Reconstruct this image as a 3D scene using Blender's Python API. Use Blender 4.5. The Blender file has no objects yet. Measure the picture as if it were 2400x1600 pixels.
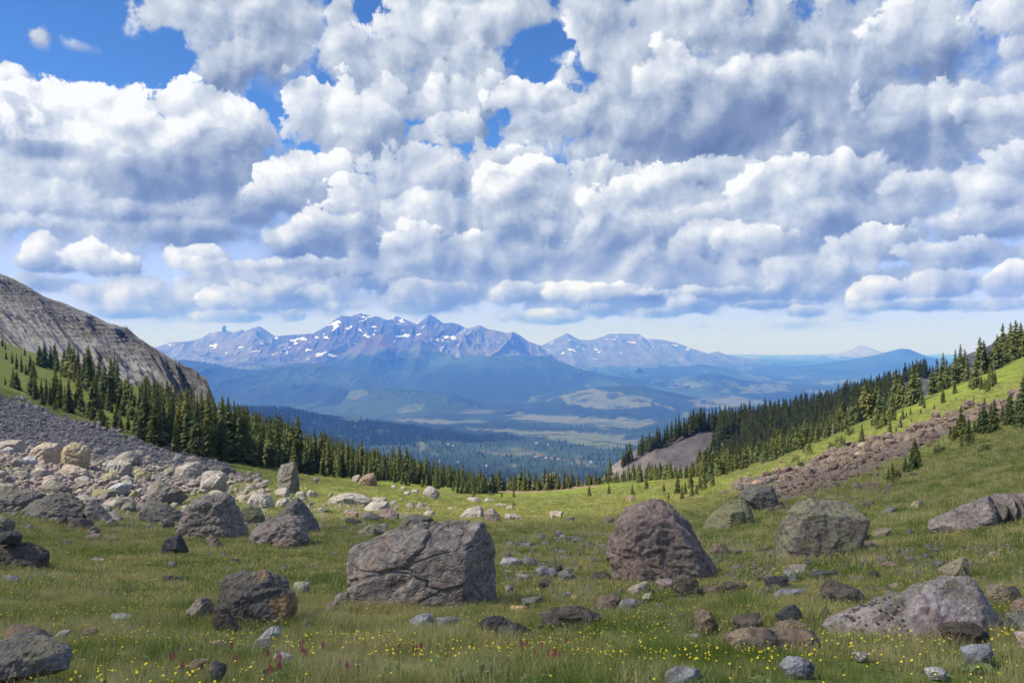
import bpy, bmesh, math, random
import numpy as np
from mathutils import Vector, Matrix

SC = bpy.context.scene
COL = SC.collection
R = math.radians
F = 1867.0                      # focal length in pixels of a 2400 pixel wide frame
CLOUD_THIN = 0.62                 # how much light each face of the thin near clouds lets through
HAZE_D = 6.0e-5                  # density of the air, per metre

# ------------------------------------------------------------------ camera
cam_d = bpy.data.cameras.new('camera')
cam_d.sensor_width = 36.0
cam_d.lens = 36.0 * F / 2400.0
cam_d.clip_start = 0.1
cam_d.clip_end = 200000.0
cam = bpy.data.objects.new('camera', cam_d)
cam.rotation_euler = (R(90), 0, 0)
COL.objects.link(cam)
SC.camera = cam

# ------------------------------------------------------------------ sun and exposure
SUN_AZ, SUN_EL = R(-104), R(50)          # from the left and a little behind the camera
SUN = Vector((math.sin(SUN_AZ) * math.cos(SUN_EL), math.cos(SUN_AZ) * math.cos(SUN_EL), math.sin(SUN_EL)))
sun_d = bpy.data.lights.new('sun', 'SUN')
sun_d.energy = 5.0
sun_d.angle = R(0.53)
sun_d.color = (1.0, 0.955, 0.88)
sun = bpy.data.objects.new('sun', sun_d)
sun.rotation_euler = SUN.to_track_quat('Z', 'Y').to_euler()
COL.objects.link(sun)
SC.view_settings.view_transform = 'Standard'
SC.view_settings.look = 'None'
SC.view_settings.gamma = 1.0
SC.view_settings.exposure = 0.25
SC.render.engine = 'CYCLES'
cy = SC.cycles
cy.use_denoising = True
cy.use_adaptive_sampling = True
cy.adaptive_threshold = 0.013
cy.max_bounces = 4
cy.diffuse_bounces = 2
cy.glossy_bounces = 1
cy.transmission_bounces = 2
cy.volume_bounces = 1
cy.transparent_max_bounces = 6
cy.caustics_reflective = False
cy.caustics_refractive = False


# ------------------------------------------------------------------ node helper
class NT:
    def __init__(s, tree):
        s.t = tree
        s.n = tree.nodes
        s.l = tree.links

    def new(s, typ, **kw):
        n = s.n.new(typ)
        for k, v in kw.items():
            setattr(n, k, v)
        return n

    def put(s, sock, v):
        if isinstance(v, bpy.types.NodeSocket):
            s.l.new(v, sock)
        elif v is not None:
            sock.default_value = v

    def m(s, op, a, b=None, c=None, clamp=False):
        n = s.new('ShaderNodeMath', operation=op, use_clamp=clamp)
        for i, v in enumerate((a, b, c)):
            if v is not None:
                s.put(n.inputs[i], v)
        return n.outputs[0]

    def v(s, op, a, b=None, c=None, out=0):
        n = s.new('ShaderNodeVectorMath', operation=op)
        for i, v in enumerate((a, b, c)):
            if v is not None:
                s.put(n.inputs[i], v)
        if op in ('LENGTH', 'DOT_PRODUCT', 'DISTANCE'):
            return n.outputs['Value']
        return n.outputs[0]

    def scale(s, a, f):
        n = s.new('ShaderNodeVectorMath', operation='SCALE')
        s.put(n.inputs[0], a)
        s.put(n.inputs['Scale'], f)
        return n.outputs[0]

    def comb(s, x, y, z):
        n = s.new('ShaderNodeCombineXYZ')
        for i, v in enumerate((x, y, z)):
            s.put(n.inputs[i], v)
        return n.outputs[0]

    def sep(s, a):
        n = s.new('ShaderNodeSeparateXYZ')
        s.put(n.inputs[0], a)
        return n.outputs

    def noise(s, vec, sc=1.0, det=4.0, rough=0.5, dist=0.0, out='Fac', typ='FBM', lac=2.0, dim='3D'):
        n = s.new('ShaderNodeTexNoise', noise_dimensions=dim)
        n.noise_type = typ
        s.put(n.inputs['Vector'], vec)
        s.put(n.inputs['Scale'], sc)
        s.put(n.inputs['Detail'], det)
        s.put(n.inputs['Roughness'], rough)
        s.put(n.inputs['Lacunarity'], lac)
        s.put(n.inputs['Distortion'], dist)
        return n.outputs[out]

    def voro(s, vec, sc=1.0, feat='F1', out='Distance', det=0.0, rough=0.5, smooth=None, rand=1.0, dim='3D'):
        n = s.new('ShaderNodeTexVoronoi', feature=feat, voronoi_dimensions=dim)
        s.put(n.inputs['Vector'], vec)
        s.put(n.inputs['Scale'], sc)
        if 'Detail' in n.inputs and feat != 'DISTANCE_TO_EDGE':
            s.put(n.inputs['Detail'], det)
            s.put(n.inputs['Roughness'], rough)
        if smooth is not None:
            s.put(n.inputs['Smoothness'], smooth)
        s.put(n.inputs['Randomness'], rand)
        return n.outputs[out]

    def mr(s, v, a, b, c=0.0, d=1.0, typ='LINEAR', clamp=True):
        n = s.new('ShaderNodeMapRange', interpolation_type=typ, clamp=clamp)
        for i, x in enumerate((v, a, b, c, d)):
            s.put(n.inputs[i], x)
        return n.outputs[0]

    def mix(s, f, a, b):
        n = s.new('ShaderNodeMix', data_type='FLOAT')
        s.put(n.inputs[0], f); s.put(n.inputs[2], a); s.put(n.inputs[3], b)
        return n.outputs[0]

    def mixc(s, f, a, b, mode='MIX'):
        n = s.new('ShaderNodeMix', data_type='RGBA', blend_type=mode)
        s.put(n.inputs[0], f)
        s.put(n.inputs[6], a if isinstance(a, bpy.types.NodeSocket) else (tuple(a) + (1,))[:4])
        s.put(n.inputs[7], b if isinstance(b, bpy.types.NodeSocket) else (tuple(b) + (1,))[:4])
        return n.outputs[2]

    def ramp(s, f, stops, interp='LINEAR'):
        n = s.new('ShaderNodeValToRGB')
        s.put(n.inputs[0], f)
        cr = n.color_ramp
        cr.interpolation = interp
        while len(cr.elements) > 1:
            cr.elements.remove(cr.elements[-1])
        cr.elements[0].position = stops[0][0]
        cr.elements[0].color = tuple(stops[0][1]) + (1,)
        for p, c in stops[1:]:
            e = cr.elements.new(p)
            e.color = tuple(c) + (1,)
        return n.outputs[0]
# ------------------------------------------------------------------ sky with a broken cumulus deck
world = bpy.data.worlds.new('World')
SC.world = world
world.use_nodes = True
g = NT(world.node_tree)
for n in list(g.n):
    g.n.remove(n)
D = g.new('ShaderNodeTexCoord').outputs['Generated']
D = g.v('NORMALIZE', D)
dx, dy, dz = g.sep(D)
az = g.m('ARCTAN2', dx, dy)
el = g.m('ARCSINE', dz)
A = g.comb(az, el, 0.0)
# noise domain: cells shrink and flatten towards the horizon
def domain(dvec):
    x, y, z = g.sep(dvec)
    s_ = g.m('DIVIDE', 1.0, g.m('ADD', g.m('MAXIMUM', z, 0.0), 0.30))
    return g.scale(g.comb(x, y, 0.0), s_)
P = domain(D)
warp = g.noise(P, 1.7, 3.0, 0.5, out='Color', dim='2D')
warp = g.scale(g.v('SUBTRACT', warp, (0.5, 0.5, 0.5)), 0.30)
Pw = g.v('ADD', P, warp)
def cloud_height(p, a_):
    c_ = g.noise(p, 2.1, 2.0, 0.5, dim='2D')
    f1 = g.noise(a_, 13.0, 9.0, 0.64, dim='2D')
    b_ = g.voro(a_, 17.0, 'SMOOTH_F1', det=1.0, rough=0.6, smooth=0.4, dim='2D')
    x_ = g.m('MULTIPLY_ADD', f1, 0.62, g.m('MULTIPLY', c_, 0.30))
    return g.m('MULTIPLY_ADD', b_, -0.26, x_)
wa = g.noise(A, 9.0, 3.0, 0.5, out='Color', dim='2D')
wa = g.scale(g.v('SUBTRACT', wa, (0.5, 0.5, 0.5)), 0.028)
Aw = g.v('ADD', A, wa)
H = cloud_height(Pw, Aw)
H2 = cloud_height(g.v('ADD', Pw, (-0.05, -0.06, 0.0)), g.v('ADD', Aw, (-0.012, 0.014, 0.0)))
relief = g.m('SUBTRACT', H, H2)                                # lit from the upper left
fine = g.noise(Aw, 55.0, 6.0, 0.68, dim='2D')
nA = g.m('ADD', g.m('SUBTRACT', H, 0.36), g.m('MULTIPLY', g.m('SUBTRACT', fine, 0.5), 0.22))
nB = g.m('ADD', g.m('MULTIPLY', nA, 0.7), g.m('MULTIPLY', g.m('SUBTRACT', g.noise(g.v('ADD', Aw, (3.1, 7.7, 1.3)), 17.0, 7.0, 0.6, dim='2D'), 0.5), 0.7))
nC = g.m('ADD', g.m('MULTIPLY', nA, 0.7), g.m('MULTIPLY', g.m('SUBTRACT', g.noise(g.v('ADD', Aw, (9.1, 2.7, 5.3)), 24.0, 6.0, 0.6, dim='2D'), 0.5), 0.7))
NS = (nA, nB, nC)

# generic deck everywhere (what lies outside the frame looks like what is in it)
big = g.noise(P, 0.9, 4.0, 0.5, dim='2D')
cov0 = g.m('ADD', g.m('MULTIPLY_ADD', big, 1.6, -0.72), nA)
# fewer clouds right at the horizon
cov0 = g.m('SUBTRACT', cov0, g.mr(el, 0.015, 0.07, 0.6, 0.0))
inframe = g.m('MULTIPLY', g.mr(g.m('ABSOLUTE', az), 0.58, 0.68, 1.0, 0.0, 'SMOOTHSTEP'), g.mr(el, 0.42, 0.50, 1.0, 0.0, 'SMOOTHSTEP'))
cov0 = g.m('SUBTRACT', cov0, g.m('MULTIPLY', inframe, 1.2))
Aa = g.mr(cov0, 0.0, 0.16, 0.0, 1.0, 'SMOOTHSTEP')
Bb = g.m('MULTIPLY_ADD', g.noise(P, 1.9, 3.0, 0.5, dim='2D'), 0.9, 0.28)
Bb = g.m('MULTIPLY_ADD', relief, 1.5, Bb)

# x, y, half width, half height (pixels of the 2400 x 1600 photograph), top and base brightness, noise, edge softness, fray
BL = [
 # upper left cloud with its grey tail
 (500, -50, 300, 110, .93, .70, 0, .22, 1.2), (420, 35, 170, 65, .88, .74, 1, .3, 1.1), (600, 70, 140, 120, .74, .50, 2, .3, .8), (545, 165, 75, 75, .64, .40, 1, .35, .7), (700, 30, 80, 140, .70, .62, 0, .5, .9),
 (85, 92, 34, 26, .75, .7, 1, .8, 1.6), (30, 180, 46, 34, .85, .7, 2, .4, 1.0), (190, 110, 50, 18, .6, .6, 1, 1.6, 1.6),
 # upper middle
 (800, 60, 46, 90, .74, .66, 1, .4, 1.1), (1050, 30, 170, 90, .86, .76, 2, .4, 1.2), (1250, 30, 170, 55, .82, .74, 0, .4, 1.1), (1130, 70, 80, 60, .80, .72, 2, .4, 1.1), (1000, 120, 170, 90, .84, .64, 1, .3, .9), (850, 150, 110, 80, .70, .60, 0, .3, .8), (1100, 200, 130, 75, .72, .50, 2, .3, .7), (930, 205, 140, 70, .66, .62, 1, .35, .8),
 # large fill right of centre
 (1050, 560, 620, 190, .72, .52, 1, .5, .5), (400, 480, 560, 190, .74, .52, 2, .5, .5), (1900, 370, 760, 400, .74, .56, 0, .5, .4), (1500, 600, 900, 140, .72, .5, 1, .4, .5), (1480, 260, 200, 260, .80, .62, 1, .35, .9), (1640, 60, 180, 150, .82, .68, 2, .35, 1.0), (1440, 20, 120, 110, .74, .66, 0, .4, 1.1),
 (1800, 110, 150, 130, .70, .52, 1, .35, .7), (1960, 60, 170, 100, .72, .62, 2, .4, 1.0), (2150, 60, 140, 105, .86, .70, 0, .35, .9), (2190, 170, 100, 110, .56, .44, 1, .4, .8), (2370, 40, 130, 70, .84, .74, 2, .35, 1.0),
 (2370, 120, 90, 50, .74, .6, 0, .4, 1.2), (1580, 190, 120, 90, .98, .74, 2, .4, .7), (1830, 200, 190, 110, .84, .68, 0, .35, .7), (1640, 290, 230, 100, .64, .34, 1, .45, .5), (1700, 330, 150, 55, .52, .30, 0, .6, .5),
 (1650, 300, 260, 62, .50, .30, 2, .8, .4), (2200, 160, 90, 90, .50, .40, 0, .8, .5), (640, 130, 120, 90, .58, .44, 2, .9, .4), (2040, 390, 180, 40, .56, .46, 1, .8, .5),
 # middle band
 (1060, 250, 210, 75, .78, .64, 0, .25, 1.0), (1270, 245, 135, 50, .96, .66, 1, .16, .8), (1290, 300, 160, 60, .74, .60, 2, .3, .9), (760, 250, 85, 60, .92, .76, 1, .2, 1.1), (780, 300, 120, 80, .84, .66, 0, .2, 1.0), (890, 340, 110, 85, .76, .52, 2, .25, .9), (880, 385, 70, 35, .5, .4, 1, .5, .8),
 (620, 270, 14, 24, .7, .7, 0, .8, 1.2), (690, 200, 40, 26, .6, .6, 2, 1.6, 1.6), (1050, 310, 130, 40, .82, .7, 1, .3, 1.0),
 (2260, 230, 110, 80, .84, .60, 2, .22, 1.1), (2150, 270, 150, 90, .82, .62, 1, .3, .9), (2350, 290, 110, 80, .70, .60, 0, .3, .9), (2020, 330, 170, 70, .64, .50, 2, .4, .7),
 # the big white cumulus at left
 (110, 250, 110, 70, 1.05, .95, 0, .12, .7), (250, 270, 190, 75, 1.08, .92, 1, .12, .6), (430, 255, 110, 65, 1.05, .86, 2, .12, .7), (60, 330, 150, 100, .78, .60, 1, .35, .5), (320, 350, 260, 110, 1.02, .66, 0, .35, .45), (530, 330, 120, 110, .84, .60, 1, .25, .8),
 (130, 360, 85, 34, .62, .50, 2, .7, .5), (200, 430, 260, 80, .84, .56, 1, .5, .5), (540, 410, 180, 85, .54, .26, 2, .5, .5), (430, 450, 230, 60, .48, .22, 0, .6, .45), (110, 470, 170, 65, .80, .66, 2, .45, .6), (300, 505, 200, 38, .54, .34, 1, .55, .5),
 (150, 530, 170, 30, .74, .62, 0, .5, .7), (560, 500, 150, 60, .62, .42, 1, .45, .6), (500, 550, 240, 42, .66, .26, 2, .4, .5),

 (480, 425, 240, 60, .36, .24, 0, .75, .3), (590, 400, 90, 60, .44, .30, 1, .8, .4), (300, 500, 220, 30, .50, .34, 2, .8, .4), (500, 548, 220, 34, .46, .26, 0, .7, .4), (120, 360, 110, 30, .56, .48, 1, .9, .5),
 # centre cumulus in front
 (720, 415, 110, 60, .98, .66, 1, .12, .9), (700, 470, 130, 52, .80, .34, 0, .35, .5), (840, 480, 90, 60, .96, .66, 2, .14, 1.0), (760, 560, 180, 70, .94, .24, 1, .2, .5), (800, 615, 140, 26, .34, .22, 2, .6, .4),
 (1010, 420, 160, 110, .80, .64, 0, .25, .9), (1180, 400, 140, 70, .76, .62, 1, .3, .8), (1030, 510, 150, 75, .78, .58, 2, .3, .8),
 # second band right
 (1260, 420, 150, 50, 1.0, .80, 0, .12, .8), (1420, 430, 140, 55, .86, .72, 1, .2, .8), (1300, 480, 200, 80, .80, .62, 2, .35, .6), (1540, 460, 180, 70, 1.0, .74, 0, .18, .7), (1710, 410, 130, 50, .90, .70, 1, .22, .9), (1850, 440, 190, 70, 1.0, .72, 2, .22, .8), (2020, 420, 160, 60, .82, .64, 1, .3, .8),
 (2160, 450, 150, 70, .84, .56, 0, .25, .8), (2340, 440, 130, 90, .82, .60, 2, .3, .7), (1620, 530, 260, 62, .76, .50, 1, .4, .6), (1990, 520, 210, 60, .66, .36, 0, .4, .6), (2290, 540, 190, 56, .72, .38, 2, .35, .6),
 (1300, 560, 170, 50, .66, .36, 1, .4, .6), (1560, 580, 200, 46, .52, .24, 2, .45, .5), (1380, 560, 60, 40, .82, .6, 0, .3, .9),
 (840, 590, 120, 30, .42, .24, 0, .7, .4), (1590, 570, 210, 34, .44, .28, 1, .8, .4), (1990, 525, 170, 36, .50, .34, 2, .8, .4), (2300, 545, 140, 34, .52, .36, 0, .8, .4),
 # third band
 (95, 585, 46, 46, .96, .66, 2, .14, 1.0), (130, 620, 120, 34, .76, .44, 1, .3, .8), (205, 600, 66, 42, 1.02, .76, 0, .12, .9), (270, 625, 100, 32, .86, .50, 2, .25, .7), (430, 610, 120, 40, .92, .62, 1, .16, .8), (560, 640, 140, 36, .80, .52, 0, .25, .7),
 (720, 630, 140, 34, .84, .54, 2, .25, .6), (800, 650, 190, 34, .56, .36, 1, .4, .5), (960, 600, 90, 70, .96, .52, 0, .16, .9), (1130, 590, 85, 46, .94, .60, 1, .14, .9), (1240, 610, 80, 32, .80, .42, 2, .25, .8),
 (1660, 560, 90, 50, .88, .58, 0, .16, .9), (1770, 580, 110, 54, .90, .52, 1, .18, .8), (2050, 580, 150, 50, .92, .54, 2, .16, .8), (1900, 630, 150, 40, .66, .38, 0, .3, .7), (2240, 600, 170, 44, .88, .52, 1, .18, .8), (1440, 640, 110, 26, .62, .34, 2, .35, .7),
 (1290, 640, 100, 28, .86, .5, 0, .18, .9), (1600, 645, 130, 34, .90, .50, 1, .16, .8), (1760, 665, 140, 26, .66, .36, 2, .3, .7),
 # fourth band, far and low
 (620, 700, 600, 62, .68, .50, 1, .35, .6), (1650, 680, 820, 70, .68, .44, 2, .3, .6), (1250, 620, 500, 70, .66, .46, 0, .4, .6),
 (110, 670, 130, 34, .70, .50, 0, .3, .8), (240, 690, 120, 34, .74, .52, 1, .25, .8), (400, 700, 150, 44, .76, .46, 2, .22, .8), (300, 735, 110, 20, .56, .46, 0, .35, .8), (560, 700, 80, 38, .86, .50, 1, .16, 1.0), (680, 685, 60, 30, .74, .42, 2, .3, .8), (560, 745, 110, 18, .70, .48, 0, .3, .9), (690, 740, 42, 20, .80, .5, 1, .2, 1.0),
 (770, 690, 70, 28, .84, .60, 0, .2, .9), (900, 670, 160, 30, .60, .34, 1, .4, .6), (1010, 700, 120, 40, .80, .40, 2, .22, .6), (980, 725, 130, 18, .38, .30, 0, .45, .5), (830, 718, 90, 16, .66, .48, 2, .4, .8),
 (1250, 690, 110, 32, .78, .44, 0, .2, .8), (1370, 690, 110, 28, .86, .50, 1, .16, .8), (1500, 690, 120, 22, .62, .34, 2, .3, .7), (1660, 690, 150, 22, .84, .42, 0, .2, .8), (1800, 715, 130, 15, .70, .32, 1, .3, .7), (1620, 720, 80, 26, .80, .50, 2, .22, .9),
 (2080, 680, 90, 40, .94, .56, 0, .14, .9), (2230, 670, 160, 36, .80, .48, 1, .22, .7), (2370, 660, 90, 48, .92, .60, 2, .16, .8), (2150, 718, 150, 20, .66, .40, 0, .3, .7), (2330, 715, 110, 22, .72, .46, 1, .25, .8), (1890, 730, 60, 18, .74, .38, 2, .25, .9),
 (1290, 745, 120, 22, .74, .46, 0, .3, .8), (1420, 730, 70, 20, .60, .38, 1, .35, .8), (1560, 735, 70, 18, .66, .50, 2, .35, .9), (1860, 765, 110, 26, .66, .54, 0, .6, 1.1), (2000, 750, 70, 10, .66, .56, 1, .7, 1.1), (1640, 765, 60, 12, .68, .58, 2, .7, 1.1),
]
bt_ = bpy.data.node_groups.new('cloud_puff', 'ShaderNodeTree')
for nm, st in (('A', 'NodeSocketVector'), ('inv', 'NodeSocketVector'), ('off', 'NodeSocketVector'), ('n', 'NodeSocketFloat'), ('fray', 'NodeSocketFloat'),
               ('soft', 'NodeSocketFloat'), ('top', 'NodeSocketFloat'), ('base', 'NodeSocketFloat'), ('relief', 'NodeSocketFloat'), ('B', 'NodeSocketFloat'), ('M', 'NodeSocketFloat')):
    bt_.interface.new_socket(nm, in_out='INPUT', socket_type=st)
for nm in ('B', 'M'):
    bt_.interface.new_socket(nm, in_out='OUTPUT', socket_type='NodeSocketFloat')
h = NT(bt_)
gi = h.new('NodeGroupInput').outputs
go = h.new('NodeGroupOutput')
q = h.v('MULTIPLY_ADD', h.v('ADD', gi['A'], h.m('MULTIPLY', gi['B'], 1e-7)), gi['inv'], gi['off'])
f_ = h.v('LENGTH', q)
yy = h.v('DOT_PRODUCT', q, (-0.25, 0.5, 0.0))                # up and to the left is lit
t_ = h.m('SUBTRACT', h.m('MULTIPLY_ADD', gi['n'], gi['fray'], 1.15), f_)
w_ = h.m('MAXIMUM', h.m('MULTIPLY', h.m('SUBTRACT', 1.0, yy), gi['soft']), 0.11)    # crisp above, soft below
m_ = h.mr(t_, 0.0, w_, 0.0, 1.0, 'SMOOTHSTEP')
b_ = h.m('MULTIPLY_ADD', gi['relief'], 1.25, h.mr(yy, -0.26, 0.36, gi['base'], gi['top']))
h.put(go.inputs['B'], h.mix(m_, gi['B'], b_))
h.put(go.inputs['M'], h.m('MAXIMUM', gi['M'], m_))
for (bx, by, bw, bh, bt, bb, ni, soft, fray) in BL:
    v_ = Vector(((bx - 1200) / F, 1.0, (800 - by) / F)).normalized()
    a0 = math.atan2(v_.x, v_.y); e0 = math.asin(v_.z)
    ca = math.cos(a0)
    wr = bw / F * ca * ca; hr = bh / F * ca
    gn = g.new('ShaderNodeGroup'); gn.node_tree = bt_
    for nm, val in (('A', A), ('inv', (1 / wr, 1 / hr, 0.0)), ('off', (-a0 / wr, -e0 / hr, 0.0)), ('n', NS[ni]), ('fray', fray * 2.1 + 0.4),
                    ('soft', max(soft, .17) * (1.0 if by < 520 else 1.5)), ('top', bt * (.98 if by < 560 else .90)), ('base', bb * .80 - .03), ('relief', relief), ('B', Bb), ('M', Aa)):
        g.put(gn.inputs[nm], val)
    Bb, Aa = gn.outputs['B'], gn.outputs['M']
Bb = g.m('MULTIPLY_ADD', g.m('SUBTRACT', fine, 0.5), 0.24, Bb)
Bb = g.m('MULTIPLY_ADD', g.m('SUBTRACT', g.noise(g.v('ADD', P, (4.0, 2.0, 0.0)), 1.5, 3.0, 0.5, dim='2D'), 0.5), 0.42, Bb)
ccol = g.ramp(Bb, [(0.0, (.11, .15, .26)), (.3, (.18, .24, .355)), (.55, (.35, .412, .515)), (.78, (.56, .61, .69)), (1.0, (.83, .85, .87))])
sky = g.new('ShaderNodeTexSky', sky_type='NISHITA')
sky.sun_disc = False
sky.sun_elevation = SUN_EL
sky.sun_rotation = SUN_AZ % (2 * math.pi)
sky.altitude = 3500
sky.air_density = 1.0
sky.dust_density = 0.3
sky.ozone_density = 3.0
SKY_K = 0.1
blue = g.new('ShaderNodeHueSaturation')
blue.inputs['Saturation'].default_value = 1.15
blue.inputs['Value'].default_value = 1.0
g.l.new(sky.outputs[0], blue.inputs['Color'])
cc = g.mixc(1.0, ccol, (1 / SKY_K,) * 3, 'MULTIPLY')
veil = g.mr(el, 0.0, 0.25, 0.85, 0.0, 'SMOOTHSTEP')                         # thin far cloud paling the low sky
tint = g.mixc(1.0, blue.outputs[0], (1.05, 1.25, 1.5), 'MULTIPLY')
skyc = g.mixc(veil, tint, (.50 / SKY_K, .54 / SKY_K, 1.0 / SKY_K))
fin = g.mixc(g.m('MULTIPLY', Aa, 0.98), skyc, cc)
bg = g.new('ShaderNodeBackground')
bg.inputs['Strength'].default_value = SKY_K
g.l.new(fin, bg.inputs['Color'])
wo = g.new('ShaderNodeOutputWorld')
g.l.new(bg.outputs[0], wo.inputs['Surface'])
world.cycles.sampling_method = 'MANUAL'
world.cycles.sample_map_resolution = 512
# ------------------------------------------------------------------ numpy noise
_rng = np.random.RandomState(11)
_perm = _rng.permutation(256)
_perm = np.concatenate([_perm, _perm, _perm])
_grad = _rng.normal(size=(256, 3))
_grad /= np.linalg.norm(_grad, axis=1)[:, None]


def pn(x, y, z=None):
    """gradient noise, about -0.7 .. 0.7"""
    x = np.asarray(x, float); y = np.asarray(y, float)
    if z is None:
        z = np.zeros_like(x)
    xi, yi, zi = np.floor(x).astype(int), np.floor(y).astype(int), np.floor(z).astype(int)
    xf, yf, zf = x - xi, y - yi, z - zi
    u, v, w = (t * t * t * (t * (t * 6 - 15) + 10) for t in (xf, yf, zf))
    xi &= 255; yi &= 255; zi &= 255
    out = 0
    for dz_ in (0, 1):
        wz = w if dz_ else 1 - w
        for dy_ in (0, 1):
            wy = v if dy_ else 1 - v
            for dx_ in (0, 1):
                wx = u if dx_ else 1 - u
                h_ = _perm[_perm[_perm[xi + dx_] + yi + dy_] + ((zi + dz_) & 255)]
                gr = _grad[h_]
                out = out + wx * wy * wz * (gr[..., 0] * (xf - dx_) + gr[..., 1] * (yf - dy_) + gr[..., 2] * (zf - dz_))
    return out * 1.5


def fbm(x, y, z=None, o=4, lac=2.03, g_=0.5):
    s = 0; a = 1.0; n = 0
    for i in range(o):
        s = s + a * pn(x, y, z); n += a
        x = x * lac + 17.3; y = y * lac + 5.1
        z = None if z is None else z * lac + 3.7
        a *= g_
    return s / n


def ridged(x, y, z=None, o=5, lac=2.05, g_=0.5):
    s = 0; a = 1.0; n = 0; w = 1.0
    for i in range(o):
        r_ = (1 - np.abs(pn(x, y, z)) * 2.0).clip(0, 1) ** 2
        s = s + a * r_ * w; n += a
        w = r_.clip(0.2, 1)
        x = x * lac + 7.3; y = y * lac + 2.1
        z = None if z is None else z * lac + 3.7
        a *= g_
    return s / n


def sst(a, b, x):
    t = np.clip((x - a) / (b - a), 0, 1)
    return t * t * (3 - 2 * t)


# ------------------------------------------------------------------ object helpers
def mesh_np(name, verts, faces, smooth=True, mats=(), mat_idx=None, uvs=None):
    """verts (n,3), faces (m,k) with one k, or a list of such arrays"""
    me = bpy.data.meshes.new(name)
    verts = np.asarray(verts, np.float32)
    fl = faces if isinstance(faces, list) else [faces]
    fl = [np.asarray(f, np.int32) for f in fl if len(f)]
    tot = np.concatenate([f.ravel() for f in fl])
    sizes = np.concatenate([np.full(len(f), f.shape[1], np.int32) for f in fl])
    me.vertices.add(len(verts))
    me.vertices.foreach_set('co', verts.ravel())
    me.loops.add(len(tot))
    me.loops.foreach_set('vertex_index', tot)
    me.polygons.add(len(sizes))
    st = np.concatenate([[0], np.cumsum(sizes)[:-1]]).astype(np.int32)
    me.polygons.foreach_set('loop_start', st)
    me.polygons.foreach_set('use_smooth', np.full(len(sizes), smooth))
    if mat_idx is not None:
        me.polygons.foreach_set('material_index', np.asarray(mat_idx, np.int32))
    for m_ in mats:
        me.materials.append(m_)
    me.update(calc_edges=True)
    return me


def attr(me, name, vals):
    a = me.attributes.new(name, 'FLOAT', 'POINT')
    a.data.foreach_set('value', np.asarray(vals, np.float32))


def link(name, data, parent=None, loc=(0, 0, 0), rot=(0, 0, 0), scale=(1, 1, 1)):
    o = bpy.data.objects.new(name, data)
    COL.objects.link(o)
    o.parent = parent
    o.location = loc
    o.rotation_euler = rot
    o.scale = scale
    return o


def tag(o, label=None, cat=None, group=None, kind=None):
    for k, v in (('label', label), ('category', cat), ('group', group), ('kind', kind)):
        if v:
            o[k] = v
    return o


def grid_faces(nr, nc):
    i = np.arange(nr * nc).reshape(nr, nc)
    return np.stack([i[:-1, :-1].ravel(), i[:-1, 1:].ravel(), i[1:, 1:].ravel(), i[1:, :-1].ravel()], 1)


def inpoly(px, py, poly):
    px = np.asarray(px, float); py = np.asarray(py, float)
    c = np.zeros(px.shape, bool)
    n = len(poly)
    for i in range(n):
        x0, y0 = poly[i]; x1, y1 = poly[(i + 1) % n]
        cond = ((y0 > py) != (y1 > py))
        with np.errstate(divide='ignore', invalid='ignore'):
            xx = (x1 - x0) * (py - y0) / (y1 - y0 + 1e-12) + x0
        c ^= cond & (px < xx)
    return c


# ------------------------------------------------------------------ materials
def material(name, build, rough=0.9, spec=0.2):
    m_ = bpy.data.materials.new(name)
    m_.use_nodes = True
    k = NT(m_.node_tree)
    for n in list(k.n):
        k.n.remove(n)
    bs = k.new('ShaderNodeBsdfPrincipled')
    bs.inputs['Roughness'].default_value = rough
    bs.inputs['Specular IOR Level'].default_value = spec
    out = k.new('ShaderNodeOutputMaterial')
    k.l.new(bs.outputs[0], out.inputs['Surface'])
    build(k, bs, out)
    return m_


def bump(k, bs, h, strength=0.5, dist=0.05):
    b = k.new('ShaderNodeBump')
    b.inputs['Strength'].default_value = strength
    b.inputs['Distance'].default_value = dist
    k.put(b.inputs['Height'], h)
    k.l.new(b.outputs[0], bs.inputs['Normal'])


def hf(k, h):
    return k.v('ADD', h, (0, 0, 0))


def attrn(k, name):
    a = k.new('ShaderNodeAttribute', attribute_name=name)
    return a.outputs['Fac']


def pos(k):
    return k.new('ShaderNodeNewGeometry').outputs['Position']


def objc(k):
    return k.new('ShaderNodeTexCoord').outputs['Object']


def orand(k):
    return k.new('ShaderNodeObjectInfo').outputs['Random']


# ------------------------------------------------------------------ instancing of uncountable cover
SRC = bpy.data.collections.new('sources')      # holds the instanced shapes only


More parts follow.
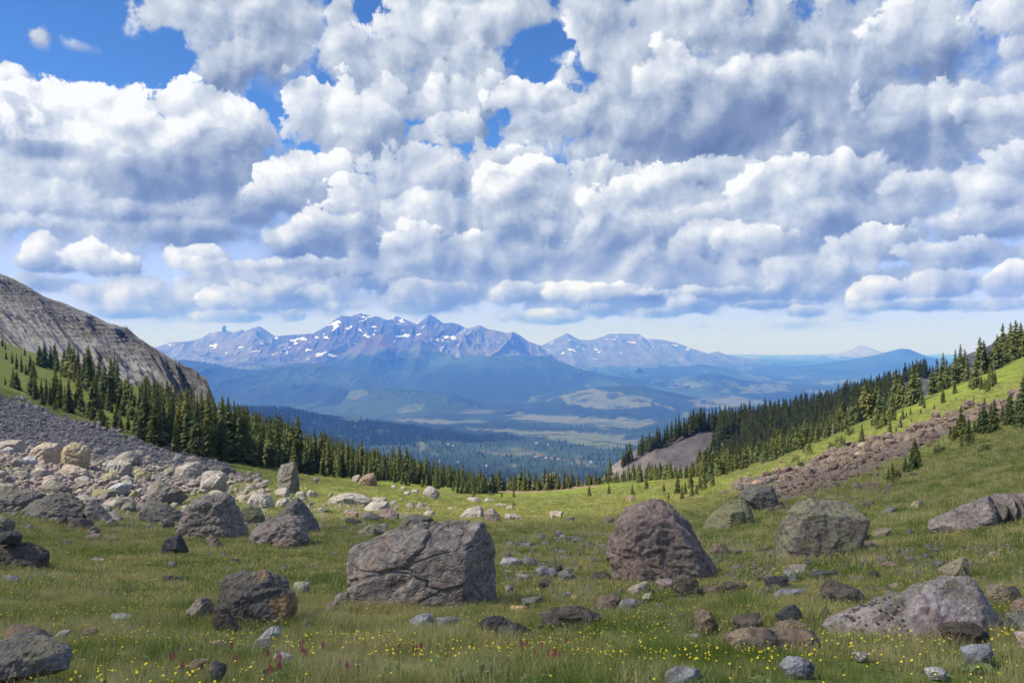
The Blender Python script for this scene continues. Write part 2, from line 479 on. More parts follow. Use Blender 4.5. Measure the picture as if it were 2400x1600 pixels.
def scatter(name, pts, rz, sc, ix, sources, tilt=None, cat=None, label=None):
    c = bpy.data.collections.new(name + '_source')
    for i, me in enumerate(sources):
        o = bpy.data.objects.new('%s_shape_%02d' % (name, i), me)
        c.objects.link(o)
    me = bpy.data.meshes.new(name)
    me.vertices.add(len(pts))
    me.vertices.foreach_set('co', np.asarray(pts, np.float32).ravel())
    attr(me, 'rz', rz); attr(me, 'sc', sc)
    attr(me, 'tx', tilt[0] if tilt is not None else np.zeros(len(pts)))
    attr(me, 'ty', tilt[1] if tilt is not None else np.zeros(len(pts)))
    a = me.attributes.new('ix', 'INT', 'POINT')
    a.data.foreach_set('value', np.asarray(ix, np.int32))
    o = link(name, me)
    t = bpy.data.node_groups.new(name + '_nodes', 'GeometryNodeTree')
    t.interface.new_socket('Geometry', in_out='INPUT', socket_type='NodeSocketGeometry')
    t.interface.new_socket('Geometry', in_out='OUTPUT', socket_type='NodeSocketGeometry')
    k = NT(t)
    gi_ = k.new('NodeGroupInput'); go_ = k.new('NodeGroupOutput')
    ci = k.new('GeometryNodeCollectionInfo')
    ci.inputs['Collection'].default_value = c
    ci.inputs['Separate Children'].default_value = True
    ci.inputs['Reset Children'].default_value = True
    ip = k.new('GeometryNodeInstanceOnPoints')

    def at(nm, ty='FLOAT'):
        n = k.new('GeometryNodeInputNamedAttribute', data_type=ty)
        n.inputs['Name'].default_value = nm
        return n.outputs['Attribute']
    k.l.new(gi_.outputs[0], ip.inputs['Points'])
    k.l.new(ci.outputs[0], ip.inputs['Instance'])
    ip.inputs['Pick Instance'].default_value = True
    k.l.new(at('ix', 'INT'), ip.inputs['Instance Index'])
    k.l.new(k.comb(at('tx'), at('ty'), at('rz')), ip.inputs['Rotation'])
    s_ = at('sc')
    k.l.new(k.comb(s_, s_, s_), ip.inputs['Scale'])
    k.l.new(ip.outputs[0], go_.inputs[0])
    md = o.modifiers.new('scatter', 'NODES')
    md.node_group = t
    tag(o, label, cat, kind='stuff')
    return o
# ------------------------------------------------------------------ shape of the near ground
# per bearing (pixel column of the photograph): distance in metres -> the row at which the ground lies there
GC = {
 -900: [(11, 1390), (20, 1230), (40, 1040), (60, 940), (100, 800), (200, 600), (400, 420), (900, 300)],
 -350: [(11, 1400), (20, 1270), (40, 1120), (60, 1040), (100, 930), (200, 780), (400, 660), (900, 600)],
 0:    [(11, 1420), (20, 1310), (40, 1195), (60, 1130), (100, 1050), (150, 975), (220, 915), (300, 865), (400, 822), (600, 800), (900, 800)],
 300:  [(11, 1430), (20, 1320), (40, 1225), (60, 1165), (100, 1100), (150, 1056), (220, 1008), (300, 960), (400, 915), (600, 895), (900, 900)],
 600:  [(11, 1436), (20, 1325), (40, 1232), (60, 1195), (80, 1172), (150, 1118), (220, 1092), (300, 1066), (400, 1034), (500, 1020), (650, 1030), (900, 1090)],
 900:  [(11, 1438), (20, 1328), (40, 1240), (80, 1190), (150, 1150), (220, 1132), (300, 1118), (400, 1112), (500, 1125), (700, 1190), (900, 1260)],
 1200: [(11, 1440), (20, 1332), (40, 1250), (80, 1208), (150, 1178), (250, 1158), (320, 1146), (400, 1150), (600, 1230), (900, 1400)],
 1500: [(11, 1432), (20, 1322), (40, 1240), (80, 1190), (150, 1156), (250, 1126), (320, 1116), (400, 1126), (600, 1200), (900, 1380)],
 1800: [(7, 1500), (11, 1412), (20, 1292), (40, 1205), (80, 1146), (120, 1116), (180, 1088), (260, 1064), (320, 1056), (400, 1090), (600, 1180), (900, 1350)],
 2100: [(7, 1492), (11, 1390), (20, 1255), (40, 1155), (80, 1082), (120, 1042), (180, 1000), (260, 962), (320, 950), (400, 985), (600, 1100), (900, 1300)],
 2400: [(7, 1478), (11, 1362), (20, 1212), (40, 1092), (80, 1000), (120, 952), (180, 898), (260, 850), (330, 828), (400, 850), (600, 950), (900, 1150)],
 2900: [(7, 1440), (11, 1290), (20, 1120), (40, 980), (80, 870), (120, 800), (180, 730), (330, 650), (600, 700), (900, 800)],
 3500: [(7, 1400), (11, 1230), (20, 1040), (40, 880), (80, 740), (180, 600), (330, 520), (600, 500), (900, 520)],
}
NEAR = [(0.5, -1.62), (1.5, -1.63), (3, -1.66), (4, -1.72)]
LV = np.linspace(math.log(0.5), math.log(950), 420)
cols = sorted(GC)
tabc = []
for c in cols:
    pts = [(y, z * -F / y + 800) for y, z in NEAR]
    if GC[c][0][0] > 7:
        pts.append((7, 800 + (GC[c][0][1] - 800) * 1.0 + 85))
    pts += GC[c]
    lx = np.log([p[0] for p in pts]); ly = np.array([(800 - p[1]) / F * p[0] for p in pts])    # height in metres
    tabc.append(np.interp(LV, lx, ly / np.exp(lx)))
tabc = np.array(tabc)                                   # (columns, LV) tangent of the elevation
UU = np.linspace(-900, 3500, 441)
# smooth interpolation between the bearings
def catmull(xs, ys, x):
    xs = np.array(xs, float)
    m_ = np.zeros_like(ys)
    m_[1:-1] = (ys[2:] - ys[:-2]) / (xs[2:] - xs[:-2])[:, None]
    m_[0] = (ys[1] - ys[0]) / (xs[1] - xs[0]); m_[-1] = (ys[-1] - ys[-2]) / (xs[-1] - xs[-2])
    i = np.clip(np.searchsorted(xs, x) - 1, 0, len(xs) - 2)
    h_ = (xs[i + 1] - xs[i])[:, None]; t = ((x - xs[i]) / (xs[i + 1] - xs[i]))[:, None]
    return ((2 * t**3 - 3 * t**2 + 1) * ys[i] + (t**3 - 2 * t**2 + t) * h_ * m_[i] + (-2 * t**3 + 3 * t**2) * ys[i + 1] + (t**3 - t**2) * h_ * m_[i + 1])
TAB = catmull(cols, tabc, UU)
ker = np.exp(-0.5 * (np.arange(-12, 13) / 5.0) ** 2); ker /= ker.sum()
TAB = np.apply_along_axis(lambda r_: np.convolve(np.pad(r_, 12, 'edge'), ker, 'valid'), 1, TAB)
TAB = np.apply_along_axis(lambda r_: np.convolve(np.pad(r_, 12, 'edge'), ker, 'valid'), 0, TAB)


def tan_el(px, Y):
    a = np.clip((np.asarray(px, float) - UU[0]) / (UU[1] - UU[0]), 0, len(UU) - 1.001)
    b = np.clip((np.log(np.maximum(Y, 0.5)) - LV[0]) / (LV[1] - LV[0]), 0, len(LV) - 1.001)
    i, j = a.astype(int), b.astype(int)
    fa, fb = a - i, b - j
    return (TAB[i, j] * (1 - fa) * (1 - fb) + TAB[i + 1, j] * fa * (1 - fb) + TAB[i, j + 1] * (1 - fa) * fb + TAB[i + 1, j + 1] * fa * fb)


def ground_z(X, Y):
    X = np.asarray(X, float); Y = np.asarray(Y, float)
    px = 1200 + X / np.maximum(Y, 0.3) * F
    z = tan_el(px, Y) * Y
    z = z + 0.10 * fbm(X / 2.6, Y / 2.6, o=3) * sst(1, 6, Y) + 0.022 * pn(X / 0.45, Y / 0.45) * sst(60, 20, Y)
    z = z + 0.55 * fbm(X / 14 + 9, Y / 14, o=3) * sst(25, 120, Y) + 1.3 * fbm(X / 60 + 3, Y / 60, o=3) * sst(80, 300, Y)
    return z


def drop(px, py, ymin=3.0, ymax=420.0):
    """first ground point met by the line of sight through a pixel of the photograph"""
    ys = np.exp(np.linspace(math.log(ymin), math.log(ymax), 260))
    te = (800.0 - py) / F
    X = (px - 1200) / F * ys
    dlt = te * ys - ground_z(X, ys)
    neg = np.where(dlt < 0)[0]
    if len(neg) == 0:
        return None
    j = max(neg[0], 1)
    a, b = dlt[j - 1], dlt[j]
    t = a / (a - b) if a != b else 0
    Y = ys[j - 1] + (ys[j] - ys[j - 1]) * t
    X = (px - 1200) / F * Y
    return float(X), float(Y), float(ground_z(X, Y))


def drop_many(px, py, ymin=8.0, ymax=420.0):
    ys = np.exp(np.linspace(math.log(ymin), math.log(ymax), 260))
    te = (800.0 - py) / F
    d_ = te[:, None] - tan_el(px[:, None] + 0 * ys[None, :], ys[None, :] + 0 * px[:, None])
    hit = d_ < 0
    j = np.clip(hit.argmax(1), 1, len(ys) - 1)
    ok = hit.any(1)
    r_ = np.arange(len(px))
    a, b = d_[r_, j - 1], d_[r_, j]
    t = np.clip(a / (a - b + 1e-12), 0, 1)
    Y = ys[j - 1] + (ys[j] - ys[j - 1]) * t
    X = (px - 1200) / F * Y
    return X[ok], Y[ok], ground_z(X, Y)[ok]


# zones of the ground, outlined on the photograph
Z_SCREE = [
 [(-300, 860), (0, 928), (70, 950), (160, 980), (270, 1012), (380, 1040), (470, 1062), (540, 1085), (590, 1112), (520, 1135), (420, 1165), (330, 1190), (0, 1200), (-400, 1200)],
 [(2560, 880), (2390, 926), (2290, 948), (2200, 975), (2130, 1002), (2010, 1037), (1920, 1067), (1840, 1100), (1750, 1120), (1700, 1140), (1770, 1180), (1860, 1170), (1960, 1140), (2040, 1108), (2085, 1085), (2160, 1052), (2270, 996), (2400, 958), (2560, 930)]]
Z_SUN_TINT = [[(560, 1085), (900, 1118), (1200, 1150), (1750, 1110), (2000, 1010), (2400, 830), (2400, 930), (2100, 1010), (1800, 1110), (1500, 1200), (900, 1225), (450, 1190)]]  # sunlit meadow strip, its brightness painted into the turf colour

nv, nu = 520, 440
lv = np.linspace(math.log(0.55), math.log(930), nv)
uu = np.linspace(-700, 3300, nu)
Yg = np.repeat(np.exp(lv)[:, None], nu, 1)
Xg = (uu[None, :] - 1200) / F * Yg
Zg = ground_z(Xg, Yg)
pxg = 1200 + Xg / Yg * F
pyg = 800 - Zg / Yg * F
jx = pxg + 45 * fbm(pxg / 60, pyg / 40, o=4); jy = pyg + 22 * fbm(pxg / 60 + 40, pyg / 40, o=3)
vis = Yg < 330
scree = np.zeros_like(Zg)
for z_ in Z_SCREE:
    scree = np.maximum(scree, inpoly(jx, jy, z_).astype(float))
scree[Yg > 330] = 0
scree[(pxg < 0) & (Yg > 60) & (Yg < 260)] = 1
lush = np.zeros_like(Zg)
for z_ in Z_SUN_TINT:
    lush = np.maximum(lush, inpoly(jx, jy, z_).astype(float))
ker3 = np.ones(5) / 5
for ax_ in (0, 1):
    scree = np.apply_along_axis(lambda r_: np.convolve(np.pad(r_, 2, 'edge'), ker3, 'valid'), ax_, scree)
    lush = np.apply_along_axis(lambda r_: np.convolve(np.pad(r_, 2, 'edge'), ker3, 'valid'), ax_, lush)
path_ = inpoly(pxg, pyg + 2 * fbm(pxg / 20, pyg, o=2), [(1160, 1149), (1200, 1144), (1280, 1138), (1400, 1133), (1400, 1139), (1300, 1150), (1200, 1156)]).astype(float)


def m_ground(k, bs, out):
    p = pos(k)
    n1 = k.noise(p, 0.9, 6, 0.6)
    n2 = k.noise(p, 0.055, 4, 0.55)
    n3 = k.noise(p, 9.0, 4, 0.65)
    n4 = k.noise(p, 0.30, 4, 0.6)
    g1 = k.ramp(n1, [(0.30, (.075, .110, .020)), (0.46, (.150, .195, .036)), (0.56, (.215, .235, .056)), (0.68, (.34, .29, .12))])
    g2 = k.ramp(n4, [(0.32, (.085, .120, .024)), (0.50, (.155, .190, .040)), (0.68, (.245, .245, .080))])
    gr = k.mixc(0.5, g1, g2)
    n5 = k.noise(k.v('MULTIPLY', p, (.22, .10, .22)), 1.0, 7, 0.68)
    sun_tint_c = k.ramp(k.m('ADD', k.m('MULTIPLY', n1, .45), k.m('MULTIPLY', n5, .55)), [(0.36, (.100, .150, .022)), (0.46, (.215, .268, .038)), (0.54, (.300, .338, .054)), (0.64, (.410, .385, .100))])
    gr = k.mixc(k.m('MULTIPLY', attrn(k, 'lush'), 0.85), gr, sun_tint_c)  # sunlight painted in: paler, yellower turf along the strip
    st_ = k.mr(k.noise(p, 0.42, 6, 0.66), 0.52, 0.66)
    gr = k.mixc(k.m('MULTIPLY', st_, 0.4), gr, (.27, .235, .09))
    soil = k.mr(k.m('ADD', k.noise(p, 0.55, 5, 0.62), k.m('MULTIPLY', n3, 0.12)), 0.68, 0.74)
    gr = k.mixc(soil, gr, (.11, .080, .052))
    gr = k.mixc(k.m('MULTIPLY', k.mr(n3, 0.35, 0.62), 0.45), gr, k.mixc(1.0, gr, (.45, .5, .4), 'MULTIPLY'))
    st = k.voro(p, 2.2, 'F1', 'Color', det=0)
    stc = k.mixc(k.sep(st)[0], (.20, .18, .175), (.40, .365, .35))
    stc = k.mixc(k.m('MULTIPLY', k.noise(p, 6, 4, 0.6), 0.6), stc, (.12, .10, .10))
    stc = k.mixc(k.m('MULTIPLY', k.mr(k.sep(p)[0], 0.0, 10.0), 0.75), stc, k.mixc(n1, (.12, .085, .07), (.22, .165, .14)))
    sm_ = k.mr(k.m('MULTIPLY_ADD', k.noise(p, 0.16, 6, 0.68), 2.0, attrn(k, 'scree')), 1.72, 1.92)
    gr = k.mixc(sm_, gr, stc)
    gr = k.mixc(attrn(k, 'path'), gr, (.33, .23, .14))
    k.l.new(gr, bs.inputs['Base Color'])
    edge = k.voro(p, 2.2, 'DISTANCE_TO_EDGE')
    hh = k.m('MULTIPLY_ADD', k.m('MULTIPLY', attrn(k, 'scree'), k.m('MINIMUM', edge, 0.15)), 3.0, k.m('MULTIPLY', n3, 0.55))
    hh = k.m('MULTIPLY_ADD', n5, 9.0, hh)
    bump(k, bs, k.m('ADD', hh, k.m('MULTIPLY', n1, 1.4)), 0.85, 0.22)


M_GROUND = material('alpine_turf', m_ground, 0.95, 0.1)
me = mesh_np('ground', np.stack([Xg, Yg, Zg], -1).reshape(-1, 3), grid_faces(nv, nu), True, [M_GROUND])
attr(me, 'scree', scree.ravel()); attr(me, 'lush', lush.ravel()); attr(me, 'path', path_.ravel())
tag(link('ground', me), kind='structure')
# ------------------------------------------------------------------ valley and mountains
def zlim(pts, x):
    return np.interp(x, [p[0] for p in pts], [p[1] for p in pts])


VAL = [(900, 1500), (1500, 1330), (2000, 1250), (3000, 1140), (4000, 1095), (6000, 1040), (8000, 1008), (10000, 985), (14000, 932), (20000, 893), (30000, 867), (60000, 840), (95000, 830)]


def valley_z(X, Y):
    py = np.interp(np.log(Y), np.log([p[0] for p in VAL]), [p[1] for p in VAL])
    z = (800 - py) / F * Y
    s = sst(2000, 5000, Y)
    return z + s * (110 * fbm(X / 1500, Y / 2400, o=5) + 90 * fbm(X / 4200 + 5, Y / 3000, o=4)) + (1 - s) * 12 * fbm(X / 200, Y / 200, o=4)


FIELDS = [[(800 + x / 2.94, 600 + y / 2.94) for x, y in q] for q in (
  [(380, 1070), (470, 1020), (590, 1010), (560, 1050), (450, 1075)],
  [(780, 1085), (900, 1050), (1080, 1060), (1000, 1085), (850, 1092)],
  [(1150, 1112), (1300, 1095), (1700, 1105), (2130, 1125), (2170, 1150), (2060, 1185), (1800, 1172), (1550, 1150), (1300, 1132)],
  [(970, 1185), (1200, 1195), (1500, 1205), (1880, 1232), (2000, 1262), (1900, 1330), (1650, 1300), (1400, 1250), (1200, 1222), (1000, 1200)],
  [(1700, 912), (1900, 940), (2150, 980), (2100, 1040), (1900, 1055), (1700, 1050), (1560, 1010), (1500, 960)],
  [(1290, 985), (1370, 925), (1450, 918), (1400, 945), (1330, 990)],
  [(530, 1285), (600, 1285), (570, 1350), (540, 1340)], [(620, 1350), (655, 1350), (720, 1420), (690, 1425)], [(1580, 1400), (1700, 1412), (1720, 1440), (1600, 1430)],
  [(400, 885), (560, 875), (590, 890), (450, 898)], [(1060, 950), (1010, 952), (1000, 958), (1050, 960)], [(300, 1112), (560, 1118), (800, 1150), (700, 1158), (400, 1130)],
  [(850, 1180), (980, 1188), (1000, 1196), (880, 1194)], [(1160, 1440), (1250, 1436), (1240, 1450), (1180, 1452)], [(1430, 1395), (1500, 1380), (1520, 1392), (1450, 1402)],
  [(2250, 880), (2352, 865), (2400, 880), (2300, 900)], [(2130, 865), (2200, 858), (2230, 868), (2150, 875)])] + [
  [(1600 + x / 2.94, 600 + y / 2.94) for x, y in q] for q in (
  [(400, 925), (480, 882), (640, 880), (740, 900), (700, 930), (500, 945), (420, 945)], [(80, 985), (350, 965), (520, 985), (560, 1010), (300, 1050), (60, 1040)],
  [(870, 872), (1000, 857), (1200, 850), (1250, 868), (1000, 888)], [(480, 838), (600, 845), (560, 857)], [(-100, 870), (60, 862), (200, 880), (100, 905), (-80, 900)], [(340, 702), (430, 708), (410, 718)])]


def field_mask(P_):
    X, Y, Z = P_[..., 0], P_[..., 1], P_[..., 2]
    px = 1200 + X / Y * F; py = 800 - Z / Y * F
    jx_ = px + 42 * fbm(px / 34, py / 9, o=5, g_=.62); jy_ = py + 11 * fbm(px / 30 + 20, py / 8, o=5, g_=.62)
    m_ = np.zeros(px.shape)
    for q in FIELDS:
        m_ = np.maximum(m_, inpoly(jx_, jy_, q))
    gen = fbm(X / 700 + 4, Y / 1500, o=5)
    return np.maximum(m_, sst(.20, .26, gen) * .8)


def m_far(fields=0.5, treeline=None, rockc=((.14, .125, .125), (.31, .275, .265)), snow=0.0, red=0.0, fscale=1.0, forest=((.010, .022, .014), (.028, .050, .024))):
    def b(k, bs, out):
        p = pos(k)
        x, y, z = k.sep(p)
        nf = k.noise(p, 0.010 * fscale, 5, 0.65)
        fo = k.mixc(k.mr(nf, 0.35, 0.65), forest[0], forest[1])
        fl = k.mixc(k.mr(k.noise(p, 0.0011, 5, 0.6), 0.35, 0.65), (.155, .145, .080), (.105, .140, .058))
        speck = k.mr(k.noise(p, 0.0035, 6, 0.65), 0.53, 0.60)
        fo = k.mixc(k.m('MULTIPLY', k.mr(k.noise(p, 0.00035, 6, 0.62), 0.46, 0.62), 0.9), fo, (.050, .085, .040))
        fm = k.m('MULTIPLY', attrn(k, 'field'), k.m('SUBTRACT', 1.0, speck))
        c = k.mixc(k.m('MULTIPLY', fm, fields), fo, fl)
        if treeline is not None:
            nr = k.noise(p, 0.0011, 6, 0.62)
            v = k.comb(k.m('MULTIPLY', x, 0.004), k.m('MULTIPLY', y, 0.0008), k.m('MULTIPLY', z, 0.003))
            strat = k.noise(v, 1.0, 6, 0.65)
            rc = k.mixc(k.mr(strat, 0.34, 0.66), rockc[0], rockc[1])
            if red:
                rc = k.mixc(k.m('MULTIPLY', k.mr(k.noise(p, 0.0005, 4, 0.5), 0.52, 0.62), red), rc, (.28, .17, .135))
            zz = k.m('MULTIPLY_ADD', nr, 900.0, z)
            zz = k.m('MULTIPLY_ADD', strat, 200.0, zz)
            rm = k.mr(zz, treeline + 480, treeline + 560)
            gm = k.mr(zz, treeline + 340, treeline + 520)
            c = k.mixc(gm, c, (.115, .125, .060))
            c = k.mixc(rm, c, rc)
            if snow:
                sn = k.noise(k.comb(k.m('MULTIPLY', x, 0.0027), k.m('MULTIPLY', y, 0.0010), k.m('MULTIPLY', z, 0.0050)), 1.0, 5, 0.62, 0.6)
                sm = k.m('MULTIPLY', k.mr(sn, 0.675 - 0.06 * snow, 0.69 - 0.06 * snow), k.mr(zz, treeline + 640, treeline + 800))
                c = k.mixc(sm, c, (.85, .87, .90))
        k.l.new(c, bs.inputs['Base Color'])
        bump(k, bs, k.m('MULTIPLY', nf, 1.0), 0.8, 14.0 / fscale)
    return b


SHEETS = []


def strip(name, crest, Yc, W, zb=-1080, amp=120, sc=1500, nu_=420, nvv=90, mat=None, prof=1.25, back=0.35, label=None, sharp=0.0, yvar=0, seed=0, stretch=2.6, nose=0):
    """a mountain or hill: its skyline is taken from the photograph, its face falls towards the valley in spurs and gullies"""
    x0, x1 = crest[0][0], crest[-1][0]
    px = np.linspace(x0, x1, nu_)
    cy_ = zlim(crest, px)
    cy_ = cy_ + 1.1 * fbm(px / 9.0, px * 0 + seed, o=4) + sharp * (pn(px / 3.2, px * 0 + seed) + pn(px / 7.0, px * 0 + 5 + seed))
    yc = Yc + yvar * fbm(px / 160.0, px * 0 + 3 + seed, o=3)
    if nose:
        yc = yc + nose * (px - x0) / (x1 - x0)
    zc = (800 - cy_) / F * yc
    nb = int(nvv * 0.25)
    t = np.concatenate([-np.linspace(back, 0, nb, endpoint=False), np.linspace(0, 1, nvv) ** 1.15])
    T, PX = np.meshgrid(t, px, indexing='ij')
    ZC = np.repeat(zc[None, :], len(t), 0); YC = np.repeat(yc[None, :], len(t), 0)
    Y = YC - T * W
    X = (PX - 1200) / F * YC * (1 - 0.35 * T * W / YC)
    tt = np.where(T >= 0, T, -T * 1.6)
    Z = zb + (ZC - zb) * (1 - tt.clip(0, 1)) ** prof
    env = sst(0.0, 0.16, np.abs(T)) * (1 - 0.55 * tt.clip(0, 1))
    rg = ridged(X / sc + seed, Y / (sc * stretch) + seed * 2, o=6)
    Z = Z + amp * env * (rg - 0.42) * 1.7 + amp * 0.16 * env * fbm(X / (sc * .12), Y / (sc * .12), o=3)
    Y = Y - amp * 0.6 * env * (rg - 0.4)
    me = mesh_np(name, np.stack([X, Y, Z], -1).reshape(-1, 3), grid_faces(len(t), nu_)[:, ::-1], True, [mat])
    attr(me, 'field', field_mask(np.stack([X, Y, Z], -1)).ravel())
    o = link(name, me)
    tag(o, kind='structure')
    SHEETS.append((name, X, Y, Z, mat))
    if label:
        o['label'] = label
    return o


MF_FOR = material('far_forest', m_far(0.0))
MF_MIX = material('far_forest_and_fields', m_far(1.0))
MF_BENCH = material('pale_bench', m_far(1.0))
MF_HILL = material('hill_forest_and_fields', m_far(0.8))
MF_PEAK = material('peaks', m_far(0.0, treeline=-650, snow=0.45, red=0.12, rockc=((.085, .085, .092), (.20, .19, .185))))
MF_PEAK_SHADED = material('snowy_massif_shaded', m_far(0.0, treeline=-560, snow=1.3, red=0.2, rockc=((.030, .030, .038), (.11, .10, .10))))  # cloud shade over the central massif is painted into its rock colour
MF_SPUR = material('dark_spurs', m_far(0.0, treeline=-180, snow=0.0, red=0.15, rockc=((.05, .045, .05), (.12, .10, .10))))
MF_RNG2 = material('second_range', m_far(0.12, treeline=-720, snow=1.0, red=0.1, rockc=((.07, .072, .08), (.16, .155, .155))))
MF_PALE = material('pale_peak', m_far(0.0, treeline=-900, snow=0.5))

# the valley sheet
nvy, nux = 400, 460
Yv = np.repeat(np.exp(np.linspace(math.log(900), math.log(90000), nvy))[:, None], nux, 1)
Xv = (np.linspace(-400, 2800, nux)[None, :] - 1200) / F * Yv
Zv = valley_z(Xv, Yv)
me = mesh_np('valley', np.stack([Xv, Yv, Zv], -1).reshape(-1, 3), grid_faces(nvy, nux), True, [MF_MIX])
attr(me, 'field', field_mask(np.stack([Xv, Yv, Zv], -1)).ravel())
tag(link('valley', me), kind='structure')


def r7(pts):
    return [(350 + x / 2.352, 700 + y / 2.352) for x, y in pts]


def r2(pts):
    return [(800 + x / 2.94, 600 + y / 2.94) for x, y in pts]


def r3(pts):
    return [(1600 + x / 2.94, 600 + y / 2.94) for x, y in pts]


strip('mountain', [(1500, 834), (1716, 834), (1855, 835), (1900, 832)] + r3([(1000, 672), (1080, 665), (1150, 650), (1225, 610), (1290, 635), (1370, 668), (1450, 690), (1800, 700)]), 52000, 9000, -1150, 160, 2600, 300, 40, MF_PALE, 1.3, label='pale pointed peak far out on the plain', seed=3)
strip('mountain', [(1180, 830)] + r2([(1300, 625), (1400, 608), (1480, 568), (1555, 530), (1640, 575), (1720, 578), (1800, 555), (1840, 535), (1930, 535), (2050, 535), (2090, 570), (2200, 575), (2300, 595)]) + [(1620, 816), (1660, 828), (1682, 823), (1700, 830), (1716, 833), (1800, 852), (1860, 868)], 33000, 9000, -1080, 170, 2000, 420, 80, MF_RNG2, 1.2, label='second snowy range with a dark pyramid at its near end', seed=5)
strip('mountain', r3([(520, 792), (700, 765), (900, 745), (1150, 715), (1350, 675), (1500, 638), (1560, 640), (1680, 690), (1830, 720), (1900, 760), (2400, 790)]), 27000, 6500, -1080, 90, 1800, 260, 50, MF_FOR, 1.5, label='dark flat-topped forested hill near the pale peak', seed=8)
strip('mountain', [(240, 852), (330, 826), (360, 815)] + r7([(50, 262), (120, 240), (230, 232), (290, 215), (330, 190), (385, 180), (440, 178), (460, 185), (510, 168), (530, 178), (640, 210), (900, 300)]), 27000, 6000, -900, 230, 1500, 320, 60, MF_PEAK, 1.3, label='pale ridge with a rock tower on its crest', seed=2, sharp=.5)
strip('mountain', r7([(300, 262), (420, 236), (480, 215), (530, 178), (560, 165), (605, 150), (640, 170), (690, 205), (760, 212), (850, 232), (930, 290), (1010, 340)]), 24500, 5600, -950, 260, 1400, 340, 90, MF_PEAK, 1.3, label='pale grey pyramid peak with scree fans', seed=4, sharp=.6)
strip('mountain', r7([(1180, 140), (1290, 125), (1310, 112), (1360, 95), (1400, 108), (1460, 135), (1600, 190)]), 27500, 3500, -300, 160, 1100, 120, 40, MF_PEAK_SHADED, 1.2, label='pale snowy summit behind the dark massif', seed=6, sharp=.6)
strip('mountain', r7([(640, 240), (700, 208), (760, 200), (850, 195), (905, 190), (960, 160), (1010, 125), (1060, 92), (1110, 98), (1165, 80), (1210, 92), (1260, 98), (1310, 116), (1400, 135), (1480, 140), (1510, 115), (1545, 85), (1580, 105), (1620, 135), (1670, 132), (1710, 142), (1745, 162), (1800, 200), (1900, 260)]), 24000, 6500, -1000, 330, 1500, 560, 130, MF_PEAK_SHADED, 1.18, label='highest massif in painted cloud shade with snowfields and a pyramid summit', seed=9, sharp=.8)
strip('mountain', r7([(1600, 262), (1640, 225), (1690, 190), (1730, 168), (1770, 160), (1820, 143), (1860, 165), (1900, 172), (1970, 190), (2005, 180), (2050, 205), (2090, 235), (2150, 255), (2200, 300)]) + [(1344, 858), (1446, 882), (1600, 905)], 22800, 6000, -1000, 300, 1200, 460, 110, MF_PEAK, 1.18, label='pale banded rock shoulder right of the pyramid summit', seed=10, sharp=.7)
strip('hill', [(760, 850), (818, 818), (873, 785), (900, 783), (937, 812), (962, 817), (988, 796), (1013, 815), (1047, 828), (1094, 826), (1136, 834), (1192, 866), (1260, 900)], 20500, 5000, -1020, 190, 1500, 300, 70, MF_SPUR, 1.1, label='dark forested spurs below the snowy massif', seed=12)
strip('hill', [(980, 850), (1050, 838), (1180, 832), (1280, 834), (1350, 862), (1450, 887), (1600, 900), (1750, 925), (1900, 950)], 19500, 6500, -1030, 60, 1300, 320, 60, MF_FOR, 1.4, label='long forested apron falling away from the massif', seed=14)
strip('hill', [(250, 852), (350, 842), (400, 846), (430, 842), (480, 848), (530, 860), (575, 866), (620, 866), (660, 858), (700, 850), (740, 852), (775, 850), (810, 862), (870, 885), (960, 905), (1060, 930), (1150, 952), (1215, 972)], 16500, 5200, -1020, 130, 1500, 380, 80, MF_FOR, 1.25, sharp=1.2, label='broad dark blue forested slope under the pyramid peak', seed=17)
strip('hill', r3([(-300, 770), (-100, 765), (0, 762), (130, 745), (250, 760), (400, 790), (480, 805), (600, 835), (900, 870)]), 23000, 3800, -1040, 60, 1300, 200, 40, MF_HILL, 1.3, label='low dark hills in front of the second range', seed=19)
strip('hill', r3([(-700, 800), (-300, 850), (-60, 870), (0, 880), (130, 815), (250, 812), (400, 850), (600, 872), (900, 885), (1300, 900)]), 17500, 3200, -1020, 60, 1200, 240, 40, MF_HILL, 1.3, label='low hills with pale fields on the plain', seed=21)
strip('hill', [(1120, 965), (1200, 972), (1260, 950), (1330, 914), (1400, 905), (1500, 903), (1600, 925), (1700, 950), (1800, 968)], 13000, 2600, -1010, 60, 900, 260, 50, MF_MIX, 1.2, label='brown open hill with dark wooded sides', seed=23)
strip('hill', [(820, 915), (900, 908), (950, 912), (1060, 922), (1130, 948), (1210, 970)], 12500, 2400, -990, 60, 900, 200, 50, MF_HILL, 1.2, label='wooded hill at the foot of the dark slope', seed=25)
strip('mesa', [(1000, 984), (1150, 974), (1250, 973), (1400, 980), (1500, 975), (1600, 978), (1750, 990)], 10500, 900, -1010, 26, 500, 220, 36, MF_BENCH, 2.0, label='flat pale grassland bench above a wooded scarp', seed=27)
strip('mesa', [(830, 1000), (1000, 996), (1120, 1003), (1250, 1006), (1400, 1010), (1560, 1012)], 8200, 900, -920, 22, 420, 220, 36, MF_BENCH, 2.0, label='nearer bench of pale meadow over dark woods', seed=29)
strip('hill', [(440, 960), (560, 955), (650, 955), (700, 962), (750, 975), (850, 984), (950, 1000), (1050, 1018), (1200, 1045), (1330, 1075), (1500, 1120)], 6200, 2600, -880, 55, 520, 380, 90, MF_HILL, 1.1, label='near wooded hill with clearings and scattered roofs', seed=31)

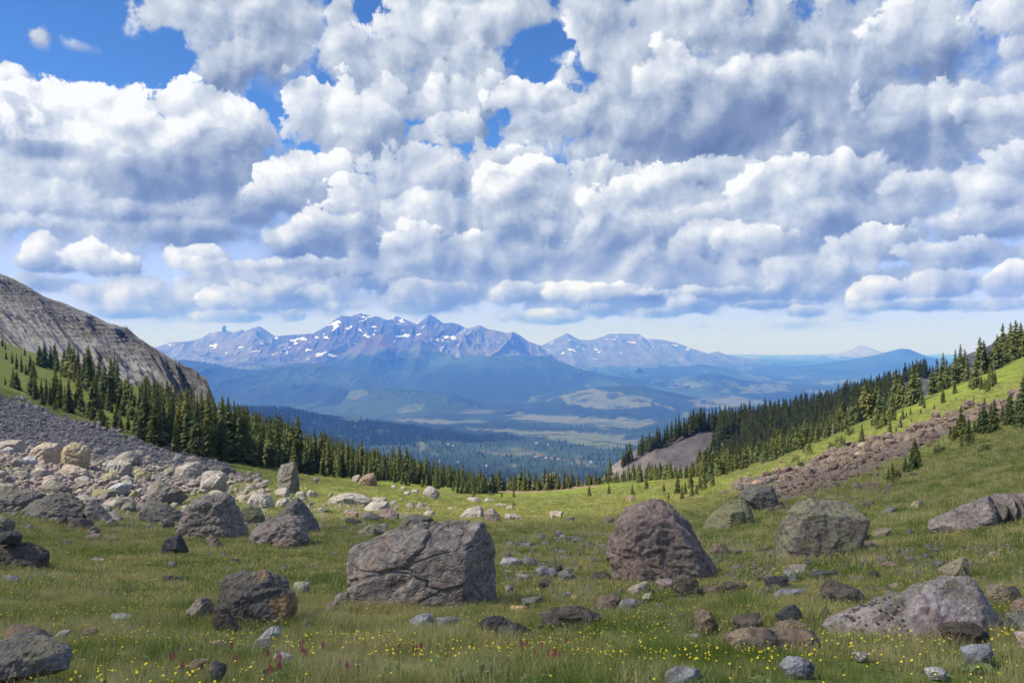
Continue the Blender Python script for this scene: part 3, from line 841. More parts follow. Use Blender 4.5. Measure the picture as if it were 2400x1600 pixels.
# slim rock tower on the crest of the pale ridge
tx, ty = 525.5, 27000
rs = []
for i in range(9):
    for j in range(10):
        t = i / 8
        a = j / 10 * 2 * math.pi
        r_ = (5.6 - 2.5 * t + 1.2 * math.sin(i * 2.1 + j)) * ty / F * (1 if i < 8 else 0.25)
        rs.append(((tx - 1200 + 1.2 * math.sin(i)) / F * ty + r_ * math.cos(a), ty + r_ * math.sin(a), (800 - (781 - 18.5 * t)) / F * ty))
fs = [(i * 10 + j, i * 10 + (j + 1) % 10, (i + 1) * 10 + (j + 1) % 10, (i + 1) * 10 + j) for i in range(8) for j in range(10)]
o = link('rock_tower', mesh_np('rock_tower', rs, [np.array(fs), np.array([list(range(80, 90))])], False, [MF_PEAK]))
tag(o, 'slim dark rock tower standing on the pale ridge crest', 'rock tower')

# ------------------------------------------------------------------ air
hz = bpy.data.materials.new('air')
hz.use_nodes = True
k = NT(hz.node_tree)
for n in list(k.n):
    k.n.remove(n)
pv = k.new('ShaderNodeVolumePrincipled')
pv.inputs['Color'].default_value = (.085, .27, 1.0, 1)
pv.inputs['Absorption Color'].default_value = (1, 1, 1, 1)
pv.inputs['Density'].default_value = HAZE_D
pv.inputs['Anisotropy'].default_value = 0.0
ho = k.new('ShaderNodeOutputMaterial')
k.l.new(pv.outputs[0], ho.inputs['Volume'])
HAZE_TOP = 40 + max(max(v.co.z for v in o.data.vertices) for o in COL.objects if o.type == 'MESH')
hx0, hx1, hy0, hy1, hz0, hz1 = -60000, 60000, -3000, 96000, -1500, HAZE_TOP
hv = [(x, y, z) for x in (hx0, hx1) for y in (hy0, hy1) for z in (hz0, hz1)]
hfa = np.array([(0, 1, 3, 2), (4, 6, 7, 5), (0, 4, 5, 1), (2, 3, 7, 6), (0, 2, 6, 4), (1, 5, 7, 3)])
tag(link('haze', mesh_np('haze', hv, hfa, False, [hz])), kind='stuff')
print('haze top', HAZE_TOP)
# ------------------------------------------------------------------ nearer rock slopes
def nridge(name, crest, foot, lx, ly, amp, shear, mat, label, nu_=420, nvv=130, prof=1.0, seed=0, ledge=0.0, lean=(0.25, -1.0, 0.35)):
    """crest and foot: (pixel column, pixel row, distance) triples; the face between them is gullied and ledged"""
    cx = np.linspace(crest[0][0], crest[-1][0], nu_)
    cr = [np.interp(cx, [c[0] for c in crest], [c[i] for c in crest]) for i in (1, 2)]
    ft = [np.interp(cx, [c[0] for c in foot], [c[i] for c in foot]) for i in (1, 2)]
    crow = cr[0] + 1.5 * fbm(cx / 26, cx * 0 + seed, o=5)
    C = np.stack([(cx - 1200) / F * cr[1], cr[1], (800 - crow) / F * cr[1]], -1)
    fx = cx + (shear if not isinstance(shear, tuple) else np.interp(cx, [cx[0], cx[-1]], shear))
    G_ = np.stack([(fx - 1200) / F * ft[1], ft[1], (800 - ft[0]) / F * ft[1]], -1)
    nb = 16
    t = np.concatenate([-np.linspace(0.4, 0, nb, endpoint=False), np.linspace(0, 1, nvv)])[:, None, None]
    P_ = C[None] + (G_ - C)[None] * t
    back = t < 0
    P_[..., 2] = np.where(back[..., 0], C[None, :, 2] - 0.5 * np.abs(t[..., 0]) * np.abs(C[None, :, 2] - G_[None, :, 2]) - 6 * np.abs(t[..., 0]), P_[..., 2])
    T = t[..., 0].clip(0, 1) * np.ones((1, nu_))
    if prof != 1.0:
        P_[..., 2] = np.where(back[..., 0], P_[..., 2], G_[None, :, 2] + (C[:, 2] - G_[:, 2])[None] * (1 - T) ** prof)
    S = np.linalg.norm(np.diff(C, axis=0), axis=1); S = np.concatenate([[0], np.cumsum(S)])[None, :] + 0 * T

    Hm = T * np.linalg.norm(G_ - C, axis=1)[None]
    wx = S + 20 * fbm(S / 80, Hm / 90 + seed, o=4)
    gl = ridged(wx / lx + seed, Hm / ly, o=5) - 0.45
    gl = gl + 1.1 * (ridged(wx / (lx * 3.1) + seed * 2, Hm / (ly * 1.6), o=2) - 0.45)
    blk = fbm(wx / (lx * .22), Hm / (lx * .25) + 7, o=4)
    env = sst(0, 0.10, T) * (1 - 0.75 * sst(0.55, 1.0, T)) + 0.12
    dd = amp * env * (gl * 1.5 + 0.35 * blk)
    if ledge:
        zz = P_[..., 2] + 4 * fbm(S / 55, Hm / 55, o=3) + dd * 0.4
        ph = zz / 5.2
        dd = dd + ledge * env * (0.6 + 1.6 * fbm(S / 30, Hm / 30 + 5, o=3)) * (np.abs((ph % 1) - 0.5) * 2 - 0.5 + 0.6 * (np.abs((ph * 3.1 % 1) - 0.5)))
    L = np.array(lean) / np.linalg.norm(lean)
    P_ = P_ + dd[..., None] * L * (t >= 0)
    me = mesh_np(name, P_.reshape(-1, 3), grid_faces(len(t), nu_)[:, ::-1], True, [mat])
    attr(me, 'down', T.ravel())
    attr(me, 'gully', gl.ravel())
    o = link(name, me)
    tag(o, label, kind='structure')
    return o


def m_cliff(k, bs, out):
    p = pos(k)
    x, y, z = k.sep(p)
    st = k.noise(k.comb(k.m('MULTIPLY', x, 0.012), k.m('MULTIPLY', y, 0.012), k.m('MULTIPLY', z, 0.26)), 1.0, 7, 0.68, 1.3)
    n1 = k.noise(p, 0.05, 6, 0.6)
    n2 = k.noise(p, 0.6, 4, 0.6)
    c = k.ramp(st, [(0.30, (.085, .080, .078)), (0.46, (.150, .141, .136)), (0.56, (.195, .184, .176)), (0.70, (.28, .265, .25))])
    sc_ = k.mixc(n2, (.20, .192, .19), (.28, .268, .262))
    talus = k.mr(k.m('MULTIPLY_ADD', n1, 0.9, k.m('MULTIPLY', attrn(k, 'down'), 0.75)), 0.86, 0.95)
    talus = k.m('MAXIMUM', talus, k.m('MULTIPLY', k.mr(attrn(k, 'gully'), -0.18, -0.30), k.mr(attrn(k, 'down'), 0.25, 0.45)))
    c = k.mixc(talus, c, sc_)
    c = k.mixc(k.m('MULTIPLY', k.mr(n1, 0.56, 0.66), 0.65), c, (.075, .080, .038))
    k.l.new(c, bs.inputs['Base Color'])
    hh = k.m('ADD', k.m('MULTIPLY', st, k.m('SUBTRACT', 1.2, talus)), k.m('MULTIPLY', n2, 0.35))
    bump(k, bs, hh, 1.0, 3.4)


def m_bare(k, bs, out):
    p = pos(k)
    x, y, z = k.sep(p)
    n1 = k.noise(p, 0.03, 6, 0.6)
    st = k.noise(k.comb(k.m('MULTIPLY', x, 0.10), k.m('MULTIPLY', y, 0.03), k.m('MULTIPLY', z, 0.05)), 1.0, 6, 0.65)
    c = k.mixc(k.mr(st, 0.35, 0.65), (.16, .135, .125), (.27, .225, .20))
    c = k.mixc(k.mr(n1, 0.56, 0.62), c, (.10, .105, .045))
    k.l.new(c, bs.inputs['Base Color'])
    bump(k, bs, k.m('ADD', st, n1), 0.8, 2.0)


M_CLIFF = material('ledged_grey_rock', m_cliff, 0.95, 0.1)
M_BARE = material('bare_grey_brown_scree', m_bare, 0.95, 0.1)
nridge('rocky_ridge', [(-420, 470, 1250), (-150, 575, 1200), (0, 641, 1120), (30, 653, 1110), (60, 668, 1100), (100, 692, 1080), (153, 711, 1050), (204, 733, 1020), (255, 757, 980), (296, 767, 950), (326, 791, 920), (357, 811, 880), (398, 837, 830), (430, 855, 780), (452, 862, 740), (468, 878, 710), (484, 886, 690), (488, 905, 670), (498, 960, 660), (505, 1040, 655)],
       [(-420, 830, 700), (0, 905, 680), (200, 960, 640), (350, 1000, 600), (450, 1040, 580), (505, 1090, 570)],
       70, 300, 22, (330, 60), M_CLIFF, 'grey ledged rock ridge falling to the valley at left', 520, 190, 1.12, seed=3, ledge=2.6)
# wooded shoulder on the far side of the basin, with a bare slope at its end
RG = dict(crest=[(1395, 1150, 560), (1432, 1108, 570), (1480, 1072, 590), (1560, 1030, 610), (1640, 1000, 620), (1750, 985, 640), (1850, 972, 660), (1950, 945, 680), (2060, 915, 700), (2150, 882, 720), (2230, 872, 740), (2400, 830, 760)],
          foot=[(1395, 1230, 420), (1600, 1200, 420), (1900, 1110, 430), (2150, 1010, 450), (2400, 930, 470)])
nridge('wooded_shoulder', RG['crest'], RG['foot'], 60, 300, 7, -30, M_BARE, 'bare grey-brown slope under dark trees beyond the meadow', 300, 70, 0.95, seed=7, lean=(-0.3, -1, 0.3))
nridge('rocky_ridge', [(2130, 985, 830), (2180, 935, 830), (2212, 868, 830), (2245, 838, 830), (2290, 822, 830), (2325, 806, 835), (2338, 790, 840), (2352, 784, 845), (2368, 788, 850), (2385, 780, 860), (2420, 765, 870), (2700, 690, 900)],
       [(2130, 1030, 640), (2212, 950, 600), (2400, 880, 600), (2700, 800, 600)], 30, 200, 5, -20, M_CLIFF, 'dark grey rock knob showing above the right slope', 200, 60, 1.1, seed=11, ledge=1.2, lean=(-0.4, -1, 0.3))

# ------------------------------------------------------------------ clouds overhead, outside the picture, whose shade lies on the basin
def m_cloud(k, bs, out):
    bs.inputs['Base Color'].default_value = (.9, .9, .92, 1)
    bs.inputs['Roughness'].default_value = 1.0
    tr = k.new('ShaderNodeBsdfTransparent')                  # thin cloud: part of the sunlight comes through
    ms = k.new('ShaderNodeMixShader'); ms.inputs[0].default_value = CLOUD_THIN
    k.l.new(bs.outputs[0], ms.inputs[1]); k.l.new(tr.outputs[0], ms.inputs[2])
    k.l.new(ms.outputs[0], out.inputs['Surface'])


M_CLOUD = material('cloud_white', m_cloud)


def shade_cloud(poly, base, label, cell=9.0, thick=160.0, seed=0):
    """flat-based puffy cloud standing between the sun and the ground outlined by poly (metres)"""
    k_ = base / math.tan(SUN_EL)
    offx, offy = math.sin(SUN_AZ) * k_, math.cos(SUN_AZ) * k_
    P0 = np.array(poly, float)
    zg = np.array([ground_z(x, max(y, 1)) if 0 < y < 900 else -20 for x, y in poly])
    mean = float(np.mean(zg))
    offx *= (base - mean) / base; offy *= (base - mean) / base
    x0, y0 = P0.min(0) - cell * 2; x1, y1 = P0.max(0) + cell * 2
    nx, ny = int((x1 - x0) / cell), int((y1 - y0) / cell)
    X, Y = np.meshgrid(np.linspace(x0, x1, nx), np.linspace(y0, y1, ny), indexing='ij')
    jx_ = X + 14 * fbm(X / 70 + seed, Y / 70, o=4); jy_ = Y + 14 * fbm(X / 70 + 30, Y / 70 + seed, o=4)
    ins = inpoly(jx_, jy_, poly)
    d = np.zeros(X.shape); cur = ins.copy()
    for i in range(14):
        d += cur
        e_ = cur.copy()
        e_[1:] &= cur[:-1]; e_[:-1] &= cur[1:]; e_[:, 1:] &= cur[:, :-1]; e_[:, :-1] &= cur[:, 1:]
        cur = e_
    puff = 0.5 + ridged(X / 120 + seed, Y / 120, o=4)
    top = base + thick * np.sqrt(d / 14.0) * puff
    bot = base - 6 * np.sqrt(d / 14.0) * (1 + fbm(X / 60, Y / 60))
    idx = np.arange(nx * ny).reshape(nx, ny)
    q = ins[:-1, :-1] & ins[1:, :-1] & ins[1:, 1:] & ins[:-1, 1:]
    a, b, c, e_ = idx[:-1, :-1][q], idx[1:, :-1][q], idx[1:, 1:][q], idx[:-1, 1:][q]
    f1 = np.stack([a, b, c, e_], 1)
    f2 = f1[:, ::-1] + nx * ny
    V1 = np.stack([X + offx, Y + offy, top], -1).reshape(-1, 3); V2 = np.stack([X + offx, Y + offy, bot], -1).reshape(-1, 3)
    me = mesh_np('cloud', np.concatenate([V1, V2]), np.concatenate([f1, f2]), True, [M_CLOUD])
    o = link('cloud', me)
    tag(o, label, kind='structure')
    return o


def gp(px, Y):
    return ((px - 1200) / F * Y, Y)


shade_cloud([(-60, -14), (60, -14), (160, 60), gp(2900, 150), gp(2560, 135), gp(2400, 128), gp(2250, 122), gp(2100, 118), gp(1950, 106), gp(1800, 92), gp(1700, 92), gp(1600, 78), gp(1450, 84), gp(1300, 74), gp(1150, 70), gp(1000, 66), gp(850, 60), gp(700, 52), gp(560, 50), gp(430, 56), gp(300, 46), gp(100, 52), gp(-100, 46), gp(-400, 50), (-70, 20)],
            1340, 'flat-based white cloud whose shade covers the near meadow', 7.0, seed=1)
shade_cloud([gp(1430, 440), gp(1700, 430), gp(2000, 455), gp(2300, 480), gp(2450, 700), gp(2330, 960), gp(2000, 960), gp(1420, 900), gp(1340, 640)],
            1360, 'flat-based white cloud whose shade covers the wooded shoulder', 10.0, seed=2)
shade_cloud([gp(-500, 95), gp(0, 108), gp(200, 110), gp(380, 122), gp(520, 150), gp(560, 175), gp(430, 200), gp(200, 205), gp(0, 225), gp(-150, 235), gp(-500, 230)],
            1330, 'small white cloud whose shade covers the left scree', 6.0, 90, seed=3)
# ------------------------------------------------------------------ conifers
def m_needle(base):
    def b(k, bs, out):
        n = k.noise(objc(k), 1.2, 3, 0.6)
        r_ = orand(k)
        a = tuple(base); b2 = tuple(min(1, c * 1.9) for c in base)
        c = k.mixc(k.mr(n, 0.3, 0.7), a, b2)
        c = k.mixc(k.m('MULTIPLY', r_, 0.8), c, k.mixc(1.0, c, (1.6, 1.25, 0.8), 'MULTIPLY'))
        c = k.mixc(k.mr(k.m('FRACT', k.m('MULTIPLY', r_, 7.3)), .55, 1.0, 0.0, .7), c, k.mixc(1.0, c, (.55, .72, .85), 'MULTIPLY'))
        k.l.new(c, bs.inputs['Base Color'])
        tr = k.new('ShaderNodeBsdfTranslucent')
        k.l.new(c, tr.inputs['Color'])
        ms = k.new('ShaderNodeMixShader'); ms.inputs[0].default_value = 0.22
        k.l.new(bs.outputs[0], ms.inputs[1]); k.l.new(tr.outputs[0], ms.inputs[2])
        k.l.new(ms.outputs[0], out.inputs['Surface'])
    return b


M_NEEDLE = material('conifer_needles', m_needle((.108, .132, .048)), 0.8, 0.2)
M_BARK = material('conifer_bark', lambda k, bs, out: k.l.new(k.mixc(k.noise(objc(k), 3, 4), (.09, .065, .05), (.21, .17, .14)), bs.inputs['Base Color']), 0.95)
M_DEAD = material('dead_wood', lambda k, bs, out: k.l.new(k.mixc(k.noise(objc(k), 3, 4), (.26, .22, .19), (.42, .37, .33)), bs.inputs['Base Color']), 0.95)


def conifer(seed, width=0.30, tiers=26, nbr=9, bare=0.06, tip=1.0, gaps=0.1):
    """unit-height crown: whorls of drooping boughs, each a few ragged sprays"""
    rn = random.Random(seed)
    V, Fc = [], []
    lean = rn.uniform(-.02, .02)
    side = [rn.uniform(0.75, 1.2) for _ in range(12)]
    for i in range(tiers):
        t = i / (tiers - 1)
        h_ = bare + (1 - bare) * t ** 0.92
        prof = (1 - t) ** 0.70 * (0.62 + 0.38 * min(1, t * 6 + .35)) + 0.018
        n = max(4, int(nbr * (0.55 + 0.6 * (1 - t))))
        a0 = rn.uniform(0, 6.28)
        for j in range(n):
            if rn.random() < gaps:
                continue
            a = a0 + j / n * 6.283 + rn.uniform(-.3, .3)
            L = width * 0.5 * prof * rn.uniform(0.62, 1.22) * side[int(a / 6.283 * 12) % 12]
            w = L * rn.uniform(.24, .36) + 0.004
            dr = -L * rn.uniform(.12, .5) if t < .75 else L * rn.uniform(0, .5)
            ca, sa = math.cos(a), math.sin(a)
            hh = h_ + rn.uniform(-.012, .012)
            cx = lean * hh
            for s_ in (-1, 0, 1):
                # three overlapping sprays per bough, fanned out and tilted
                aa = a + s_ * .42
                ll = L * (1 if s_ == 0 else rn.uniform(.6, .85))
                c2, s2 = math.cos(aa), math.sin(aa)
                z0 = hh + 0.010
                z1 = hh + dr * .35 + rn.uniform(-.006, .006)
                z2 = hh + dr + rn.uniform(-.008, .004)
                b = len(V)
                roll = rn.uniform(-.5, .5) * w
                V.extend([(cx, 0, z0),
                          (cx + c2 * ll * .55 - s2 * w * .5, s2 * ll * .55 + c2 * w * .5, z1 + roll - .006),
                          (cx + c2 * ll * .55 + s2 * w * .5, s2 * ll * .55 - c2 * w * .5, z1 - roll - .006),
                          (cx + c2 * ll, s2 * ll, z2)])
                Fc.extend([(b, b + 1, b + 2), (b + 1, b + 3, b + 2)])
    b = len(V)
    V.extend([(lean, 0, 1.015), (lean + .008, 0, .93), (lean - .006, .007, .93), (lean - .006, -.007, .93)])
    Fc.extend([(b, b + 1, b + 2), (b, b + 2, b + 3), (b, b + 3, b + 1)])
    return V, Fc


def trunk_mesh(rad=0.011, top=0.96, seg=6):
    V, Fc = [], []
    for i in range(4):
        t = i / 3
        for j in range(seg):
            a = j / seg * 6.283
            r_ = rad * (1 - t * .93) * (1.35 if i == 0 else 1)
            V.append((r_ * math.cos(a), r_ * math.sin(a), -0.03 + (top + 0.03) * t))
    for i in range(3):
        for j in range(seg):
            Fc.append((i * seg + j, i * seg + (j + 1) % seg, (i + 1) * seg + (j + 1) % seg, (i + 1) * seg + j))
    return V, Fc


TRUNK = mesh_np('conifer_trunk', *[np.array(a) for a in trunk_mesh()], True, [M_BARK])
CROWNS, JOINED = [], []
for sd, wd, ti, nb_, ba, gap_ in ((1, .38, 32, 12, .05, .08), (2, .31, 34, 11, .07, .12), (3, .46, 30, 14, .02, .06), (4, .27, 36, 10, .09, .16), (5, .55, 27, 15, .0, .05), (6, .35, 32, 12, .12, .2)):
    V_, F_ = conifer(sd, wd, ti, nb_, ba, 1.0, gap_)
    CROWNS.append(mesh_np('conifer_crown', np.array(V_), np.array(F_), False, [M_NEEDLE]))
    TV, TF = trunk_mesh()
    JOINED.append(mesh_np('conifer', np.array(V_ + TV), [np.array(F_), np.array(TF) + len(V_)], False, [M_NEEDLE, M_BARK],
                          [0] * len(F_) + [1] * len(TF)))
# low tangled krummholz bush
rn = random.Random(77)
V_, F_ = [], []
for q in range(11):
    v1, f1 = conifer(100 + q, .9, 9, 8, 0.0, 1, .1)
    s_ = rn.uniform(.5, 1.0); ox, oy = rn.uniform(-.8, .8), rn.uniform(-.5, .5)
    b = len(V_)
    V_ += [(x * s_ * 1.3 + ox, y * s_ * 1.3 + oy, z * s_ - 0.04) for x, y, z in v1]
    F_ += [tuple(i + b for i in f) for f in f1]
BUSH = mesh_np('low_spruce', np.array(V_), np.array(F_), False, [M_NEEDLE])

TREES = []      # (x, y, z, height, variant, group key)
rn = random.Random(5)


def tree_px(px, py, hpx, key, var=None, ymax=420.0):
    g_ = None
    for dp in (0, 4, 8, 13, 20):
        g_ = drop(px, py + dp, ymax=ymax)
        if g_ is not None:
            break
    if g_ is None:
        return
    x, y, z = g_
    TREES.append((x, y, z - .15, hpx * y / F, rn.randrange(6) if var is None else var, key, px, py, hpx))


# left slope: scattered trees and clumps (column, row of the foot, height in pixels)
LEFT = [(92, 858, 52), (104, 862, 62), (118, 866, 58), (128, 866, 64), (134, 872, 46), (146, 880, 40), (158, 884, 70), (166, 888, 78), (172, 892, 82), (176, 898, 66), (184, 904, 52), (150, 868, 56), (162, 872, 74),
        (196, 912, 84), (204, 916, 72), (210, 918, 60), (218, 920, 78), (226, 926, 56), (182, 892, 80), (206, 900, 90), (232, 912, 76), (240, 926, 62), (250, 934, 44),
        (246, 950, 98), (258, 952, 112), (268, 946, 120), (276, 950, 116), (284, 958, 72), (262, 938, 104), (252, 964, 70), (292, 975, 92), (300, 978, 104), (308, 982, 86), (316, 986, 66), (236, 955, 54), (228, 950, 40),
        (5, 812, 28), (12, 820, 20), (58, 834, 22), (14, 842, 22), (28, 852, 32), (38, 866, 40), (50, 872, 44), (60, 878, 30), (70, 880, 52), (78, 884, 42), (30, 908, 52), (38, 912, 44), (12, 902, 22), (74, 930, 70), (82, 936, 74), (66, 926, 44),
        (96, 936, 50), (108, 944, 64), (116, 950, 56), (124, 950, 62), (130, 946, 86), (138, 956, 58), (142, 952, 82), (152, 962, 60), (160, 966, 84), (168, 968, 40), (184, 960, 86), (190, 964, 48), (128, 960, 30), (100, 948, 30),
        (220, 982, 102), (214, 986, 40), (232, 994, 38), (242, 1000, 42), (238, 988, 30), (200, 974, 30), (250, 1006, 30), (262, 966, 26), (272, 1006, 62), (282, 1010, 40), (266, 1000, 34), (300, 1010, 44), (318, 1022, 60), (328, 1026, 84), (340, 1028, 96), (348, 1032, 60), (354, 1024, 40),
        (388, 1036, 74), (396, 1040, 50), (412, 1034, 60), (434, 1046, 56), (454, 1052, 66), (470, 1060, 34), (480, 1056, 50), (498, 1064, 22), (416, 1052, 20), (510, 1062, 26)]
for x_, y_, h_ in LEFT:
    tree_px(x_, y_, h_, 'left', ymax=700)
# left forest, thick from the slope to the brow: rows from front to back
for px in np.arange(330, 1135, 3.2):
    for row in range(6):
        if rn.random() < 0.2:
            continue
        x_ = px + rn.uniform(-4, 4)
        fy = np.interp(x_, [330, 450, 520, 620, 720, 860, 960, 1080], [200, 190, 205, 215, 232, 245, 262, 285])
        yd = fy + row * 26 + rn.uniform(-12, 14)
        if x_ < 480 and row < 2 and rn.random() < 0.5:
            continue
        hm = rn.choice([14, 15.5, 17, 18.5, 11.5, 8.5]) * (1.05 if x_ < 700 else 0.92) * np.interp(x_, [330, 600, 700, 800, 900, 1000, 1130], [.76, .83, .78, .71, .64, .57, .45])
        X_ = (x_ - 1200) / F * yd
        TREES.append((X_, yd, float(ground_z(X_, yd)) - .15, hm * rn.uniform(.8, 1.15), rn.choice([0, 1, 1, 3, 3, 5, 0]), 'leftforest', x_, 800 - float(ground_z(X_, yd)) / yd * F, hm * F / yd))
# small trees in front of the forest edge
for px in np.arange(500, 1090, 11):
    if rn.random() < .5:
        x_ = px + rn.uniform(-6, 6)
        py = np.interp(x_, [500, 620, 720, 860, 960, 1080], [1066, 1090, 1104, 1122, 1138, 1154])
        tree_px(x_, py + rn.uniform(-4, 3), rn.uniform(16, 44), 'left')
# the brow of the meadow
for px in np.arange(1075, 1700, 3.1):
    x_ = px + rn.uniform(-5, 5)
    py = np.interp(x_, [1075, 1130, 1200, 1300, 1400, 1500, 1600, 1700], [1155, 1157, 1146, 1142, 1134, 1124, 1120, 1112])
    hh_ = rn.choice([20, 30, 36, 42, 50, 38]) * (.62 if 1340 < x_ < 1460 else .8 if x_ > 1460 else 1.0)
    tree_px(x_, py + rn.uniform(-3, 2), hh_, 'brow', ymax=520)
for x_, y_, h_ in [(1381, 1163, 30), (1427, 1158, 28), (1482, 1162, 32), (1515, 1146, 34), (1556, 1154, 26), (1566, 1172, 24), (1598, 1170, 36), (1204, 1166, 18), (1176, 1164, 14), (1202, 1186, 14), (1280, 1179, 10), (1500, 1130, 46), (1536, 1124, 40), (1622, 1168, 40), (1606, 1160, 34), (1588, 1158, 50), (1640, 1150, 40), (1632, 1162, 32),
                   (1650, 1135, 44), (1665, 1128, 52), (1652, 1146, 30), (1670, 1140, 36), (1618, 1146, 52), (1110, 1160, 22), (1135, 1152, 30)]:
    tree_px(x_, y_, h_, 'brow', 2 if h_ > 20 else 4)
# sunlit line of spruces up the right slope
for px in np.arange(1640, 1985, 4.0):
    for row in range(2):
        x_ = px + rn.uniform(-5, 5)
        py = np.interp(x_, [1640, 1700, 1760, 1800, 1850, 1900, 1940, 1985], [1122, 1108, 1090, 1078, 1062, 1042, 1022, 1000]) + rn.uniform(-12, 5) - row * 8
        tree_px(x_, py, rn.choice([30, 42, 50, 58, 64, 24]) * (0.8 if row else 1.0), 'rightline', rn.choice([0, 2, 4, 2, 0]), 520)
RIGHT = [(1946, 1004, 60), (1958, 1000, 46), (1966, 994, 66), (1978, 988, 70), (1988, 990, 52), (1998, 984, 74), (2008, 980, 60), (2022, 984, 86), (2030, 980, 96), (2044, 976, 88), (2054, 970, 92), (2062, 978, 88), (2072, 1000, 44), (2056, 1000, 60), (2085, 985, 40), (2090, 988, 62), (2100, 950, 112), (2112, 956, 96), (2092, 972, 80), (2084, 960, 60),
         (2140, 948, 118), (2150, 942, 106), (2128, 952, 70), (2160, 950, 44), (1974, 1012, 30), (2048, 1002, 50), (2068, 998, 40), (2134, 972, 24), (2116, 984, 32), (2124, 978, 20),
         (2186, 920, 84), (2196, 914, 96), (2204, 912, 72), (2210, 908, 104), (2218, 904, 88), (2226, 898, 62), (2240, 892, 104), (2250, 890, 112), (2262, 888, 90), (2268, 880, 70), (2180, 916, 60), (2286, 910, 84), (2276, 908, 46), (2296, 880, 110), (2306, 872, 96), (2318, 862, 60), (2336, 866, 100), (2330, 858, 80), (2350, 852, 120), (2358, 846, 88), (2370, 838, 110), (2382, 834, 112), (2392, 830, 100), (2404, 826, 96), (2346, 862, 60),
         (2210, 944, 48), (2237, 922, 36), (2282, 940, 18), (2300, 912, 40), (2326, 906, 54), (2316, 918, 40), (2270, 954, 16), (2202, 974, 12), (2190, 960, 20), (2166, 956, 34), (2320, 905, 70), (2308, 914, 38), (2332, 900, 44), (2158, 970, 18), (2240, 940, 14), (2262, 940, 12), (1972, 1044, 28), (2020, 1040, 50), (1896, 1060, 34), (1990, 1022, 20), (2086, 1016, 40), (2110, 1002, 30), (2100, 1012, 18), (2136, 990, 14), (1884, 1062, 16),
         (2396, 1000, 120), (2408, 1002, 150), (2386, 985, 60), (2362, 995, 72), (2368, 998, 84), (2350, 990, 44), (2322, 1010, 70), (2330, 1016, 86), (2312, 1006, 50), (2306, 1020, 92), (2296, 1014, 54), (2284, 1018, 40), (2252, 1030, 84), (2260, 1034, 66), (2244, 1032, 56), (2236, 1036, 44), (2270, 1036, 60), (2228, 1030, 36), (2280, 1038, 30), (2254, 1050, 30), (2420, 990, 130)]
for x_, y_, h_ in RIGHT:
    tree_px(x_, y_, h_ * (.84 if y_ < 980 else 1.0), 'right' if y_ < 1000 or x_ < 2200 else 'rightdark', rn.choice([0, 2, 0, 2, 5]), 520)
for x_, y_, h_ in [(2144, 1100, 78), (2136, 1104, 50), (2152, 1100, 54), (2092, 1120, 44), (2082, 1128, 36), (2104, 1126, 34), (2122, 1106, 40)]:
    tree_px(x_, y_, h_, 'rightdark', rn.choice([2, 4]))
# low spruce bushes on the right slope
for x_, y_, w_ in [(1972, 1046, 48), (1950, 1050, 34), (1992, 1018, 38), (2102, 1126, 54), (2090, 1134, 34), (2198, 1066, 44), (2206, 1060, 40), (2275, 1042, 36), (2310, 1060, 42), (2300, 1064, 30), (1868, 1082, 30), (1876, 1092, 30), (1900, 1064, 26), (2180, 1050, 26), (2060, 1006, 30), (2140, 1136, 30)]:
    g_ = drop(x_, y_)
    if g_:
        o = link('spruce_bush', BUSH, None, (g_[0], g_[1], g_[2] - .05), (0, 0, rn.uniform(0, 6)), (w_ * .45 * g_[1] / F,) * 2 + (w_ * .62 * g_[1] / F,))
        tag(o, 'low spreading spruce bush on the right slope', 'bush', 'low spruce bushes on the right slope')
for px, py, w_ in [(1280, 1183, 14), (1176, 1186, 16), (1110, 1168, 20), (855, 1134, 14), (782, 1118, 18), (1206, 1186, 18), (1150, 1160, 22)]:
    g_ = drop(px, py)
    if g_:
        o = link('spruce_bush', BUSH, None, (g_[0], g_[1], g_[2] - .05), (0, 0, rn.uniform(0, 6)), (w_ * .45 * g_[1] / F,) * 2 + (w_ * .6 * g_[1] / F,))
        tag(o, 'tiny spruce bush standing alone in the meadow grass', 'bush', 'tiny spruce bushes in the meadow')
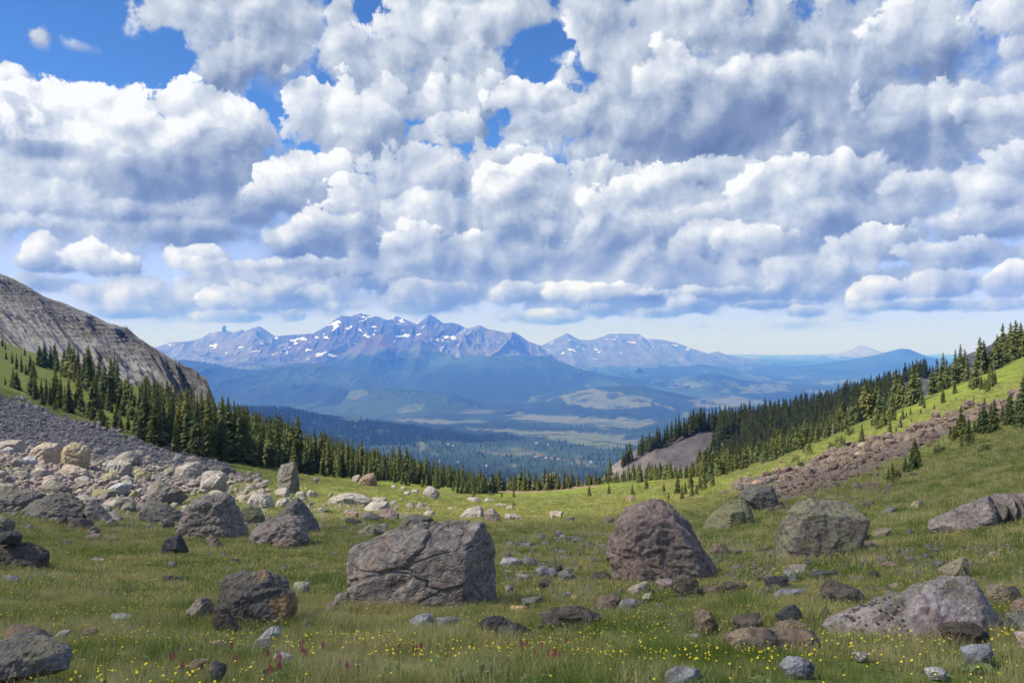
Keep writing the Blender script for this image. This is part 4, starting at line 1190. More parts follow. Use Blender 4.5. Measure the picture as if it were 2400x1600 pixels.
# dark wood on the shoulder beyond the basin
cr_, ft_ = RG['crest'], RG['foot']
SH = []
for q in range(2600):
    px = rn.uniform(1425, 2180)
    t = rn.random() ** 1.1 * 1.0
    r0 = np.interp(px, [c[0] for c in cr_], [c[1] for c in cr_]); y0 = np.interp(px, [c[0] for c in cr_], [c[2] for c in cr_])
    r1 = np.interp(px, [c[0] for c in ft_], [c[1] for c in ft_]); y1 = np.interp(px, [c[0] for c in ft_], [c[2] for c in ft_])
    z0, z1 = (800 - r0) / F * y0, (800 - r1) / F * y1
    X0, X1 = (px - 1200) / F * y0, (px - 30 - 1200) / F * y1
    X_, Y_ = X0 + (X1 - X0) * t, y0 + (y1 - y0) * t
    Z_ = z1 + (z0 - z1) * (1 - t) ** 0.95
    sx, sy = 1200 + X_ / Y_ * F, 800 - Z_ / Y_ * F
    bare = inpoly([sx], [sy], [(1400, 1180), (1425, 1112), (1480, 1064), (1540, 1032), (1600, 1012), (1660, 995), (1690, 1010), (1660, 1040), (1636, 1070), (1610, 1112), (1560, 1140)])[0] or inpoly([sx], [sy], [(1700, 1020), (1745, 1015), (1740, 1050), (1700, 1075), (1660, 1080)])[0] or inpoly([sx], [sy], [(1890, 945), (1960, 930), (1950, 955), (1900, 962)])[0] or inpoly([sx], [sy], [(2080, 885), (2180, 860), (2200, 930), (2120, 950)])[0]
    edge = t < 0.07
    h_ = rn.uniform(11, 19) * (0.8 if sx < 1560 else 1.0)
    if not bare and not edge:
        for q2 in (.5, .95):
            bare = bare or inpoly([sx], [sy - q2 * h_ * F / Y_], [(1425, 1108), (1480, 1062), (1540, 1032), (1600, 1012), (1660, 995), (1690, 1010), (1660, 1040), (1636, 1070), (1610, 1100), (1560, 1106)])[0]
    if bare and not edge:
        continue
    TREES.append((X_, Y_, Z_ - 1.0, h_, rn.choice([0, 1, 3, 5, 0, 1]), 'shoulder', sx, sy, h_ * F / Y_))
# few on the rocky ridge at left
for x_, y_, d_, h_ in [(292, 770, 948, 9), (298, 773, 944, 12), (303, 777, 940, 10), (308, 780, 935, 8), (288, 769, 950, 6), (412, 846, 800, 9), (420, 850, 790, 10), (426, 853, 780, 8), (464, 884, 700, 18), (480, 900, 680, 14), (296, 772, 946, 9),
                       (424, 905, 690, 26), (398, 925, 690, 20), (440, 925, 680, 22), (410, 935, 680, 26), (455, 935, 670, 28), (470, 940, 665, 26)]:
    X_ = (x_ - 1200) / F * d_
    TREES.append((X_, d_, (800 - y_) / F * d_ - .5, h_ * d_ / F * 1.1, rn.choice([1, 3]), 'ridge', x_, y_, h_))

TREES.sort(key=lambda t: -t[8])
LAB = {'left': ('green spruce standing on the left grassy slope', 'spruces on the left slope'),
       'leftforest': ('tall narrow spruce in the dense forest at left', 'spruces of the forest at left'),
       'brow': ('small spruce on the far brow of the meadow', 'spruces along the meadow brow'),
       'rightline': ('sunlit spruce in the line climbing the right slope', 'sunlit spruces climbing the right slope'),
       'right': ('sunlit spruce near the top of the right slope', 'spruces at the top of the right slope'),
       'rightdark': ('dark shaded spruce beside the rubble band on the right slope', 'shaded spruces by the rubble band'),
       'shoulder': ('dark shaded spruce on the shoulder beyond the meadow', 'dark spruces on the wooded shoulder'),
       'ridge': ('tiny dark spruce on the grey rocky ridge', 'spruces on the rocky ridge')}
n_ind = n_yng = 0
rest = []
MARK = [(345, 'above the rubble'), (470, 'below the ridge nose'), (560, 'left of the standing block'), (690, 'behind the standing block'), (790, 'left of the wedge boulder'), (880, 'behind the wedge boulder'), (960, 'behind the pointed boulder'), (1100, 'at its low end')]
for t in TREES:
    x, y, z, h_, v, key, px, py, hpx = t
    young = key in ('left', 'brow', 'rightline', 'right', 'rightdark', 'ridge')
    if -20 < px < 2420 and ((not young and n_ind < 296) or (young and n_yng < 294)):
        root = link('young_spruce' if young else 'spruce_tree', None, None, (x, y, z), (0, 0, rn.uniform(0, 6.28)), (h_ * rn.uniform(.9, 1.1), h_ * rn.uniform(.9, 1.1), h_))
        lb, gr = LAB[key]
        size = 'tall' if hpx > 78 else 'middle-sized' if hpx > 52 else 'small' if hpx > 30 else 'tiny'
        if key == 'leftforest':
            row = 'front' if y < np.interp(px, [330, 720, 1080], [225, 265, 310]) else 'back'
            wide = {0: 'full', 1: 'slender', 3: 'very thin', 5: 'ragged'}.get(v, 'full')
            lb = '%s spruce in the %s rows of left forest, %s' % (wide, row, min(MARK, key=lambda q: abs(q[0] - px))[1])
        elif key == 'shoulder':
            lb = 'dark spruce on the shoulder beyond the meadow, %s' % ('above its bare slope' if px < 1680 else 'on its long wooded crest' if px < 1950 else 'near its high right end')
        elif key == 'left':
            lb = '%s spruce on the left slope, %s' % (size, 'near the left picture edge' if px < 100 else 'under the big rock face' if px < 240 else 'beside the gap before the forest' if px < 360 else 'between scree and forest' if px < 520 else 'in front of the forest edge')
        elif key == 'brow':
            lb = '%s spruce on the meadow brow, %s' % (size, 'left of the bare earth strip' if px < 1180 else 'behind the bare earth strip' if px < 1360 else 'standing in the sunlit grass' if py > 1150 else 'below the bare slope of the shoulder')
        elif key == 'rightline':
            lb = '%s sunlit spruce in the line climbing the right slope, %s' % (size, 'its lower end' if px < 1740 else 'its middle' if px < 1870 else 'its upper end')
        elif key == 'right':
            lb = '%s sunlit spruce high on the right slope, %s' % (size, 'above the line of spruces' if px < 2110 else 'left of the dark rock knob' if px < 2235 else 'before the dark rock knob' if px < 2330 else 'near the right picture edge')
        elif key == 'rightdark':
            lb = '%s shaded spruce by the right rubble band, %s' % (size, 'among low bushes' if px < 2180 else 'in the clump at its upper end' if px < 2360 else 'at the right picture edge')
        tag(root, lb, 'young tree' if young else 'tree', gr)
        link('trunk', TRUNK, root)
        link('crown', CROWNS[v], root)
        n_yng += young; n_ind += not young
    else:
        rest.append(t)
for key, nm in (('leftforest', 'forest'), ('shoulder', 'forest'), (None, 'conifers')):
    sel = [t for t in rest if (t[5] == key if key else t[5] not in ('leftforest', 'shoulder'))]
    if sel:
        scatter(nm, [(t[0], t[1], t[2]) for t in sel], [rn.uniform(0, 6.28) for _ in sel], [t[3] for t in sel], [t[4] for t in sel], JOINED)
# dead grey snags
V_, F_ = trunk_mesh(.016, 1.0, 5)
r_ = random.Random(12)
for i in range(26):
    z = r_.uniform(.25, .95); a = r_.uniform(0, 6.28); L = .13 * (1.1 - z) + .03; b = len(V_)
    V_ += [(0, 0, z), (.004, .004, z + .012), (L * math.cos(a), L * math.sin(a), z - L * .25 + r_.uniform(-.02, .03))]
    F_.append((b, b + 1, b + 2, b + 2)[:3] + ())
SNAG = mesh_np('dead_tree', np.array(V_), [np.array([f for f in F_ if len(f) == 4]), np.array([f for f in F_ if len(f) == 3])], False, [M_DEAD])
for px, py, h_, w_ in [(2297, 900, 60, 'near the top of the right slope'), (2330, 890, 56, 'left of the tall spruces by the right edge'), (1806, 1062, 44, 'in the line of sunlit spruces'), (2108, 1004, 40, 'below the high right spruces'), (1952, 1022, 48, 'at the upper end of the sunlit line'),
                       (640, 1082, 70, 'at the left forest edge'), (742, 1106, 56, 'at the forest edge behind the standing block'), (470, 1056, 60, 'between scree and forest'), (905, 1128, 38, 'at the low end of the left forest'), (1742, 1090, 46, 'low in the line of sunlit spruces'), (150, 880, 52, 'under the big rock face')]:
    g_ = drop(px, py, ymax=520)
    if g_:
        hm = h_ * g_[1] / F
        tag(link('dead_tree', SNAG, None, g_, (rn.uniform(-.08, .08), rn.uniform(-.08, .08), rn.uniform(0, 6)), (hm * .8, hm * .8, hm)), 'bare grey dead spruce ' + w_, 'dead tree')
print('trees', len(TREES), 'individual', n_ind, n_yng)

# far forest on the valley floor and the near wooded hill: small trees nobody could count
V_, F_ = [], []
for i in range(4):
    z0 = 0.1 + i * .22; r_ = .24 - i * .05
    b = len(V_)
    V_.append((0, 0, z0 + .36))
    for j in range(5):
        a = j / 5 * 6.283 + i
        V_.append((r_ * math.cos(a), r_ * math.sin(a), z0))
        F_.append((b, b + 1 + j, b + 1 + (j + 1) % 5))
M_FARN = material('far_needles', lambda k, bs, out: k.l.new(k.mixc(orand(k), (.018, .036, .018), (.055, .085, .032)), bs.inputs['Base Color']), 0.9)
FARTREE = mesh_np('far_conifer', np.array(V_), np.array(F_), False, [M_FARN])


def far_trees(name, X, Y, Z, n, y0, y1, seed, hmin=14, hmax=26, xr=(400, 1700)):
    """conifers standing on a far sheet, left out of its clearings"""
    r_ = np.random.RandomState(seed)
    nr_, nc_ = X.shape
    a = r_.uniform(0, nr_ - 1.001, n); b = r_.uniform(0, nc_ - 1.001, n)
    i, j = a.astype(int), b.astype(int); fa, fb = a - i, b - j
    P_ = [(q[i, j] * (1 - fa) * (1 - fb) + q[i + 1, j] * fa * (1 - fb) + q[i, j + 1] * (1 - fa) * fb + q[i + 1, j + 1] * fa * fb) for q in (X, Y, Z)]
    P_ = np.stack(P_, -1)
    px = 1200 + P_[:, 0] / P_[:, 1] * F
    fm = field_mask(P_)
    ok = (P_[:, 1] > y0) & (P_[:, 1] < y1) & (px > xr[0]) & (px < xr[1]) & (fm < .3) & (fbm(P_[:, 0] / 90, P_[:, 1] / 160, o=3) + r_.uniform(-.3, .3, n) > -.25)
    P_ = P_[ok]; m_ = len(P_)
    scatter(name, P_, r_.uniform(0, 6.28, m_), r_.uniform(hmin, hmax, m_), np.zeros(m_), [FARTREE])
    return m_


nt_ = far_trees('forest', Xv, Yv, Zv, 60000, 2300, 9000, 61)
hs = [q for q in SHEETS if q[0] == 'hill'][-1]
nt_ += far_trees('forest', hs[1], hs[2], hs[3], 60000, 2500, 8000, 62)
print('far trees', nt_)
# ------------------------------------------------------------------ rock
def m_rock(c1, c2, c3=None, lichen=0.0, lich_c=(0.294, 0.262, 0.157), rust=0.0, rust_c=(.42, .22, .09), strata=0.0):
    def b(k, bs, out):
        p = objc(k)
        r_ = orand(k)
        p = k.v('ADD', p, k.scale(k.comb(r_, r_, r_), 40.0))
        g_ = pos(k)
        n1 = k.noise(p, 1.3, 7, 0.62)
        n2 = k.noise(p, 9.0, 6, 0.65)
        n3 = k.noise(p, 38.0, 3, 0.7)
        c = k.mixc(k.mr(n1, 0.36, 0.64), c1, c2)
        if c3:
            c = k.mixc(k.mr(k.noise(p, 2.6, 5, 0.6), 0.54, 0.62), c, c3)
        c = k.mixc(k.mr(n2, 0.50, 0.66), c, k.mixc(1.0, c, (1.5, 1.48, 1.45), 'MULTIPLY'))
        c = k.mixc(k.mr(n2, 0.48, 0.34), c, k.mixc(1.0, c, (.58, .57, .58), 'MULTIPLY'))
        c = k.mixc(k.mr(n3, 0.58, 0.68), c, k.mixc(1.0, c, (1.7, 1.68, 1.62), 'MULTIPLY'))
        c = k.mixc(k.mr(k.noise(p, 3.4, 5, 0.7), 0.56, 0.70), c, k.mixc(1.0, c, (.55, .54, .55), 'MULTIPLY'))
        if rust:
            c = k.mixc(k.m('MULTIPLY', k.mr(k.noise(p, 1.7, 5, 0.55), 0.62 - .16 * rust, 0.68 - .16 * rust), 0.85), c, rust_c)
        if lichen:
            nz = k.sep(k.new('ShaderNodeNewGeometry').outputs['Normal'])[2]
            la = k.m('MULTIPLY_ADD', nz, 0.10, k.m('MULTIPLY_ADD', k.noise(p, 3.2, 5, 0.6), 0.75, k.m('MULTIPLY', n2, 0.45)))
            la2 = k.noise(p, 24.0, 4, 0.7)
            lm = k.mr(k.m('MULTIPLY_ADD', la2, 0.60, la), 1.03 - .10 * lichen, 1.07 - .10 * lichen)
            c = k.mixc(k.m('MULTIPLY', lm, 0.85), c, k.mixc(k.mr(la2, .4, .6), lich_c, tuple(x * .62 for x in lich_c)))
        k.l.new(c, bs.inputs['Base Color'])
        hh = k.m('MULTIPLY_ADD', n2, 0.6, k.m('MULTIPLY', n3, 0.18))
        if strata:
            w = k.v('ADD', p, k.scale(k.noise(p, 1.5, 4, 0.6, out='Color'), 0.7))
            x, y, z = k.sep(w)
            q = k.comb(k.m('MULTIPLY', x, 1.6), k.m('MULTIPLY', y, 1.6), k.m('MULTIPLY_ADD', x, -1.6, k.m('MULTIPLY', z, 7.0)))
            e_ = k.voro(q, 1.0, 'DISTANCE_TO_EDGE')
            hh = k.m('MULTIPLY_ADD', k.m('MINIMUM', e_, 0.10), 6.0 * strata, hh)
        bump(k, bs, k.m('MULTIPLY_ADD', n1, 1.6, hh), 1.0, 0.085)
    return b


MR = {
 'mauve': material('rock_mauve_grey', m_rock((0.236, 0.193, 0.161), (0.337, 0.282, 0.230), strata=.10), 0.9),
 'taupe': material('rock_taupe', m_rock((.30, .245, .22), (.44, .375, .34), (.31, .24, .215), lichen=.4), 0.9),
 'crack': material('rock_cracked_mauve', m_rock((0.236, 0.197, 0.164), (0.354, 0.300, 0.245), (0.322, 0.245, 0.185), strata=.35), 0.9),
 'plum': material('rock_plum', m_rock((0.212, 0.158, 0.132), (0.322, 0.253, 0.204), (0.267, 0.181, 0.140)), 0.9),
 'lichen': material('rock_lichened', m_rock((0.193, 0.159, 0.124), (0.273, 0.228, 0.178), lichen=1.0, lich_c=(0.406, 0.387, 0.211)), 0.95),
 'lichen2': material('rock_thickly_lichened', m_rock((0.200, 0.173, 0.124), (0.267, 0.236, 0.171), lichen=1.5, lich_c=(0.353, 0.340, 0.153)), 0.95),
 'olive': material('rock_olive', m_rock((.175, .155, .135), (.265, .238, .21), (.15, .125, .11), lichen=.6, lich_c=(.25, 0.226, .15)), 0.95),
 'tan': material('rock_tan', m_rock((0.360, 0.285, 0.178), (0.480, 0.389, 0.248), (0.319, 0.250, 0.166), lichen=.4), 0.9),
 'pale': material('rock_pale_lichened', m_rock((.33, .295, .255), (.50, .455, .395), (.27, .225, .20), lichen=.35, lich_c=(.40, 0.362, .26)), 0.95),
 'white': material('rock_whitish', m_rock((.36, .35, .325), (.52, .50, .46), (.27, .26, .25)), 0.9),
 'slate': material('rock_blue_grey', m_rock((.23, .228, .232), (.36, .355, .36), (.16, .155, .16)), 0.85),
 'grey': material('rock_grey', m_rock((0.200, 0.194, 0.166), (0.333, 0.326, 0.272), lichen=.35), 0.9),
 'dark': material('rock_charcoal', m_rock((0.060, 0.058, 0.056), (0.114, 0.111, 0.100)), 0.8),
 'darkb': material('rock_dark_brown', m_rock((0.100, 0.081, 0.061), (0.200, 0.159, 0.118), (0.080, 0.072, 0.065)), 0.85),
 'brown': material('rock_brown', m_rock((0.186, 0.136, 0.092), (0.286, 0.215, 0.141), (0.133, 0.111, 0.088)), 0.88),
 'red': material('rock_reddish', m_rock((0.253, 0.173, 0.130), (0.347, 0.250, 0.183)), 0.9),
 'rust': material('rock_rust_stained', m_rock((0.114, 0.103, 0.087), (0.207, 0.173, 0.132), rust=.30, rust_c=(0.414, 0.243, 0.100)), 0.82),
 'orange': material('rock_orange', m_rock((0.666, 0.416, 0.153), (0.784, 0.582, 0.259), (0.784, 0.816, 0.661)), 0.85),
 'pink': material('rock_pinkish', m_rock((0.347, 0.263, 0.213), (0.480, 0.389, 0.307), (0.453, 0.458, 0.259)), 0.9),
}
_ico = {}


def ico(n):
    if n not in _ico:
        bm = bmesh.new()
        bmesh.ops.create_icosphere(bm, subdivisions=n, radius=1.0)
        v = np.array([x.co[:] for x in bm.verts]); f = np.array([[q.index for q in x.verts] for x in bm.faces])
        bm.free()
        _ico[n] = (v / np.linalg.norm(v, axis=1)[:, None], f)
    return _ico[n]


def hull2(p):
    p = sorted(set(p))
    def half(q):
        h_ = []
        for a in q:
            while len(h_) >= 2 and (h_[-1][0] - h_[-2][0]) * (a[1] - h_[-2][1]) - (h_[-1][1] - h_[-2][1]) * (a[0] - h_[-2][0]) <= 0:
                h_.pop()
            h_.append(a)
        return h_[:-1]
    return half(p) + half(p[::-1])


def rock_shape(poly, depth, seed, lod=5, crisp=30, rough=1.0, extra=(), cracks=0.0, dip=0.2, top_tilt=0.35, boxy=0.0, chips=11, relief=0.009):
    crisp = crisp * 4.0
    """poly: outline in metres (x, z) about its base point; returns a closed mesh whose silhouette is that outline"""
    rs_ = np.random.RandomState(seed)
    h_ = hull2([(float(a), float(b)) for a, b in poly])
    h_ = np.array(h_)
    xs, zs = h_[:, 0], h_[:, 1]
    c = np.array([(xs.min() + xs.max()) / 2, 0, (zs.min() + zs.max()) / 2])
    c[0] = c[0] * .5 + xs.mean() * .5; c[2] = c[2] * .5 + zs.mean() * .5
    N_, D_ = [], []
    hw = depth / 2
    for i in range(len(h_)):
        a, b = h_[i], h_[(i + 1) % len(h_)]
        e_ = b - a; L = np.hypot(*e_)
        if L < 1e-4:
            continue
        n = np.array([e_[1], 0, -e_[0]]) / L
        d = n[0] * (a[0] - c[0]) + n[2] * (a[1] - c[2])
        if d < 0:
            n, d = -n, -d
        s1 = rs_.uniform(.10, .60) * (1 - .6 * boxy); s2 = rs_.uniform(.10, .60)
        if n[2] > .5:
            s1 = top_tilt * rs_.uniform(.6, 1.4)
        for s_ in (-s1, s2):
            q = np.array([n[0], s_, n[2]]); m_ = np.linalg.norm(q)
            N_.append(q / m_); D_.append(max(d, 0.02) / m_)
    fl = rs_.uniform(-.28, .28)
    for q, dd in [((fl, -1, rs_.uniform(.05, .35)), hw), ((-fl * .6, 1, .15), hw), ((.75 * rs_.choice([-1, 1]), -.8, rs_.uniform(0, .3)), hw * 1.05 + .12 * np.ptp(xs)), ((rs_.uniform(-.4, .4), -.7, .7), hw * .8 + .35 * np.ptp(zs) * .5)] + [((e[0], e[1], e[2]), e[3]) for e in extra]:
        q = np.array(q, float); m_ = np.linalg.norm(q)
        N_.append(q / m_); D_.append(dd)
    N_ = np.array(N_); D_ = np.maximum(np.array(D_), 0.02)
    V, Fc = ico(lod)
    # stretch the sampling towards the real proportions so that the vertices spread evenly
    st = np.array([np.ptp(xs) / 2, hw, np.ptp(zs) / 2]) ** 0.8
    W = V * st; W /= np.linalg.norm(W, axis=1)[:, None]
    dots = np.maximum(W @ N_.T, 1e-6) / D_[None]
    if chips:
        w0 = ico(3)[0] * st; w0 /= np.linalg.norm(w0, axis=1)[:, None]
        p0 = w0 / (np.maximum(w0 @ N_.T, 1e-6) / D_[None]).max(1)[:, None]
        for i in range(chips):
            q = rs_.normal(size=3); q[1] = -abs(q[1]) * 1.1; q /= np.linalg.norm(q)
            if q[2] < -.5:
                continue
            N_ = np.vstack([N_, q]); D_ = np.append(D_, (p0 @ q).max() * (rs_.uniform(.80, .95) if lod > 5 else rs_.uniform(.66, .92)))
        dots = np.maximum(W @ N_.T, 1e-6) / D_[None]
    mx = dots.max(1)
    r_ = 1 / (mx * (((dots / mx[:, None]) ** crisp).sum(1)) ** (1.0 / crisp))
    size = (np.ptp(xs) + np.ptp(zs)) / 2
    P_ = W * r_[:, None]
    # surface: broken facets, ledges and pits
    q = P_ / size * 1.0 + seed * 3.17
    nrm = W
    w1 = fbm(q[:, 0] * 3, q[:, 1] * 3, q[:, 2] * 3, o=5)
    qx = q[:, 0] * 4.5 + w1 * .6; qz = (q[:, 2] - dip * q[:, 0]) * 11
    led = ridged(qx * .6, q[:, 1] * 3, qz, o=4)
    dd = size * rough * (0.020 * w1 - relief * (led - .35))
    # chipped facets: quantised low noise gives flat breaks with edges
    fz = pn(q[:, 0] * 2.4 + 5, q[:, 1] * 2.4, q[:, 2] * 2.4)
    dd += size * rough * 0.060 * (np.abs((fz * 2.0) % 1 - .5) - .25)
    fz = pn(q[:, 0] * 6 + 5, q[:, 1] * 6, q[:, 2] * 6 + 8)
    dd += size * rough * 0.030 * (np.abs((fz * 2.0) % 1 - .5) - .25)
    dd += size * rough * 0.016 * fbm(q[:, 0] * 22, q[:, 1] * 22, q[:, 2] * 22, o=3)
    if cracks:
        a_ = math.atan(dip)
        s_ = P_[:, 0] * math.cos(a_) + P_[:, 2] * math.sin(a_)
        t_ = -P_[:, 0] * math.sin(a_) + P_[:, 2] * math.cos(a_)
        pp = np.stack([s_ * 2.6, P_[:, 1] * 2.2, t_ * 8.0], 1) / size * 1.15
        pp = pp + 0.5 * np.stack([fbm(pp[:, 0], pp[:, 1], pp[:, 2], o=4), 0 * s_, fbm(pp[:, 0] * .8 + 9, pp[:, 1], pp[:, 2] * .5, o=4)], 1) * 1.1
        ce = rs_.uniform(-7, 7, (900, 3))
        f1 = np.full(len(pp), 9.9); f2 = f1.copy(); own = np.zeros(len(pp), int)
        for i in range(len(ce)):
            d_ = ((pp - ce[i]) ** 2).sum(1)
            m1 = d_ < f1; m2 = (~m1) & (d_ < f2)
            f2 = np.where(m1, f1, np.where(m2, d_, f2)); own = np.where(m1, i, own); f1 = np.where(m1, d_, f1)
        e_ = np.sqrt(f2) - np.sqrt(f1)
        lift = rs_.uniform(-1, 1, len(ce))[own]
        dd += size * cracks * (0.014 * lift * sst(0, .08, e_) - 0.020 * (1 - sst(0.0, 0.10, e_)))
    P_ = P_ + nrm * dd[:, None] + c
    return P_, Fc


def zoomed(reg, pts):
    ox, oy = {4: (0, 1067), 5: (800, 1067), 6: (1600, 1067), 1: (0, 600)}[reg]
    return [(ox + x / 2.94, oy + y / 2.94) for x, y in pts]


NAMED = []
ROCKS = []         # footprints already taken, for the grass: x, y, radius


def boulder(name, reg, pts, mat, label, cat='boulder', lod=4, thick=.75, parent=None, group=None, lift=0.0, at=None, sink=.10, **kw):
    pp = zoomed(reg, pts)
    xs = [p[0] for p in pp]; ys = [p[1] for p in pp]
    cx, by = (min(xs) + max(xs)) / 2, max(ys)
    w, h_ = max(xs) - min(xs), max(ys) - min(ys)
    if kw.get('base'):
        bp = zoomed(reg, [kw.pop('base')])[0]
        at = drop(bp[0], bp[1])[1] + .15
    if at is None:
        g_ = drop(cx, by - .05 * h_)
        if g_ is None:
            return None
        Y0 = g_[1]
    else:
        Y0 = at
    m_ = Y0 / F
    dep = thick * (0.65 * w + .35 * min(w, h_ * 1.6)) * m_
    Yc = Y0 + dep * .42
    m_ = Yc / F
    X0 = (cx - 1200) * m_
    Zb = (800 - by) * m_ - lift + (.045 if h_ * m_ < .38 and Y0 < 16 else 0)
    poly = [((p[0] - cx) * m_, (by - p[1]) * m_) for p in pp]
    hh = h_ * m_
    # carry the outline down into the turf
    if lift == 0:
        lo = [q for q in poly if q[1] < .22 * hh]
        poly += [(q[0] * .97, -sink * hh - .03) for q in lo]
    V, Fc = rock_shape(poly, dep, kw.pop('seed', len(ROCKS) * 7 + 3), lod, **kw)
    me = mesh_np(name, V, Fc, lod > 5, [MR[mat]])
    o = link(name, me, None, (X0, Yc, Zb))
    tag(o, label, cat, group)
    ROCKS.append((X0, Yc, w * m_ / 2, dep / 2, hh))
    core = label
    for cut in (' in ', ' at ', ',', ' with ', ' on ', ' behind ', ' beside ', ' covered ', ' standing ', ' right of', ' left of', ' speckled', ' leaning', ' lying', ' just ', ' alone', ' beyond', ' below', ' above', ' under', ' cut ', ' poking', ' rising', ' among', ' shining', ' tucked', ' trailing', ' joined', ' close', ' up by', ' near', ' atop', ' half', ' resting', ' around', ' against', ' between', ' by the', ' from', ' tilted'):
        if core.find(cut) > 6:
            core = core[:core.find(cut)]
    if w * h_ > 500:
        NAMED.append((X0, Yc, 0, ' '.join(core.split()[:6]), cx, w / 2))
    return o


